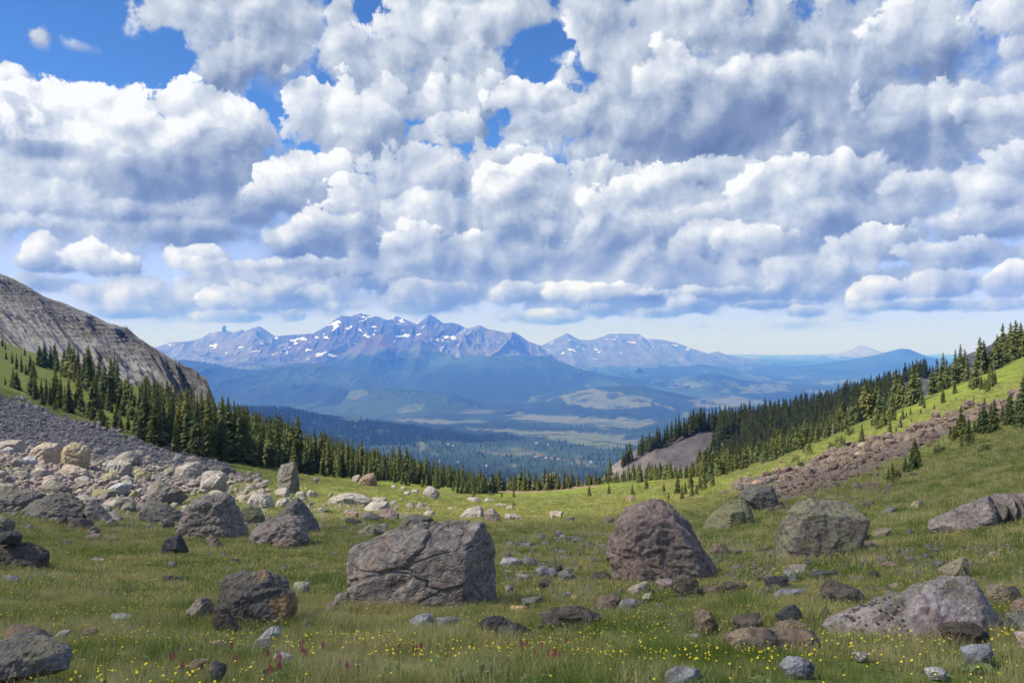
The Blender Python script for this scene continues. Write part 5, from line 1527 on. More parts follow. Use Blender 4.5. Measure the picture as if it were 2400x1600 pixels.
BO = [
 # name region outline material label lod extra-arguments
 ('boulder', 5, [(30, 700), (70, 640), (200, 570), (330, 500), (560, 460), (800, 440), (985, 460), (1020, 560), (1080, 680), (1110, 900), (1110, 1030), (1000, 1070), (700, 1100), (400, 1095), (100, 1040), (45, 860)], 'crack', 'large slanting mauve-grey boulder with a web of cracks, centre of the foreground', 7, dict(thick=.62, cracks=1.0, dip=.25, rough=.45, chips=0, seed=3, crisp=34, top_tilt=.8, extra=[(-.08, -1, .22, .50), (.95, -.50, .05, .84)], boxy=.7)),
 ('boulder', 0, [(1429, 1271), (1446, 1230), (1455, 1195), (1470, 1169), (1518, 1163), (1565, 1177), (1600, 1205), (1620, 1237), (1651, 1281), (1678, 1325), (1692, 1366), (1600, 1376), (1514, 1378), (1440, 1362), (1420, 1330), (1419, 1300)], 'plum', 'tall rounded plum-brown boulder standing right of the cracked one', 7, dict(thick=.6, cracks=.30, dip=.3, rough=.9, chips=12, seed=11, crisp=14)),
 ('boulder', 6, [(655, 560), (690, 450), (740, 370), (840, 300), (900, 295), (1180, 320), (1242, 370), (1215, 500), (1180, 630), (940, 680), (800, 715), (655, 725)], 'lichen', 'broad block speckled with yellow-green lichen, middle of the right slope', 6, dict(thick=.6, rough=.9, seed=21, crisp=26, boxy=.6, chips=2)),
 ('boulder', 6, [(135, 480), (200, 390), (330, 310), (440, 305), (500, 340), (545, 400), (480, 440), (330, 490), (200, 515)], 'lichen2', 'low mound-shaped boulder covered in yellow-green lichen', 5, dict(seed=23, crisp=12)),
 ('boulder', 6, [(390, 290), (430, 230), (470, 198), (560, 222), (665, 218), (655, 330), (650, 395), (560, 400), (530, 350), (420, 300)], 'olive', 'square olive block leaning behind the lichened mound', 5, dict(seed=26, crisp=26, chips=3)),
 ('slab', 6, [(900, 1220), (1100, 1120), (1350, 1030), (1600, 930), (1780, 860), (2010, 848), (2060, 920), (2150, 1060), (2290, 1240), (2200, 1300), (1800, 1290), (1400, 1260), (1000, 1250)], 'taupe', 'long ramp-like tan-grey slab rising to the right with gravel on it', 6, dict(thick=.5, seed=31, crisp=24, top_tilt=1.3, chips=2)),
 ('rock', 6, [(1770, 820), (1850, 750), (1930, 712), (1978, 740), (1960, 850), (1800, 870)], 'tan', 'tan wedge rock poking up behind the long slab', 5, dict(seed=33)),
 ('rock', 6, [(2090, 915), (2200, 908), (2270, 980), (2282, 1060), (2180, 1062), (2105, 1010)], 'tan', 'round tan rock at the right end of the long slab', 5, dict(seed=34)),
 ('rock', 6, [(2240, 930), (2310, 925), (2335, 980), (2322, 1040), (2280, 1045)], 'dark', 'small black rock beside the round tan rock', 4, dict(seed=35)),
 ('rock', 6, [(1760, 1240), (1800, 1205), (1900, 1180), (2060, 1190), (2112, 1280), (2100, 1335), (2000, 1345), (1850, 1310)], 'darkb', 'dark brown rock with pinkish top in front of the long slab', 5, dict(seed=36, crisp=26)),
 ('rock', 6, [(1920, 1380), (2060, 1345), (2157, 1342), (2130, 1420), (2060, 1467), (1960, 1442)], 'slate', 'angular blue-grey rock in the grass at bottom right', 5, dict(seed=37, crisp=30, sink=.05)),
 ('ledge', 6, [(190, 1320), (230, 1280), (380, 1235), (560, 1240), (780, 1250), (920, 1250), (978, 1290), (950, 1350), (700, 1365), (400, 1350)], 'brown', 'low brown ledge of rock in the foreground right of centre', 5, dict(seed=38, crisp=30, thick=.35, cat='rock')),
 ('rock', 6, [(640, 1190), (760, 1158), (860, 1195), (935, 1252), (630, 1245)], 'brown', 'brown wedge lying on the back of the low ledge', 4, dict(seed=39, thick=.5)),
 ('rock', 6, [(645, 1120), (720, 1060), (790, 1050), (828, 1100), (802, 1180), (650, 1182)], 'dark', 'charcoal wedge standing behind the low brown ledge', 5, dict(seed=40, crisp=30)),
 ('rock', 6, [(80, 1100), (150, 1088), (230, 1120), (256, 1170), (245, 1250), (90, 1252)], 'brown', 'blocky brown rock with a pale top left of the low ledge', 5, dict(seed=41, crisp=26)),
 ('rock', 6, [(310, 1165), (420, 1120), (560, 1110), (576, 1160), (560, 1220), (440, 1232), (330, 1195)], 'darkb', 'brown rock with dark split side behind the low ledge', 5, dict(seed=42)),
 ('rock', 6, [(955, 1000), (985, 930), (1040, 880), (1180, 930), (1280, 1000), (1292, 1040), (1150, 1048), (1000, 1032)], 'darkb', 'dark layered rock with a curved ridge on top above the long slab', 5, dict(seed=43)),
 ('rock', 6, [(915, 1132), (990, 1060), (1032, 1132), (1000, 1147)], 'dark', 'small black triangular rock at the tip of the long slab', 4, dict(seed=44)),
 ('slab', 6, [(610, 992), (680, 940), (870, 935), (882, 950), (740, 985), (640, 1003)], 'slate', 'flat pale blue-grey slate lying in the grass', 4, dict(seed=45, cat='rock', thick=.5)),
 ('rock', 6, [(545, 872), (600, 850), (740, 848), (742, 920), (580, 924)], 'dark', 'flat-topped dark block with a pebble on it', 4, dict(seed=46, crisp=28)),
 ('rock', 6, [(688, 820), (720, 790), (780, 800), (805, 860), (750, 880)], 'grey', 'grey rock with a whitish cap behind the flat-topped block', 4, dict(seed=47)),
 ('rock', 6, [(700, 790), (740, 765), (860, 765), (880, 800), (800, 820)], 'pink', 'tan-pink rock just below the lichen-speckled block', 4, dict(seed=48)),
 ('rock', 6, [(1210, 530), (1250, 506), (1288, 550), (1272, 612), (1222, 612)], 'dark', 'dark upright rock leaning on the lichen-speckled block', 4, dict(seed=49)),
 ('rock', 6, [(165, 650), (210, 605), (290, 603), (327, 630), (320, 690), (240, 702)], 'brown', 'brown block just right of the tall plum boulder', 4, dict(seed=50, crisp=28)),
 ('rock', 0, [(1582, 1390), (1584, 1358), (1600, 1350), (1640, 1365), (1646, 1402), (1590, 1404)], 'darkb', 'dark cube at the foot of the tall plum boulder', 5, dict(seed=51, crisp=30)),
 ('rock', 6, [(130, 912), (280, 912), (300, 962), (200, 977), (135, 960)], 'brown', 'low brown rock right of the dark cube', 4, dict(seed=52)),
 ('rock', 6, [(255, 900), (300, 885), (470, 890), (465, 925), (330, 945)], 'brown', 'row of low brown rocks beyond the dark cube', 4, dict(seed=53, thick=.4)),
 ('rock', 6, [(865, 840), (900, 812), (980, 805), (1110, 805), (1060, 850), (930, 855)], 'dark', 'long dark flat rock in the grass of the right slope', 4, dict(seed=54, thick=.4)),
 ('rock', 6, [(1145, 860), (1170, 838), (1250, 850), (1265, 880), (1200, 890)], 'tan', 'small rounded tan rock between the dark flat rock and the slab', 4, dict(seed=55)),
 ('rock', 6, [(1280, 830), (1310, 802), (1350, 820), (1350, 855), (1300, 865)], 'dark', 'small round dark rock above the tan one', 4, dict(seed=56)),
 ('rock', 6, [(540, 960), (570, 945), (612, 955), (610, 995), (550, 1000)], 'dark', 'small dark round rock left of the pale slate', 4, dict(seed=57)),
 ('rock', 6, [(305, 985), (360, 960), (470, 960), (472, 998), (320, 1000)], 'darkb', 'flat dark rock in front of the low brown rocks', 4, dict(seed=58, thick=.5)),
 ('rock', 6, [(1370, 770), (1420, 745), (1490, 755), (1470, 782)], 'red', 'flat pinkish rock alone in the grass below the ledged outcrop', 4, dict(seed=59)),
 ('rock', 6, [(1285, 545), (1340, 510), (1450, 497), (1460, 520), (1340, 560)], 'tan', 'flat tan rock right of the lichen-speckled block', 4, dict(seed=60, thick=.5)),
 ('rock', 6, [(1560, 365), (1600, 312), (1650, 310), (1665, 330), (1610, 372)], 'tan', 'tan tilted rock above the ledged outcrop', 4, dict(seed=61)),
 ('rock', 6, [(1365, 395), (1420, 352), (1490, 365), (1440, 395), (1380, 405)], 'grey', 'brown-grey rock in the upper grass of the right slope', 4, dict(seed=62)),
 ('rock', 6, [(1415, 910), (1490, 893), (1495, 930), (1440, 932)], 'tan', 'small tan block behind the long slab', 4, dict(seed=63)),
 ('rock', 6, [(1385, 975), (1400, 955), (1480, 958), (1480, 985), (1410, 990)], 'grey', 'small grey block behind the long slab', 4, dict(seed=64)),
 ('rock', 6, [(2110, 710), (2120, 680), (2170, 676), (2178, 705), (2150, 715)], 'pink', 'small pink round rock on the right slope above the slab', 4, dict(seed=65)),
 ('rock', 6, [(655, 1510), (700, 1440), (800, 1448), (880, 1470), (915, 1500), (880, 1545), (720, 1550)], 'slate', 'grey slate rock with whitish edge at the bottom right', 5, dict(seed=66, thick=.5)),
 ('rock', 6, [(1665, 1545), (1680, 1512), (1750, 1510), (1830, 1535), (1810, 1556), (1700, 1560)], 'white', 'whitish flat stone at the bottom edge under the angular blue-grey rock', 4, dict(seed=67)),
 ('rock', 6, [(1170, 1415), (1190, 1395), (1260, 1400), (1285, 1425), (1200, 1432)], 'white', 'flat whitish stone in the foreground grass right of centre', 4, dict(seed=68)),
 ('rock', 6, [(0, 1525), (60, 1515), (120, 1530), (130, 1567), (0, 1600), (-130, 1600), (-120, 1560), (-60, 1530)], 'slate', 'rounded light grey stone cut by the bottom edge', 5, dict(seed=69)),
 ('rock', 6, [(5, 1290), (30, 1265), (100, 1262), (140, 1295), (80, 1310)], 'white', 'flat pale stone left of the low brown ledge', 4, dict(seed=70, thick=.5)),
 ('rock', 6, [(2290, 1265), (2352, 1255), (2420, 1290), (2420, 1360), (2330, 1340), (2300, 1300)], 'pink', 'pinkish rock at the right edge below the long slab', 4, dict(seed=71)),
 ('rock', 6, [(2235, 1130), (2290, 1110), (2400, 1110), (2440, 1250), (2300, 1250), (2240, 1190)], 'grey', 'dark grey rock at the right edge beside the long slab', 5, dict(seed=72)),
 ('rock', 6, [(2260, 1080), (2290, 1035), (2380, 1010), (2440, 1060), (2420, 1125), (2290, 1115)], 'red', 'reddish rock at the right edge above the dark grey one', 4, dict(seed=73)),
 ('rock', 5, [(1350, 875), (1400, 863), (1446, 880), (1446, 937), (1360, 937)], 'darkb', 'small dark cube-shaped rock between the two largest boulders', 4, dict(seed=74, crisp=34)),
 ('rock', 5, [(1698, 850), (1740, 802), (1830, 795), (1872, 862), (1800, 872), (1715, 872)], 'darkb', 'dark block against the left foot of the tall plum boulder', 5, dict(seed=75)),
 ('rock', 5, [(1310, 1122), (1450, 1075), (1650, 1058), (1790, 1118), (1802, 1160), (1700, 1212), (1500, 1185)], 'darkb', 'long low dark brown rock with an orange stone before it', 5, dict(seed=76, thick=.55, sink=.05)),
 ('rock', 5, [(1485, 1140), (1560, 1116), (1622, 1122), (1620, 1187), (1530, 1172)], 'orange', 'bright orange stone with a white top', 4, dict(seed=77)),
 ('rock', 5, [(1745, 1072), (1780, 985), (1860, 972), (1952, 980), (1880, 1070), (1800, 1087)], 'brown', 'brown wedge rock behind the long low dark rock', 5, dict(seed=78)),
 ('rock', 5, [(1908, 1062), (1930, 1015), (1990, 998), (2052, 1030), (1980, 1058)], 'white', 'whitish lichened rock right of the brown wedge', 4, dict(seed=79)),
 ('rock', 5, [(2060, 1000), (2090, 970), (2150, 965), (2150, 1000), (2100, 1010)], 'pink', 'small pinkish rock below the tall plum boulder', 4, dict(seed=80)),
 ('rock', 5, [(920, 1212), (1000, 1140), (1060, 1130), (1120, 1140), (1205, 1192), (1190, 1240), (1000, 1242)], 'dark', 'charcoal hump below the cracked boulder', 5, dict(seed=81, crisp=14)),
 ('rock', 5, [(1060, 1240), (1130, 1200), (1210, 1180), (1300, 1225), (1342, 1262), (1200, 1278), (1080, 1262)], 'dark', 'lower charcoal rock right of the charcoal hump', 5, dict(seed=82)),
 ('rock', 5, [(450, 1172), (500, 1140), (560, 1112), (640, 1120), (650, 1180), (520, 1188)], 'slate', 'pale blue-grey outcrop below the cracked boulder', 5, dict(seed=83, crisp=12)),
 ('rock', 5, [(640, 1180), (660, 1145), (740, 1135), (828, 1150), (780, 1172)], 'slate', 'flatter pale stone joined to the right of the pale outcrop', 4, dict(seed=84, thick=.5)),
 ('slab', 5, [(1330, 778), (1360, 765), (1470, 775), (1540, 782), (1420, 835), (1370, 830)], 'slate', 'pale grey flat slab between the two largest boulders', 4, dict(seed=85, cat='rock', thick=.5)),
 ('slab', 5, [(1465, 812), (1540, 780), (1622, 830), (1624, 880), (1540, 865)], 'grey', 'square grey slab with a small stone block on top', 5, dict(seed=86, cat='rock', thick=.5)),
 ('rock', 5, [(1470, 780), (1480, 750), (1520, 745), (1525, 782)], 'darkb', 'small dark stone block standing on the grey slab', 4, dict(seed=87, base=(1540, 850))),
 ('rock', 5, [(1090, 760), (1095, 700), (1200, 702), (1262, 740), (1190, 772)], 'white', 'pale lichened outcrop right of the cracked boulder', 5, dict(seed=88)),
 ('rock', 5, [(1240, 745), (1262, 688), (1350, 715), (1365, 757), (1300, 765)], 'grey', 'grey layered rock right of the pale outcrop', 4, dict(seed=89)),
 ('rock', 5, [(1190, 820), (1230, 808), (1300, 820), (1310, 850), (1240, 858)], 'pink', 'flat brownish rock right of the cracked boulder', 4, dict(seed=90, thick=.5)),
 ('rock', 5, [(1115, 940), (1130, 900), (1170, 910), (1205, 955), (1140, 965)], 'mauve', 'grey-pink rock at the right foot of the cracked boulder', 4, dict(seed=91)),
 ('rock', 5, [(-60, 1010), (-20, 960), (40, 955), (60, 1000), (30, 1045), (-40, 1060)], 'mauve', 'mauve rock at the left foot of the cracked boulder', 4, dict(seed=92)),
 ('rock', 5, [(1145, 1070), (1180, 1052), (1270, 1058), (1310, 1075), (1200, 1082)], 'orange', 'flat yellowish stone by the flowers right of the cracked boulder', 4, dict(seed=93, thick=.4)),
 ('rock', 5, [(1230, 1040), (1235, 1005), (1290, 1000), (1370, 985), (1380, 1010), (1290, 1052)], 'grey', 'grey broken rocks beyond the flat yellowish stone', 4, dict(seed=94)),
 ('rock', 5, [(1575, 1000), (1590, 980), (1625, 978), (1620, 1002)], 'orange', 'tiny orange stone in the grass below the grey slab', 4, dict(seed=95)),
 ('rock', 5, [(1520, 990), (1540, 958), (1590, 960), (1580, 990)], 'slate', 'small bluish stone beside the tiny orange one', 4, dict(seed=96)),
 ('rock', 5, [(1222, 630), (1250, 602), (1320, 602), (1320, 632), (1280, 645)], 'slate', 'bluish stone with a dark neighbour beyond the cracked boulder', 4, dict(seed=97)),
 ('rock', 5, [(1950, 955), (2020, 910), (2110, 880), (2130, 905), (2060, 940)], 'pink', 'low pinkish rocks at the foot of the tall plum boulder', 4, dict(seed=98, thick=.5)),
 ('rock', 5, [(2160, 900), (2190, 872), (2280, 872), (2300, 930), (2200, 945)], 'pink', 'pinkish rock left of the dark cube', 4, dict(seed=99)),
 ('boulder', 5, [(808, 425), (870, 365), (950, 348), (1000, 372), (1000, 442), (900, 436)], 'pale', 'pale boulder with a dark block at its right, beyond the cracked boulder', 5, dict(seed=101)),
 ('rock', 5, [(983, 455), (985, 372), (1050, 363), (1102, 410), (1102, 462), (1020, 467)], 'mauve', 'dark-sided block at the right of the pale boulder', 4, dict(seed=102, crisp=30)),
 ('rock', 5, [(1110, 430), (1120, 398), (1200, 400), (1270, 450), (1180, 440)], 'pale', 'flat pale rock trailing off right of the dark-sided block', 4, dict(seed=103, thick=.4)),
 ('boulder', 5, [(1425, 385), (1480, 375), (1542, 385), (1530, 442), (1438, 440)], 'pink', 'square pinkish block alone in the sunlit meadow', 5, dict(seed=104, crisp=28)),
 ('rock', 5, [(1540, 435), (1570, 420), (1608, 425), (1605, 460), (1550, 462)], 'olive', 'olive-grey rock just right of the square pinkish block', 4, dict(seed=105)),
 ('boulder', 5, [(548, 290), (590, 205), (640, 218), (687, 260), (686, 285), (600, 300)], 'pale', 'pale pointed boulder shining in the sunlit meadow', 5, dict(seed=106, crisp=26)),
 ('boulder', 5, [(100, 185), (150, 130), (225, 116), (247, 200), (242, 214), (130, 212)], 'red', 'brown wedge-shaped boulder at the edge of the forest', 5, dict(seed=107, crisp=26)),
 ('rock', 5, [(68, 182), (76, 135), (120, 130), (142, 150), (110, 185)], 'pale', 'pale block leaning on the brown wedge boulder', 4, dict(seed=108)),
 ('rock', 5, [(236, 380), (270, 365), (330, 362), (395, 395), (412, 452), (310, 458), (250, 425)], 'plum', 'rounded plum-grey boulder behind the cracked one, left', 5, dict(seed=109, crisp=14, cat='boulder')),
 ('rock', 5, [(400, 490), (430, 430), (520, 402), (620, 420), (645, 458), (520, 500), (410, 507)], 'olive', 'dark mound with olive lichen behind the cracked boulder', 5, dict(seed=110, cat='boulder', crisp=12)),
 ('rock', 5, [(75, 548), (150, 480), (220, 455), (300, 500), (342, 542), (250, 562), (120, 567)], 'lichen', 'brownish mound sprinkled with lichen left of the cracked boulder', 5, dict(seed=111, crisp=12)),
 ('ledge', 5, [(-120, 330), (-60, 280), (0, 262), (80, 262), (180, 282), (228, 315), (130, 348), (0, 350)], 'pale', 'wide pale lichened ledge in the sun', 5, dict(seed=112, cat='rock', thick=.6)),
 ('rock', 5, [(140, 358), (200, 318), (320, 316), (343, 360), (300, 395), (165, 380)], 'pale', 'pale sunlit boulder in front of the wide ledge', 5, dict(seed=113)),
 ('rock', 5, [(200, 310), (230, 288), (300, 285), (328, 305), (300, 325), (230, 325)], 'pale', 'flat-topped pale rock behind the pale sunlit boulder', 4, dict(seed=114)),
 ('rock', 5, [(28, 405), (60, 378), (110, 382), (122, 422), (45, 440)], 'red', 'small reddish block in shade left of the plum boulder', 4, dict(seed=115)),
 ('rock', 5, [(118, 405), (190, 380), (262, 410), (268, 462), (150, 467)], 'olive', 'lichened reddish block between two shaded rocks', 4, dict(seed=116)),
 ('rock', 5, [(18, 440), (60, 428), (110, 435), (152, 462), (80, 492), (28, 475)], 'dark', 'flat dark slab below the small reddish block', 4, dict(seed=117, thick=.6)),
 ('rock', 5, [(1965, 285), (1972, 272), (2020, 270), (2032, 300), (2012, 320), (1965, 317)], 'red', 'small brown cube behind the top of the tall plum boulder', 4, dict(seed=118, crisp=30)),
 ('rock', 5, [(858, 300), (870, 288), (950, 288), (968, 318), (880, 321)], 'pale', 'flat pale rock in the sunlit meadow left of its middle', 4, dict(seed=119)),
 ('rock', 5, [(980, 310), (1000, 290), (1045, 305), (1050, 320), (1000, 318)], 'pale', 'small pale rock right of the flat pale rock', 4, dict(seed=120)),
 ('rock', 5, [(1130, 365), (1145, 345), (1185, 342), (1195, 372), (1150, 375)], 'pale', 'roundish pale rock in the middle of the sunlit meadow', 4, dict(seed=121)),
 ('rock', 5, [(1050, 345), (1080, 330), (1140, 330), (1130, 352), (1070, 355)], 'pale', 'low pale rocks beside the roundish one', 4, dict(seed=122, thick=.5)),
 ('rock', 5, [(1490, 575), (1570, 553), (1650, 570), (1748, 612), (1600, 592)], 'grey', 'long low lichened ledge in the shaded meadow', 4, dict(seed=123, thick=.4)),
 ('rock', 5, [(1755, 560), (1765, 542), (1812, 545), (1812, 568)], 'dark', 'small black rock left of the tall plum boulder', 4, dict(seed=124)),
 ('rock', 5, [(725, 370), (745, 350), (800, 360), (805, 378), (740, 378)], 'tan', 'tan rock in the sunlit grass behind the pale boulder', 4, dict(seed=125)),
 ('rock', 5, [(555, 400), (590, 375), (640, 385), (655, 422), (580, 420)], 'pale', 'pale grey rock in the yellow-flowered grass', 4, dict(seed=126)),
 ('rock', 5, [(1800, 470), (1820, 425), (1870, 420), (1890, 455), (1850, 475)], 'olive', 'dark olive rock just left of the tall plum boulder', 4, dict(seed=127)),
 ('rock', 5, [(425, 270), (430, 250), (470, 248), (485, 268), (440, 275)], 'white', 'whitish rock left of the pale pointed boulder', 4, dict(seed=128)),
 ('rock', 5, [(475, 262), (490, 235), (535, 232), (537, 262)], 'pale', 'pale rock close to the left of the pointed boulder', 4, dict(seed=129)),
 ('rock', 5, [(340, 225), (352, 203), (378, 205), (380, 228)], 'white', 'small whitish stone up by the forest edge', 4, dict(seed=130)),
 ('rock', 5, [(405, 232), (412, 212), (440, 212), (448, 235)], 'pink', 'small pinkish stone up by the forest edge', 4, dict(seed=131)),
 # left
 ('boulder', 4, [(1200, 500), (1260, 420), (1290, 340), (1370, 280), (1500, 246), (1570, 268), (1612, 340), (1660, 460), (1678, 560), (1600, 592), (1400, 592), (1230, 572)], 'mauve', 'tall rounded dark grey boulder with wavy ridges at left', 7, dict(thick=.7, rough=1.3, dip=.1, relief=.03, seed=201, crisp=14)),
 ('boulder', 4, [(1885, 430), (1960, 350), (2040, 278), (2100, 340), (2150, 420), (2207, 538), (2100, 545), (1900, 500)], 'olive', 'pointed olive-lichened boulder left of centre', 6, dict(seed=202, crisp=24)),
 ('boulder', 4, [(1680, 565), (1800, 470), (1960, 408), (2080, 403), (2132, 470), (2135, 610), (1950, 640), (1750, 595)], 'mauve', 'rough grey boulder in front of the pointed olive one', 6, dict(seed=203, rough=1.3, relief=.028, dip=-.3)),
 ('rock', 4, [(1840, 630), (1960, 556), (2060, 590), (2065, 642), (1880, 647)], 'red', 'reddish wedge at the foot of the rough grey boulder', 4, dict(seed=204)),
 ('boulder', 4, [(1093, 620), (1150, 570), (1240, 543), (1272, 600), (1302, 672), (1250, 697), (1130, 682)], 'dark', 'black pyramid-like rock in the grass at left', 5, dict(seed=205, crisp=34, cat='rock')),
 ('rock', 4, [(1393, 590), (1440, 533), (1500, 570), (1575, 652), (1420, 642)], 'brown', 'brown split rock leaning against the tall dark grey boulder', 5, dict(seed=206, crisp=30)),
 ('boulder', 4, [(940, 440), (990, 340), (1040, 293), (1140, 330), (1240, 410), (1242, 472), (1000, 472)], 'olive', 'triangular lichened boulder left of the tall dark grey one', 6, dict(seed=207, crisp=24)),
 ('boulder', 4, [(975, 250), (1000, 200), (1070, 153), (1160, 190), (1250, 240), (1297, 300), (1200, 355), (1010, 292)], 'olive', 'brown-olive boulder right behind the triangular one', 5, dict(seed=208, crisp=24)),
 ('boulder', 4, [(120, 410), (180, 330), (300, 300), (370, 263), (480, 290), (600, 380), (652, 455), (400, 447), (340, 442), (150, 430)], 'olive', 'broad lichened boulder in the rubble at the left', 6, dict(seed=209, rough=1.3)),
 ('boulder', 4, [(-120, 380), (-60, 240), (0, 215), (100, 213), (230, 240), (335, 270), (300, 320), (130, 372), (0, 380)], 'olive', 'wide dark lichened boulder cut by the left edge', 6, dict(seed=210, rough=1.3)),
 ('boulder', 4, [(240, 245), (270, 190), (400, 178), (492, 232), (492, 282), (360, 278)], 'olive', 'flat grey-green boulder on top of the left rubble', 5, dict(seed=211)),
 ('rock', 4, [(555, 315), (620, 288), (700, 370), (765, 442), (740, 472), (660, 472), (600, 385)], 'mauve', 'slanting grey rock right of the broad lichened boulder', 5, dict(seed=212)),
 ('boulder', 4, [(708, 245), (760, 200), (897, 178), (888, 252), (830, 285), (720, 262)], 'white', 'whitish flat-faced block in the sun at left', 5, dict(seed=213, crisp=34)),
 ('rock', 4, [(600, 282), (620, 235), (740, 233), (797, 250), (785, 285), (680, 302)], 'lichen2', 'flat lichened rock below the whitish block', 5, dict(seed=214)),
 ('boulder', 1, [(200, 1405), (220, 1330), (310, 1278), (420, 1298), (432, 1400), (400, 1445), (250, 1447)], 'pink', 'large pinkish-brown boulder on the rubble at far left', 6, dict(seed=215)),
 ('boulder', 1, [(430, 1445), (440, 1310), (510, 1280), (600, 1298), (627, 1350), (608, 1475), (480, 1452)], 'tan', 'upright dark-faced boulder beside the pinkish-brown one', 6, dict(seed=216, crisp=20)),
 ('boulder', 1, [(-60, 1320), (0, 1280), (60, 1263), (150, 1268), (170, 1330), (100, 1342), (0, 1320)], 'pale', 'pale lichened boulder at the left edge on the rubble', 5, dict(seed=217)),
 ('rock', 1, [(130, 1425), (180, 1368), (240, 1388), (252, 1440), (160, 1445)], 'white', 'small bluish-white rock left of the pinkish-brown boulder', 4, dict(seed=218)),
 ('rock', 1, [(0, 1345), (50, 1305), (100, 1330), (100, 1362), (20, 1362)], 'white', 'whitish rock under the pale lichened boulder', 4, dict(seed=219)),
 ('boulder', 1, [(718, 1445), (780, 1388), (880, 1403), (922, 1450), (890, 1525), (800, 1522)], 'pale', 'tan and pink sunlit boulder among the left rubble', 5, dict(seed=220)),
 ('boulder', 1, [(1188, 1465), (1280, 1430), (1370, 1408), (1402, 1450), (1372, 1525), (1200, 1502)], 'pale', 'grey-green long boulder left of the whitish cube', 5, dict(seed=221)),
 ('boulder', 1, [(1368, 1600), (1390, 1480), (1510, 1476), (1552, 1500), (1552, 1620), (1480, 1642), (1380, 1640)], 'pale', 'whitish cube-shaped boulder in the sun', 5, dict(seed=222, crisp=26)),
 ('boulder', 1, [(1908, 1490), (1930, 1430), (2030, 1415), (2052, 1450), (2070, 1600), (2062, 1652), (1915, 1642)], 'olive', 'standing block of dark olive rock on the grass near the forest', 6, dict(seed=223, crisp=30)),
 ('boulder', 1, [(1418, 1462), (1540, 1435), (1592, 1470), (1582, 1502), (1460, 1502)], 'olive', 'dark olive boulder above the whitish cube', 5, dict(seed=224)),
 ('boulder', 1, [(1658, 1372), (1720, 1358), (1820, 1388), (1832, 1430), (1740, 1440), (1690, 1410)], 'pink', 'cluster-like pinkish boulder on the upper grass', 5, dict(seed=225)),
 ('rock', 1, [(898, 1502), (1000, 1480), (1037, 1490), (1040, 1542), (920, 1532)], 'lichen2', 'lichened block right of the tan and pink boulder', 4, dict(seed=226)),
 ('rock', 1, [(410, 1475), (450, 1430), (520, 1440), (600, 1470), (650, 1540), (560, 1545), (450, 1520)], 'pink', 'brown low boulder in front of the upright dark-faced one', 5, dict(seed=227)),
 ('boulder', 4, [(-80, 700), (-60, 600), (0, 590), (60, 580), (180, 588), (280, 640), (332, 682), (328, 790), (230, 800), (0, 742)], 'darkb', 'large dark brown rounded boulder at the left edge', 6, dict(seed=228, crisp=16)),
 ('rock', 4, [(-30, 560), (0, 525), (100, 513), (142, 550), (132, 592), (0, 597)], 'dark', 'dark rock lying on the brown boulder at the left edge', 5, dict(seed=229, base=(100, 790))),
 ('rock', 4, [(-60, 500), (-30, 425), (0, 405), (50, 425), (97, 512), (60, 545), (-30, 540)], 'lichen', 'grey lichened rock at the left edge above the dark one', 5, dict(seed=230, base=(100, 770))),
 ('boulder', 4, [(-60, 1400), (0, 1320), (150, 1345), (350, 1350), (460, 1388), (487, 1450), (482, 1530), (0, 1600), (-60, 1560)], 'olive', 'wide mossy grey rock in the bottom left corner', 6, dict(seed=231, rough=1.2, sink=.05)),
 ('boulder', 4, [(8, 1295), (40, 1228), (150, 1210), (260, 1240), (354, 1310), (250, 1368), (100, 1358)], 'rust', 'small dark rock with rusty face resting on the mossy corner rock', 6, dict(seed=232, crisp=30, cat='rock', base=(240, 1500))),
 ('boulder', 4, [(1458, 1000), (1480, 900), (1560, 820), (1680, 783), (1830, 800), (1950, 838), (2030, 930), (2062, 1000), (2030, 1090), (1900, 1170), (1740, 1195), (1600, 1180), (1490, 1120)], 'rust', 'dark rounded boulder with an orange-brown stained face, left foreground', 7, dict(thick=.8, seed=233, crisp=20, rough=.9, cracks=.25, extra=[(-.55, -1, .45, .44), (.55, -1, .15, .48)])),
 ('rock', 4, [(1288, 1092), (1370, 998), (1450, 1010), (1474, 1080), (1445, 1152), (1340, 1130)], 'mauve', 'light grey-mauve rock left of the orange-stained boulder', 5, dict(seed=234)),
 ('rock', 4, [(1458, 1020), (1560, 1072), (1640, 1190), (1662, 1228), (1480, 1235), (1462, 1100)], 'darkb', 'dark flake leaning in front of the orange-stained boulder', 5, dict(seed=235, thick=.4, crisp=30)),
 ('rock', 4, [(745, 1130), (760, 1112), (830, 1108), (918, 1125), (880, 1150), (760, 1152)], 'white', 'flat whitish stone in the grass at left', 4, dict(seed=236)),
 ('rock', 4, [(358, 1285), (420, 1240), (482, 1228), (484, 1270), (400, 1292)], 'white', 'pale stone right of the rusty-faced rock', 4, dict(seed=237)),
 ('rock', 4, [(2008, 905), (2040, 888), (2100, 883), (2138, 900), (2132, 952), (2052, 967)], 'pink', 'pinkish block right of the orange-stained boulder', 5, dict(seed=238)),
 ('rock', 4, [(1768, 1302), (1850, 1220), (1950, 1193), (1955, 1240), (1860, 1300)], 'white', 'whitish lichened long rock below the orange-stained boulder', 5, dict(seed=239, thick=.5)),
 ('rock', 4, [(1720, 1385), (1760, 1310), (1840, 1300), (1880, 1330), (1800, 1380)], 'grey', 'grey rock just below the whitish long one', 4, dict(seed=240)),
 ('rock', 4, [(585, 545), (640, 472), (702, 520), (650, 555)], 'brown', 'brown pointed rock atop a reddish rock pile', 4, dict(seed=241, crisp=30)),
 ('rock', 4, [(555, 580), (590, 540), (700, 540), (740, 585), (640, 592)], 'red', 'reddish flat rock under the brown pointed one', 4, dict(seed=242)),
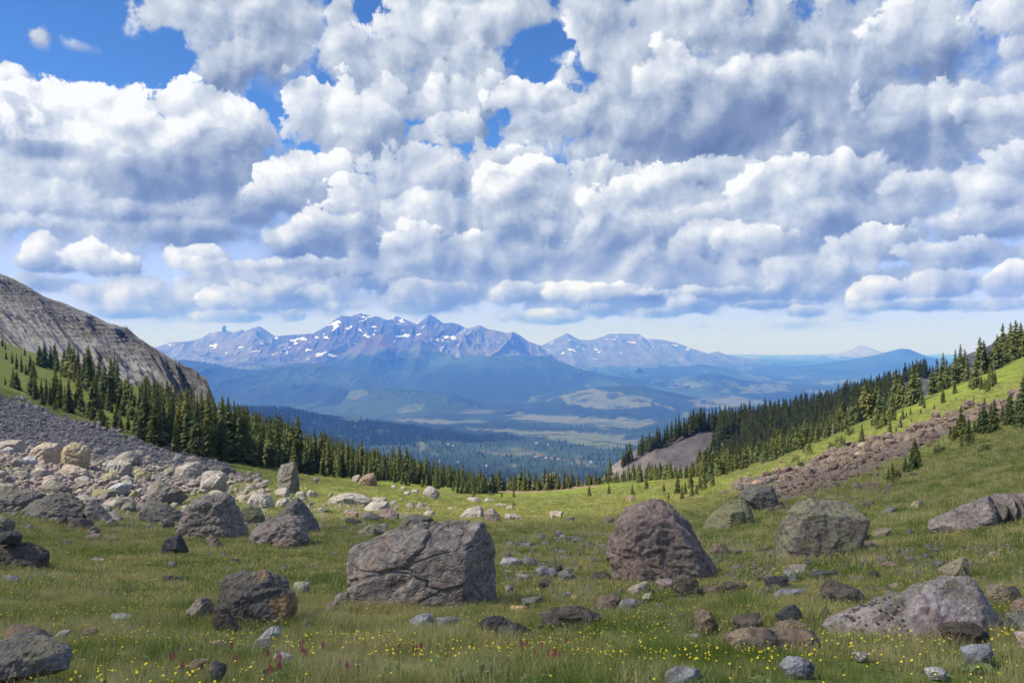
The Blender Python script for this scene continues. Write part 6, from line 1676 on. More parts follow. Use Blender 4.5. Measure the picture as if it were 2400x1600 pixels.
 ('rock', 4, [(730, 592), (760, 558), (800, 560), (832, 582), (780, 597)], 'red', 'small reddish rock right of the pile', 4, dict(seed=243)),
 ('rock', 4, [(450, 490), (480, 428), (600, 430), (645, 470), (600, 515), (480, 515)], 'darkb', 'dark brown block below the broad lichened boulder', 5, dict(seed=244, crisp=26)),
 ('rock', 4, [(385, 480), (410, 425), (455, 418), (465, 480), (420, 492)], 'darkb', 'narrow dark brown block left of the dark brown block', 4, dict(seed=245)),
 ('rock', 4, [(1113, 500), (1120, 448), (1190, 448), (1207, 500), (1140, 512)], 'darkb', 'small dark cube at the foot of the triangular lichened boulder', 4, dict(seed=246, crisp=34)),
 ('boulder', 4, [(1628, 375), (1700, 328), (1800, 370), (1827, 450), (1750, 485), (1660, 482)], 'lichen2', 'lichened boulder tucked behind the tall dark grey one', 5, dict(seed=247)),
 ('boulder', 4, [(1698, 325), (1740, 258), (1860, 263), (1897, 320), (1882, 372), (1760, 372)], 'pale', 'pale lit boulder behind the pointed olive one', 5, dict(seed=248)),
 ('rock', 4, [(1890, 320), (1930, 290), (2000, 300), (1990, 350), (1900, 370)], 'pale', 'pale block between the pale lit boulder and the pointed one', 4, dict(seed=249)),
 ('rock', 4, [(2108, 275), (2130, 228), (2190, 258), (2202, 287), (2130, 290)], 'pale', 'pale rock in the sun right of the pointed boulder', 4, dict(seed=250)),
 ('rock', 4, [(1880, 250), (1930, 215), (1990, 225), (2000, 290), (1900, 295)], 'pale', 'pale jagged rock at the foot of the standing block', 4, dict(seed=251)),
 ('rock', 4, [(2030, 270), (2050, 245), (2110, 248), (2118, 285), (2050, 290)], 'pale', 'pale flat rock right of the standing block', 4, dict(seed=252)),
 ('rock', 4, [(545, 1245), (600, 1222), (652, 1213), (684, 1250), (600, 1272)], 'brown', 'flat brownish rock half hidden in the grass at left', 4, dict(seed=253)),
 ('rock', 4, [(600, 732), (640, 700), (722, 713), (700, 735)], 'pink', 'low pinkish rock in the shaded grass at left', 4, dict(seed=254)),
 ('rock', 4, [(2086, 1200), (2110, 1165), (2165, 1190), (2160, 1210)], 'dark', 'small black stone right of the orange-stained boulder', 4, dict(seed=255)),
 ('rock', 4, [(1118, 885), (1125, 845), (1185, 842), (1190, 885)], 'dark', 'dark stone in the grass below the black pyramid-like rock', 4, dict(seed=256)),
 ('rock', 4, [(1190, 882), (1200, 848), (1245, 848), (1248, 880)], 'dark', 'second dark stone close to its twin in the left grass', 4, dict(seed=257)),
 ('rock', 4, [(0, 870), (20, 838), (110, 842), (128, 880), (40, 890)], 'grey', 'flat grey rock at the left edge in the grass', 4, dict(seed=258, thick=.6)),
 ('rock', 4, [(1858, 1430), (1880, 1405), (1960, 1402), (2045, 1432), (1980, 1448)], 'white', 'whitish flat stone among magenta flowers', 4, dict(seed=259)),
 ('rock', 4, [(1440, 1520), (1470, 1465), (1550, 1490), (1560, 1560), (1480, 1600)], 'dark', 'dark bluish rock at the bottom edge left of centre', 4, dict(seed=260)),
 ('rock', 4, [(1290, 1500), (1330, 1455), (1420, 1450), (1450, 1480), (1360, 1505)], 'brown', 'brown-grey flat rock beside the dark bluish one', 4, dict(seed=261)),
 ('rock', 4, [(1425, 1335), (1470, 1310), (1570, 1305), (1590, 1325), (1480, 1345)], 'mauve', 'flat mauve rock in the flowered grass', 4, dict(seed=262, thick=.5)),
 ('rock', 4, [(1545, 740), (1600, 712), (1655, 710), (1665, 725), (1590, 748)], 'dark', 'slaty dark flat rock above the orange-stained boulder', 4, dict(seed=263, thick=.6)),
 ('rock', 4, [(1680, 720), (1700, 700), (1790, 708), (1795, 725), (1720, 728)], 'dark', 'thin dark slab right of the slaty flat rock', 4, dict(seed=264, thick=.6)),
 ('rock', 4, [(2230, 1075), (2260, 1035), (2330, 1020), (2345, 1060), (2300, 1085)], 'mauve', 'bluish-grey rock left of the cracked boulder', 4, dict(seed=265)),
 ('rock', 4, [(690, 340), (760, 290), (820, 282), (850, 330), (800, 365), (740, 365)], 'mauve', 'grey-mauve rock right of the flat lichened one', 4, dict(seed=266)),
 ('rock', 4, [(800, 330), (830, 290), (890, 300), (920, 345), (900, 385), (830, 372)], 'olive', 'olive dark rock in the rubble gap', 4, dict(seed=267)),
 ('rock', 4, [(755, 470), (760, 425), (840, 420), (855, 470)], 'mauve', 'flat-faced grey-purple rock below the rubble gap', 4, dict(seed=268)),
 ('rock', 4, [(870, 290), (900, 240), (960, 245), (975, 290), (920, 300)], 'lichen2', 'yellowish lichened rock by the sunlit grass patch', 4, dict(seed=269)),
]
for b_ in BO:
    nm, reg, pts, mt, lb, lod, kw = b_
    kw = dict(kw)
    if reg == 0:
        pts = [((x - 800) * 2.94, (y - 1067) * 2.94) for x, y in pts]; reg = 5
    boulder(nm if nm not in ('slab', 'ledge') else 'rock', reg, pts, mt, lb, lod=lod, **{**{'cat': 'boulder' if nm == 'boulder' else 'rock'}, **kw})

# the ledged outcrop at the right: one rock with columns split by upright joints
oc = link('rock_outcrop', None)
xs0 = [(1690, 500), (1700, 440), (1860, 370), (1960, 320), (2100, 262), (2160, 250), (2165, 300), (2150, 520), (2000, 545), (1730, 537)]
pz = zoomed(6, xs0)
g_ = drop((pz[0][0] + pz[5][0]) / 2, zoomed(6, [(0, 540)])[0][1])
oc.location = g_
tag(oc, 'long layered grey outcrop with upright split columns at the right edge', 'outcrop')
def oc_part(pts, name, mat, seed, lod, thick, dy=0.0, **kw):
    p_ = zoomed(6, pts); m_ = (g_[1] + dy) / F
    c0 = (min(a[0] for a in p_) + max(a[0] for a in p_)) / 2; b0 = max(a[1] for a in p_)
    V, Fc = rock_shape([((a[0] - c0) * m_, (b0 - a[1]) * m_) for a in p_], thick, seed, lod, **kw)
    o = link(name, mesh_np(name, V, Fc, True, [MR[mat]]), oc)
    o.location = ((c0 - 1200) * m_ - g_[0], dy, (800 - b0) * m_ - g_[2] - .05)
oc_part(xs0, 'ledge', 'mauve', 301, 6, 2.2, .9, rough=1.3, dip=.35, crisp=26)
for i, (a, b, t0, b0) in enumerate([(2120, 2200, 262, 520), (2175, 2262, 250, 505), (2245, 2330, 244, 490), (2310, 2400, 240, 478), (2380, 2470, 238, 460), (2450, 2560, 236, 450)]):
    oc_part([(a, t0 + 12), (a + 18, t0), (b, t0 - 4), (b + 4, b0 - 20), (b - 8, b0), (a + 4, b0 + 8)], 'column', 'mauve', 310 + i, 5, 1.9, 1.0 + i * .12, crisp=30)
ROCKS.append((g_[0], g_[1] + 1, 3.0, 1.2, 2.0))

# ------------------------------------------------------------------ shared small rock shapes
SMALL = []
for i in range(14):
    rs_ = np.random.RandomState(900 + i)
    an = np.sort(rs_.uniform(0, 6.283, 7))
    asp = rs_.uniform(.45, .95)
    poly = [(0.5 * math.cos(a) * rs_.uniform(.8, 1.1), 0.3 + 0.5 * asp * math.sin(a) * rs_.uniform(.8, 1.1)) for a in an]
    V, Fc = rock_shape(poly, rs_.uniform(.6, .95), 900 + i, 3, crisp=28, rough=1.1)
    V[:, 2] -= V[:, 2].min() + .16 * np.ptp(V[:, 2])
    SMALL.append((V, Fc))
TINY = []
for i in range(8):
    rs_ = np.random.RandomState(700 + i)
    an = np.sort(rs_.uniform(0, 6.283, 6))
    V, Fc = rock_shape([(0.5 * math.cos(a), 0.3 + 0.36 * math.sin(a)) for a in an], .8, 700 + i, 2, crisp=30, rough=1.3)
    V[:, 2] -= V[:, 2].min() + .12
    TINY.append((V, Fc))
_sm = {}


def small_mesh(i, mat):
    if (i, mat) not in _sm:
        _sm[(i, mat)] = mesh_np('rock', SMALL[i][0], SMALL[i][1], False, [MR[mat]])
    return _sm[(i, mat)]


rr = random.Random(31)
# loose rocks one can pick out one by one: outline zone, how many, size range in pixels, materials, label, group
LOOSE = [
 ([(0, 1120), (180, 1100), (420, 1090), (520, 1100), (600, 1140), (700, 1170), (560, 1190), (400, 1200), (250, 1215), (0, 1210)], 110, (14, 52), ['grey', 'mauve', 'pale', 'olive', 'pink', 'pale'], 'angular rock in the rubble field at left', 'angular rocks of the left rubble field'),
 ([(0, 1040), (200, 1085), (480, 1090), (560, 1110), (420, 1130), (0, 1110)], 50, (10, 34), ['pale', 'mauve', 'grey', 'pink', 'white'], 'rock on the upper part of the left rubble field', 'rocks on the upper left rubble field'),
 ([(600, 1140), (740, 1130), (800, 1150), (980, 1150), (960, 1200), (860, 1215), (700, 1200)], 34, (10, 34), ['pale', 'pale', 'pink', 'grey'], 'pale rock in the sunlit grass between rubble and meadow', 'pale rocks in the sunlit grass'),
 ([(950, 1150), (1500, 1130), (1700, 1140), (1640, 1200), (1300, 1215), (980, 1210)], 26, (6, 18), ['pale', 'pink', 'grey'], 'small pale stone in the sunlit meadow', 'small stones of the sunlit meadow'),
 ([(560, 1080), (800, 1110), (840, 1130), (700, 1130), (560, 1110)], 12, (8, 22), ['pale', 'pink', 'grey'], 'small rock on the grass near the forest edge', 'small rocks near the forest edge'),
 ([(1170, 1240), (1420, 1230), (1430, 1330), (1350, 1420), (1190, 1400), (1190, 1300)], 26, (6, 22), ['grey', 'slate', 'pink', 'dark', 'mauve'], 'small rock in the grass between the two largest boulders', 'small rocks between the two largest boulders'),
 ([(1000, 1205), (1420, 1205), (1430, 1240), (1180, 1290), (1150, 1240)], 18, (6, 20), ['dark', 'grey', 'mauve'], 'small dark rock in the shaded meadow', 'small rocks of the shaded meadow'),
 ([(1690, 1290), (1850, 1310), (2000, 1330), (2150, 1350), (1950, 1400), (1750, 1420), (1650, 1380)], 34, (8, 26), ['grey', 'slate', 'pink', 'darkb', 'tan', 'white'], 'small rock in the stony grass right of the tall plum boulder', 'small rocks right of the tall plum boulder'),
 ([(2050, 1150), (2400, 1060), (2400, 1380), (2250, 1330), (2050, 1330), (2030, 1230)], 44, (6, 24), ['grey', 'dark', 'tan', 'pink', 'mauve'], 'small rock scattered on the grass of the right slope', 'small rocks of the right slope'),
 ([(1700, 1150), (1800, 1150), (2000, 1140), (2020, 1170), (1840, 1165), (1640, 1200), (1600, 1180)], 36, (8, 26), ['red', 'pink', 'grey', 'pink', 'brown'], 'reddish rock below the rubble band on the right slope', 'reddish rocks below the right rubble band'),
 ([(1280, 1400), (1600, 1390), (1900, 1450), (2000, 1500), (1500, 1520), (1240, 1480)], 18, (6, 22), ['grey', 'slate', 'pink', 'white'], 'small stone in the flowered foreground grass', 'small stones of the foreground grass'),
 ([(0, 1230), (500, 1230), (700, 1300), (760, 1480), (450, 1520), (200, 1480), (0, 1420)], 24, (6, 22), ['grey', 'pink', 'dark', 'mauve'], 'small stone in the shaded grass at left', 'small stones of the left grass'),
]
nl = 0
for zone, n, (s0, s1), mts, lb, gr in LOOSE:
    xs = [p[0] for p in zone]; ys = [p[1] for p in zone]
    tries = 0; got = 0
    while got < n * .6 and tries < n * 40 and nl < 158:
        tries += 1
        x_, y_ = rr.uniform(min(xs), max(xs)), rr.uniform(min(ys), max(ys))
        if not inpoly([x_], [y_], zone)[0]:
            continue
        g_ = drop(x_, y_)
        if g_ is None:
            continue
        wpx = s0 + (s1 - s0) * rr.random() ** 2.2
        w = wpx * g_[1] / F
        if any(abs(g_[0] - q[0]) < q[2] * .8 and abs(g_[1] - q[1]) < q[3] * .8 for q in ROCKS):
            continue
        mt = rr.choice(mts)
        o = link('rock', small_mesh(rr.randrange(14), mt), None, (g_[0], g_[1], g_[2] - .02 * w), (rr.uniform(-.2, .2), rr.uniform(-.2, .2), rr.uniform(0, 6.28)), (w * rr.uniform(.85, 1.2), w * rr.uniform(.8, 1.1), w * rr.uniform(.55, 1.05)))
        near = min(NAMED, key=lambda q: (q[0] - g_[0]) ** 2 + (q[1] - g_[1]) ** 2 * .5)
        dx_, dy_ = x_ - near[4], g_[1] - near[1]
        side = ('left of' if dx_ < 0 else 'right of') if abs(dx_) > near[5] * .5 else ('behind' if dy_ > 0 else 'in front of')
        col_ = {'grey': 'grey', 'mauve': 'mauve-grey', 'pale': 'pale', 'olive': 'olive', 'pink': 'pinkish', 'white': 'whitish', 'slate': 'blue-grey', 'dark': 'charcoal', 'darkb': 'dark brown', 'tan': 'tan', 'red': 'reddish', 'brown': 'brown'}[mt]
        sz_ = 'tiny' if wpx < 12 else 'small' if wpx < 20 else 'middling'
        tag(o, '%s %s rock %s the %s' % (sz_, col_, side, near[3]), 'rock', 'loose rocks near the ' + near[3])
        if w > .12:
            ROCKS.append((g_[0], g_[1], w / 2, w / 2, w * .5))
        got += 1; nl += 1
# broken blocks lying thick over the left rubble
nb_ = 0
for zone, n, (s0, s1), mts in [
 ([(0, 1100), (180, 1090), (440, 1080), (560, 1110), (640, 1150), (560, 1185), (420, 1200), (300, 1225), (0, 1215)], 130, (16, 64), ['grey', 'mauve', 'olive', 'lichen', 'pale', 'grey']),
 ([(0, 1050), (300, 1060), (500, 1080), (560, 1100), (420, 1120), (0, 1110)], 40, (12, 44), ['grey', 'pale', 'mauve', 'pink']),
 ([(1760, 1090), (1900, 1060), (2040, 1030), (2100, 1060), (2000, 1110), (1860, 1150), (1740, 1150)], 46, (10, 40), ['brown', 'red', 'grey', 'brown', 'olive']),
 ([(600, 1170), (760, 1150), (900, 1170), (940, 1210), (700, 1215)], 24, (10, 34), ['pale', 'pale', 'grey', 'pink'])]:
    xs = [p[0] for p in zone]; ys = [p[1] for p in zone]
    for q in range(n * 6):
        if nb_ >= 236 or n <= 0:
            break
        x_, y_ = rr.uniform(min(xs), max(xs)), rr.uniform(min(ys), max(ys))
        g_ = drop(x_, y_) if inpoly([x_], [y_], zone)[0] else None
        if g_ is None:
            continue
        wpx = s0 + (s1 - s0) * rr.random() ** 2.0
        w = wpx * g_[1] / F
        if any(abs(g_[0] - e[0]) < e[2] * .8 + w * .2 and abs(g_[1] - e[1]) < e[3] * .8 + w * .2 for e in ROCKS):
            continue
        mt = rr.choice(mts)
        o = link('broken_block', small_mesh(rr.randrange(14), mt), None, (g_[0], g_[1], g_[2] - .03 * w), (rr.uniform(-.45, .45), rr.uniform(-.45, .45), rr.uniform(0, 6.28)), (w * rr.uniform(.85, 1.25), w * rr.uniform(.8, 1.1), w * rr.uniform(.6, 1.2)))
        near = min(NAMED, key=lambda e: (e[0] - g_[0]) ** 2 + (e[1] - g_[1]) ** 2 * .5)
        col_ = {'grey': 'grey', 'mauve': 'mauve-grey', 'pale': 'pale', 'olive': 'olive', 'lichen': 'lichened', 'pink': 'pinkish', 'brown': 'brown', 'red': 'reddish'}[mt]
        sz_ = 'small' if wpx < 22 else 'middling' if wpx < 36 else 'large'
        side = ('left of' if x_ < near[4] else 'right of') if abs(x_ - near[4]) > near[5] * .5 else ('behind' if g_[1] > near[1] else 'in front of')
        tag(o, '%s %s broken block %s the %s' % (sz_, col_, side, near[3]), 'rock block', 'broken blocks near the ' + near[3])
        if wpx > 24:
            ROCKS.append((g_[0], g_[1], w / 2, w / 2, w * .5))
        nb_ += 1; n -= 1
print('blocks', nb_)
print('loose rocks', nl)

# rubble nobody could count: the two scree fields
M_SC1 = material('scree_grey', m_rock((.18, .158, .148), (.38, .34, .315), (.26, .22, .20)), 0.95)
M_SC3 = material('scree_brown', m_rock((.115, .080, .068), (.25, .185, .155), (.19, .13, .11), lichen=.3), 0.95)
M_SC2 = material('scree_pinkish', m_rock((.24, .19, .17), (.46, .38, .34), (.30, .215, .185), lichen=.3), 0.95)


def rubble(name, zones, n, size, mat, seed, gaps=None):
    r3_ = random.Random(seed)
    P_, rz, sc, ix, t1, t2 = [], [], [], [], [], []
    for zone, w_ in zones:
        xs = [p[0] for p in zone]; ys = [p[1] for p in zone]
        got = 0
        N = int(n * w_)
        X_ = np.random.RandomState(seed).uniform(min(xs), max(xs), N * 3); Y_ = np.random.RandomState(seed + 1).uniform(min(ys), max(ys), N * 3)
        ok = inpoly(X_ + 34 * fbm(X_ / 50, Y_ / 30), Y_ + 16 * fbm(X_ / 50 + 9, Y_ / 30), zone)
        if gaps:
            ok &= fbm(X_ / 42 + 3, Y_ / 20, o=4) > gaps
        for g_ in zip(*drop_many(X_[ok][:N], Y_[ok][:N])):
            if g_[1] > 360:
                continue
            s_ = size(r3_, g_[1])
            P_.append((g_[0], g_[1], g_[2] - .04 * s_)); rz.append(r3_.uniform(0, 6.28)); sc.append(s_); ix.append(r3_.randrange(8)); t1.append(r3_.uniform(-.6, .6)); t2.append(r3_.uniform(-.6, .6))
    scatter(name, P_, rz, sc, ix, [mesh_np('stone', v, f, False, [mat]) for v, f in TINY], (t1, t2))


rubble('rubble', [([(-40, 925), (0, 928), (70, 950), (160, 980), (270, 1012), (380, 1040), (470, 1062), (540, 1085), (560, 1105), (400, 1110), (0, 1060), (-40, 1050)], 1.0)], 5200, lambda q, d: d * (q.uniform(.0024, .0062) if q.random() < .93 else q.uniform(.007, .011)), M_SC1, 41)
rubble('rubble', [([(-30, 1040), (0, 1045), (480, 1100), (600, 1115), (640, 1160), (560, 1180), (400, 1195), (0, 1205), (-30, 1200)], 1.0)], 4200, lambda q, d: d * (q.uniform(.002, .007) if q.random() < .85 else q.uniform(.007, .016)), M_SC2, 43)
rubble('rubble', [(Z_SCREE[1], 1.0)], 5200, lambda q, d: d * (q.uniform(.002, .0065) if q.random() < .84 else q.uniform(.007, .020)), M_SC3, 47, -.10)
rubble('rubble', [([(0, 1190), (420, 1190), (760, 1220), (800, 1260), (400, 1240), (0, 1240)], .4), ([(1640, 1260), (2400, 1280), (2400, 1420), (1900, 1420), (1700, 1400)], 1.3), ([(0, 1240), (2400, 1240), (2400, 1590), (0, 1590)], .45), ([(1200, 1380), (1950, 1380), (1950, 1480), (1250, 1480)], .35), ([(1180, 1260), (1430, 1250), (1430, 1400), (1190, 1420)], .5), ([(520, 1175), (1000, 1180), (1010, 1250), (560, 1240)], .35)], 2500, lambda q, d: d * (q.uniform(.0025, .008) if q.random() < .86 else q.uniform(.008, .015)), M_SC1, 53, -.12)
rubble('rubble', [([(1690, 1150), (1780, 1165), (1960, 1130), (2090, 1085), (2160, 1110), (2040, 1190), (1800, 1205), (1680, 1190)], 1.0)], 700, lambda q, d: d * (q.uniform(.0025, .008) if q.random() < .8 else q.uniform(.008, .018)), M_SC3, 59, -.05)
# ------------------------------------------------------------------ grass, flowers
def m_blade(green, straw, amt):
    def b(k, bs, out):
        r_ = orand(k)
        g_ = k.m('MULTIPLY_ADD', k.noise(pos(k), 0.28, 4, 0.6), .8, k.m('MULTIPLY', k.noise(pos(k), 1.1, 3, 0.6), .8))
        t = k.m('ADD', k.m('MULTIPLY', r_, 0.50), k.m('MULTIPLY_ADD', g_, 1.1, -.42))
        c = k.mixc(k.mr(t, 0.45, 0.95), green, tuple(min(1, x * 1.6) for x in green))
        c = k.mixc(k.mr(t, amt, amt + .22), c, straw)
        k.l.new(c, bs.inputs['Base Color'])
        tr = k.new('ShaderNodeBsdfTranslucent'); k.l.new(c, tr.inputs['Color'])
        ms = k.new('ShaderNodeMixShader'); ms.inputs[0].default_value = 0.3
        k.l.new(bs.outputs[0], ms.inputs[1]); k.l.new(tr.outputs[0], ms.inputs[2])
        k.l.new(ms.outputs[0], out.inputs['Surface'])
    return b


M_BL = material('grass_blades', m_blade((.165, .220, .040), (.52, .45, .17), .62), 0.7, 0.3)
M_BD = material('dry_grass_blades', m_blade((.27, .27, .08), (.62, .53, .25), .50), 0.7, 0.3)


def tuft(seed, n, h_, spread, w, lean=.5, heads=0):
    r_ = random.Random(seed)
    V, Fc = [], []
    for i in range(n):
        a = r_.uniform(0, 6.28); rr_ = spread * math.sqrt(r_.random())
        x, y = rr_ * math.cos(a), rr_ * math.sin(a)
        hh = h_ * r_.uniform(.45, 1.15); l_ = lean * hh * r_.uniform(.2, 1.2); d = r_.uniform(0, 6.28)
        ux, uy = math.cos(d), math.sin(d); q = r_.uniform(0, 6.28); wx, wy = math.cos(q) * w, math.sin(q) * w
        b = len(V)
        V += [(x - wx, y - wy, -.02), (x + wx, y + wy, -.02), (x + ux * l_ * .35 - wx * .7, y + uy * l_ * .35 - wy * .7, hh * .55), (x + ux * l_ * .35 + wx * .7, y + uy * l_ * .35 + wy * .7, hh * .55), (x + ux * l_, y + uy * l_, hh * r_.uniform(.8, 1))]
        Fc += [(b, b + 1, b + 3), (b, b + 3, b + 2), (b + 2, b + 3, b + 4)]
    return V, Fc


TG = [mesh_np('grass_tuft', *[np.array(a) for a in tuft(i, 34, .085 + .012 * i, .085, .0016, .55)], False, [M_BL]) for i in range(4)]
TD = [mesh_np('dry_tuft', *[np.array(a) for a in tuft(20 + i, 16, .14, .09, .0012, .5)], False, [M_BD]) for i in range(2)]
TF = [mesh_np('coarse_tuft', *[np.array(a) for a in tuft(40 + i, 40, .10, .26, .005, .7)], False, [M_BL]) for i in range(3)]
TFD = [mesh_np('coarse_dry_tuft', *[np.array(a) for a in tuft(50 + i, 26, .12, .26, .004, .7)], False, [M_BD]) for i in range(2)]
def rosette(seed):
    r_ = random.Random(seed); V, Fc = [], []
    for i in range(9):
        a = i * 2.4 + r_.uniform(-.3, .3); L = r_.uniform(.045, .09); w = L * .22; b = len(V); ca, sa = math.cos(a), math.sin(a); h_ = r_.uniform(.02, .06)
        V += [(0, 0, 0), (ca * L * .5 - sa * w, sa * L * .5 + ca * w, h_), (ca * L * .5 + sa * w, sa * L * .5 - ca * w, h_), (ca * L, sa * L, h_ * .7)]
        Fc += [(b, b + 1, b + 2), (b + 1, b + 3, b + 2)]
    return mesh_np('broad_leaves', np.array(V), np.array(Fc), False, [M_LEAF])


M_LEAF = material('broad_leaf', lambda k, bs, out: k.l.new(k.mixc(orand(k), (.09, .15, .045), (.19, .24, .08)), bs.inputs['Base Color']), 0.6)
SRC_G = TG + TD + TF + TFD + [rosette(1), rosette(2)]          # 0-3 green, 4-5 dry, 6-8 coarse, 9-10 coarse dry
RK = np.array([tuple(q) for q in ROCKS])


def clear_of_rocks(X, Y, k_=.6):
    ok = np.ones(len(X), bool)
    for q in RK:
        if q[1] > 70:
            continue
        k2 = k_ if q[4] > .4 or q[1] > 25 else 1.0
        yo = 0 if q[4] > .4 or q[1] > 25 else -.10
        ok &= ((X - q[0]) / (q[2] * k2 + .02)) ** 2 + ((Y - q[1] - yo) / (q[3] * k2 - yo)) ** 2 > 1
    return ok


gr_ = np.random.RandomState(8)


def sow(y0, y1, dens, u0=-.95, u1=.95):
    """random points between two distances, even per square metre"""
    area = (u1 - u0) * (y1 ** 2 - y0 ** 2) / 2
    n = int(area * dens)
    Y = np.sqrt(gr_.uniform(y0 ** 2, y1 ** 2, n)); X = gr_.uniform(u0, u1, n) * Y
    ok = clear_of_rocks(X, Y)
    X, Y = X[ok], Y[ok]
    px = 1200 + X / Y * F; py = 800 - ground_z(X, Y) / Y * F
    sc_ = inpoly(px + 14 * fbm(px / 40, py / 20), py + 8 * fbm(px / 40 + 3, py / 20), Z_SCREE[0]) | inpoly(px, py, Z_SCREE[1])
    keep = (~sc_) | (gr_.random_sample(len(X)) < .03)
    return X[keep], Y[keep]


GX, GY, GI, GS = [], [], [], []
for (y0, y1, de, kind_, s0, s1) in [(2.9, 7, 190, 'n', .75, 1.35), (7, 13, 120, 'n', .8, 1.4), (13, 24, 42, 'c', .6, 1.1), (24, 45, 15, 'c', .9, 1.5), (45, 90, 4.6, 'c', 1.3, 2.2), (90, 210, .8, 'c', 1.8, 3.4)]:
    X, Y = sow(y0, y1, de)
    dry = fbm(X / 2.2 + 5, Y / 3.0, o=3) + gr_.uniform(-.35, .35, len(X)) + .16 * sst(14, 5, Y)
    if kind_ == 'n':
        ix = np.where(dry > .14, gr_.randint(4, 6, len(X)), gr_.randint(0, 4, len(X)))
    else:
        ix = np.where(dry > .18, gr_.randint(9, 11, len(X)), gr_.randint(6, 9, len(X)))
    hgt = (1 + 1.1 * fbm(X / 1.3, Y / 1.3 + 7, o=3)) * (.72 + .28 * sst(4, 9, Y))
    GX.append(X); GY.append(Y); GI.append(ix); GS.append(gr_.uniform(s0, s1, len(X)) * hgt)
# broad-leaved plants between the grass, in drifts
X, Y = sow(2.9, 18, 26)
kp = fbm(X / 1.1 + 3, Y / 1.1, o=3) > .08
X, Y = X[kp], Y[kp]
GX.append(X); GY.append(Y); GI.append(gr_.randint(11, 13, len(X))); GS.append(gr_.uniform(.5, 1.15, len(X)))
# taller tufts crowding the feet of the rocks
bx_, by_ = [], []
for q in ROCKS:
    if q[1] > 42 or q[4] < .4:
        continue
    n = int(min(150, (q[2] + q[3]) * (64 if q[1] < 20 else 22)))
    a = gr_.uniform(0, 6.283, n); e = gr_.uniform(.86, 1.10, n)
    bx_.append(q[0] + np.cos(a) * q[2] * e); by_.append(q[1] + np.sin(a) * q[3] * e)
X, Y = np.concatenate(bx_), np.concatenate(by_)
kp = Y > 2.9
X, Y = X[kp], Y[kp]
GX.append(X); GY.append(Y); GI.append(np.where(gr_.random_sample(len(X)) < .35, gr_.randint(4, 6, len(X)), gr_.randint(0, 4, len(X)))); GS.append(gr_.uniform(.7, 1.45, len(X)) * np.where(Y > 20, 1.3, 1))
GX, GY, GI, GS = map(np.concatenate, (GX, GY, GI, GS))
scatter('grass', np.stack([GX, GY, ground_z(GX, GY)], -1), gr_.uniform(0, 6.28, len(GX)), GS, GI, SRC_G, (gr_.uniform(-.12, .12, len(GX)), gr_.uniform(-.12, .12, len(GX))))
print('tufts', len(GX))

M_YEL = material('yellow_petals', lambda k, bs, out: bs.inputs['Base Color'].__setattr__('default_value', (.90, .70, .02, 1)), 0.6)
M_STEM = material('flower_stem', lambda k, bs, out: bs.inputs['Base Color'].__setattr__('default_value', (.10, .15, .04, 1)), 0.8)
M_MAG = material('magenta_bracts', lambda k, bs, out: k.l.new(k.mixc(orand(k), (.36, .035, .11), (.50, .10, .19)), bs.inputs['Base Color']), 0.7)


def flower(seed, h_=.15, r0=.011, scale=1.0):
    r_ = random.Random(seed)
    V = [(-.001, 0, -.02), (.001, 0, -.02), (.004, .003, h_), (.006, .003, h_)]
    Fc = [(0, 1, 3), (0, 3, 2)]
    mi = [1, 1]
    tx_, ty_ = r_.uniform(-.5, .5), r_.uniform(-.5, .5)
    for j in range(5):
        a = j / 5 * 6.283
        b = len(V)
        for (rr_, da) in ((0, 0), (.8, -.55), (1.1, 0), (.8, .55)):
            x, y = r0 * rr_ * math.cos(a + da), r0 * rr_ * math.sin(a + da)
            V.append((x + .005, y + .003, h_ + .004 * rr_ + x * tx_ + y * ty_))
        Fc += [(b, b + 1, b + 2), (b, b + 2, b + 3)]
        mi += [0, 0]
    return mesh_np('buttercup', np.array(V), np.array(Fc), False, [M_YEL, M_STEM], mi)


FL = [flower(i, .12 + .02 * i, .0105) for i in range(3)] + [flower(9 + i, .13, .020) for i in range(2)]
FX, FY, FI, FS = [], [], [], []
for y0, y1, de, big_ in ((3.0, 7.5, 110, 0), (7.5, 14, 70, 0), (14, 26, 22, 1), (26, 60, 2.4, 2), (60, 130, 1.2, 3)):
    X, Y = sow(y0, y1, de)
    cl = fbm(X / 1.6 + 2, Y / 1.9, o=3) + .5 * fbm(X / 7, Y / 7 + 4, o=2)
    keep = gr_.random_sample(len(X)) < sst(-.40, .25, cl) * (1 if y1 < 60 else .6)
    X, Y = X[keep], Y[keep]
    FX.append(X); FY.append(Y)
    FI.append(gr_.randint(0, 3, len(X)) if big_ == 0 else gr_.randint(3, 5, len(X)))
    FS.append(gr_.uniform(.75, 1.25, len(X)) * (.62, .64, .8, 1.6)[big_])
FX, FY, FI, FS = map(np.concatenate, (FX, FY, FI, FS))
scatter('yellow_flowers', np.stack([FX, FY, ground_z(FX, FY)], -1), gr_.uniform(0, 6.28, len(FX)), FS, FI, FL, (gr_.uniform(-.2, .2, len(FX)), gr_.uniform(-.2, .2, len(FX))))
print('flowers', len(FX))

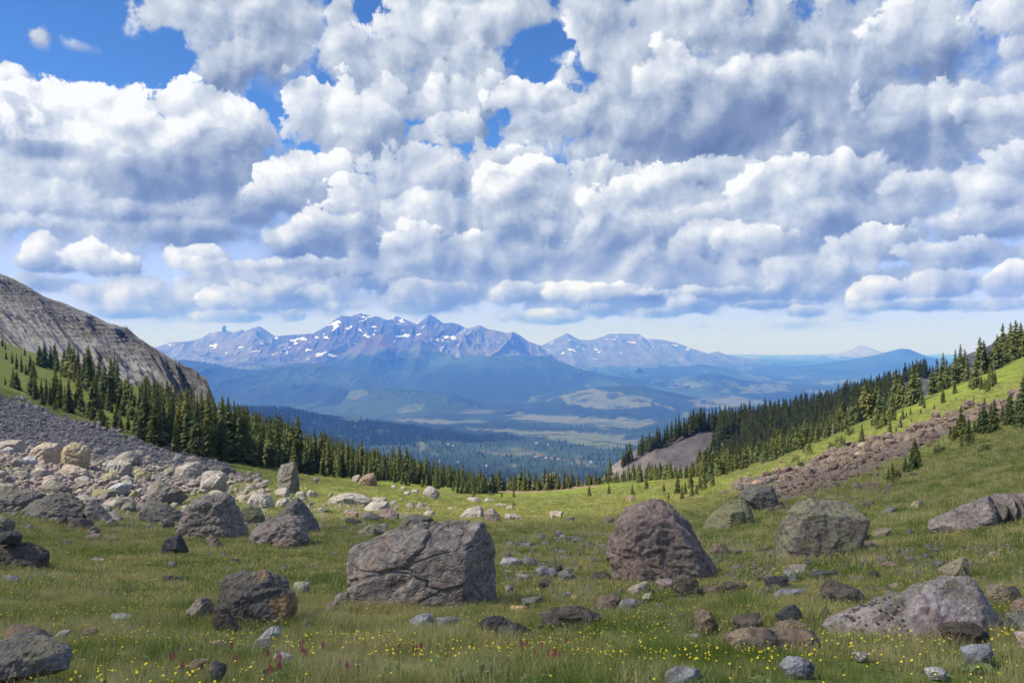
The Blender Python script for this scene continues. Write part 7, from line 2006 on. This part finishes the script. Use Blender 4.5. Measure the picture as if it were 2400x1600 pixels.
# magenta paintbrush: each plant a thing of its own
V_, F_ = [], []
r_ = random.Random(3)
for i in range(22):
    t = i / 21
    a = i * 2.4
    rr_ = .016 * (1 - .55 * t); z = .085 + .055 * t
    b = len(V_)
    V_ += [(0, 0, z), (rr_ * math.cos(a - .4), rr_ * math.sin(a - .4), z + .008), (rr_ * 1.25 * math.cos(a), rr_ * 1.25 * math.sin(a), z + .020), (rr_ * math.cos(a + .4), rr_ * math.sin(a + .4), z + .008)]
    F_ += [(b, b + 1, b + 2), (b, b + 2, b + 3)]
HEAD = mesh_np('flower_head', np.array(V_), np.array(F_), False, [M_MAG])
V_, F_ = [], []
for i in range(6):
    a = i * 1.05; z = .02 + .010 * i; b = len(V_)
    V_ += [(0, 0, z), (.022 * math.cos(a), .022 * math.sin(a), z + .018), (.0035, 0, z + .006)]
    F_ += [(b, b + 1, b + 2)]
b = len(V_)
V_ += [(-.0016, 0, -.02), (.0016, 0, -.02), (0, .0016, -.02), (0, 0, .10)]
F_ += [(b, b + 1, b + 3), (b + 1, b + 2, b + 3), (b + 2, b, b + 3)]
STEM = mesh_np('flower_stem', np.array(V_), np.array(F_), False, [M_STEM])
MG = [(4, 1850, 1420), (4, 1908, 1440), (4, 1940, 1440), (4, 2088, 1395), (4, 2098, 1415), (4, 2222, 1355), (4, 1625, 1465), (4, 1475, 1530), (4, 1870, 1530), (4, 1862, 1545), (4, 1920, 1515), (4, 268, 1535), (4, 240, 1510), (4, 1598, 1355), (4, 1245, 1505), (4, 2090, 1320), (4, 480, 1035),
      (5, 640, 1215), (5, 400, 1335), (5, 1035, 1275), (5, 978, 1270), (5, 1115, 1280), (5, 1140, 1440), (5, 1330, 1410), (5, 1430, 1415), (5, 1460, 1412), (5, 1478, 1408), (5, 1508, 1418), (5, 1382, 1330), (5, 1265, 1335), (5, 1246, 1325), (5, 1550, 1310), (5, 1280, 1322), (5, 40, 1500), (5, 545, 1350), (5, 515, 1378), (5, 268, 1245), (5, 1470, 1420), (4, 1190, 1440), (4, 2350, 1190)]
for reg, zx, zy in MG:
    px_, py_ = zoomed(reg, [(zx, zy)])[0]
    g_ = drop(px_, py_ + 14)
    if g_ is None:
        continue
    s_ = rr.uniform(.65, .85)
    o = link('paintbrush_flower', None, None, g_, (rr.uniform(-.1, .1), rr.uniform(-.1, .1), rr.uniform(0, 6)), (s_, s_, s_))
    tag(o, 'small magenta flower spike standing in the foreground grass', 'flower', 'magenta flower spikes in the foreground grass')
    link('stem', STEM, o); link('flower_head', HEAD, o)
# ------------------------------------------------------------------ the village and scattered houses down in the valley
M_WALL = [material('wall_' + n_, (lambda c: lambda k, bs, out: bs.inputs['Base Color'].__setattr__('default_value', c + (1,)))(c), 0.8) for n_, c in (('cream', (.36, .33, .28)), ('timber', (.28, .18, .11)), ('white', (.50, .49, .47)))]
M_ROOF = [material('roof_' + n_, (lambda c: lambda k, bs, out: bs.inputs['Base Color'].__setattr__('default_value', c + (1,)))(c), 0.6) for n_, c in (('brown', (.20, .13, .10)), ('metal', (.30, .32, .34)), ('rust', (.38, .17, .11)))]


def house(px, py, Y, w, d, h_, wi, ri, label):
    X = (px - 1200) / F * Y; Z = (800 - py) / F * Y
    root = link('house', None, None, (X, Y, Z), (0, 0, rr.uniform(-.7, .7)))
    tag(root, label, 'house', 'houses of the valley village')
    a, b = w / 2, d / 2
    v = [(-a, -b, -6), (a, -b, -6), (a, b, -6), (-a, b, -6), (-a, -b, h_), (a, -b, h_), (a, b, h_), (-a, b, h_), (-a, 0, h_ + b * .8), (a, 0, h_ + b * .8)]
    link('wall', mesh_np('wall', v, [np.array([(0, 1, 5, 4), (1, 2, 6, 5), (2, 3, 7, 6), (3, 0, 4, 7)]), np.array([(4, 7, 8), (5, 9, 6)])], False, [M_WALL[wi]]), root)
    e = 1.12
    v = [(-a * e, -b * e, h_ - .4), (a * e, -b * e, h_ - .4), (a * e, 0, h_ + b * .86), (-a * e, 0, h_ + b * .86), (-a * e, b * e, h_ - .4), (a * e, b * e, h_ - .4)]
    v += [(x, y, z + .5) for x, y, z in v]
    link('roof', mesh_np('roof', v, np.array([(6, 7, 8, 9), (9, 8, 11, 10), (0, 3, 2, 1), (3, 4, 5, 2), (0, 1, 7, 6), (4, 10, 11, 5), (1, 2, 8, 7), (2, 5, 11, 8), (0, 6, 9, 3), (3, 9, 10, 4)]), False, [M_ROOF[ri]]), root)


def valley_at(px, py):
    """where the line of sight meets the valley floor or the near hill"""
    best = None
    ys = np.linspace(1500, 9000, 1500)
    X = (px - 1200) / F * ys
    d_ = (800 - py) / F * ys - valley_z(X, ys)
    ng = np.where(d_ < 0)[0]
    return ys[ng[0]] if len(ng) else 4000


_, HX, HY, HZ, _m = [q for q in SHEETS if q[0] == 'hill'][-1]
_hp, _hr = 1200 + HX / HY * F, 800 - HZ / HY * F
for i, (px, py, w, d, h_, wi, ri) in enumerate([
    (1258, 1040, 22, 11, 6, 0, 1), (1285, 1043, 16, 10, 6, 0, 0), (1245, 1076, 14, 10, 6, 1, 2), (1256, 1073, 18, 11, 7, 0, 1), (1268, 1072, 24, 12, 8, 1, 2), (1280, 1074, 16, 10, 6, 2, 0), (1292, 1076, 14, 10, 6, 0, 2), (1308, 1079, 14, 9, 6, 1, 1), (1322, 1081, 18, 12, 6, 2, 2),
    (1270, 1118, 14, 9, 6, 2, 1), (1280, 1120, 16, 10, 7, 0, 2), (1290, 1116, 13, 9, 6, 1, 2), (1298, 1112, 12, 9, 6, 2, 1), (1310, 1118, 15, 9, 6, 1, 0), (1274, 1125, 12, 9, 6, 0, 1), (1050, 1044, 18, 11, 7, 0, 1), (1062, 1045, 14, 9, 6, 2, 0), (1140, 1094, 12, 9, 6, 1, 1),
    (1000, 1082, 12, 9, 5, 1, 1), (935, 1046, 12, 9, 5, 2, 1), (832, 1001, 12, 9, 5, 2, 0), (855, 1006, 12, 9, 5, 1, 2), (1072, 1085, 12, 9, 5, 0, 1), (1385, 1085, 14, 10, 6, 2, 1)]):
    j = np.argmin((_hp - px) ** 2 + (_hr - py) ** 2)
    dist = (_hp.ravel()[j] - px) ** 2 + (_hr.ravel()[j] - py) ** 2
    Y = min(HY.ravel()[j], valley_at(px, py)) if dist < 60 else valley_at(px, py)
    where = 'in the village at the valley centre' if 1240 < px < 1330 and py > 1060 else 'on the wooded hill far below' if px < 1240 else 'beside the open valley field'
    house(px, py - 1, Y - 12, w, d, h_, wi, ri, 'tiny far house with %s roof and %s walls %s' % (('brown', 'grey', 'rust-red')[ri], ('cream', 'timber', 'white')[wi], where))

# gravel lying on the ramp of the long slab
sl = [o for o in COL.objects if o.get('label', '').startswith('long ramp-like')][0]
co = np.array([v.co[:] for v in sl.data.vertices])
nn = np.array([v.normal[:] for v in sl.data.vertices])
r_ = np.random.RandomState(4)
w_ = np.ptp(co[:, 0]); x0 = co[:, 0].min()
cand = np.where((nn[:, 2] > .45) & (co[:, 0] > x0 + .08 * w_) & (co[:, 0] < x0 + .36 * w_) & (co[:, 1] < .25 * np.ptp(co[:, 1])))[0]
if len(cand):
    pk = r_.choice(cand, min(90, len(cand)), replace=False)
    P_ = co[pk] + np.array(sl.location)
    scatter('gravel', P_, r_.uniform(0, 6.28, len(pk)), r_.uniform(.012, .05, len(pk)), r_.randint(0, 8, len(pk)), [mesh_np('stone', v, f, False, [MR['slate'] if i % 2 else MR['pink']]) for i, (v, f) in enumerate(TINY)])
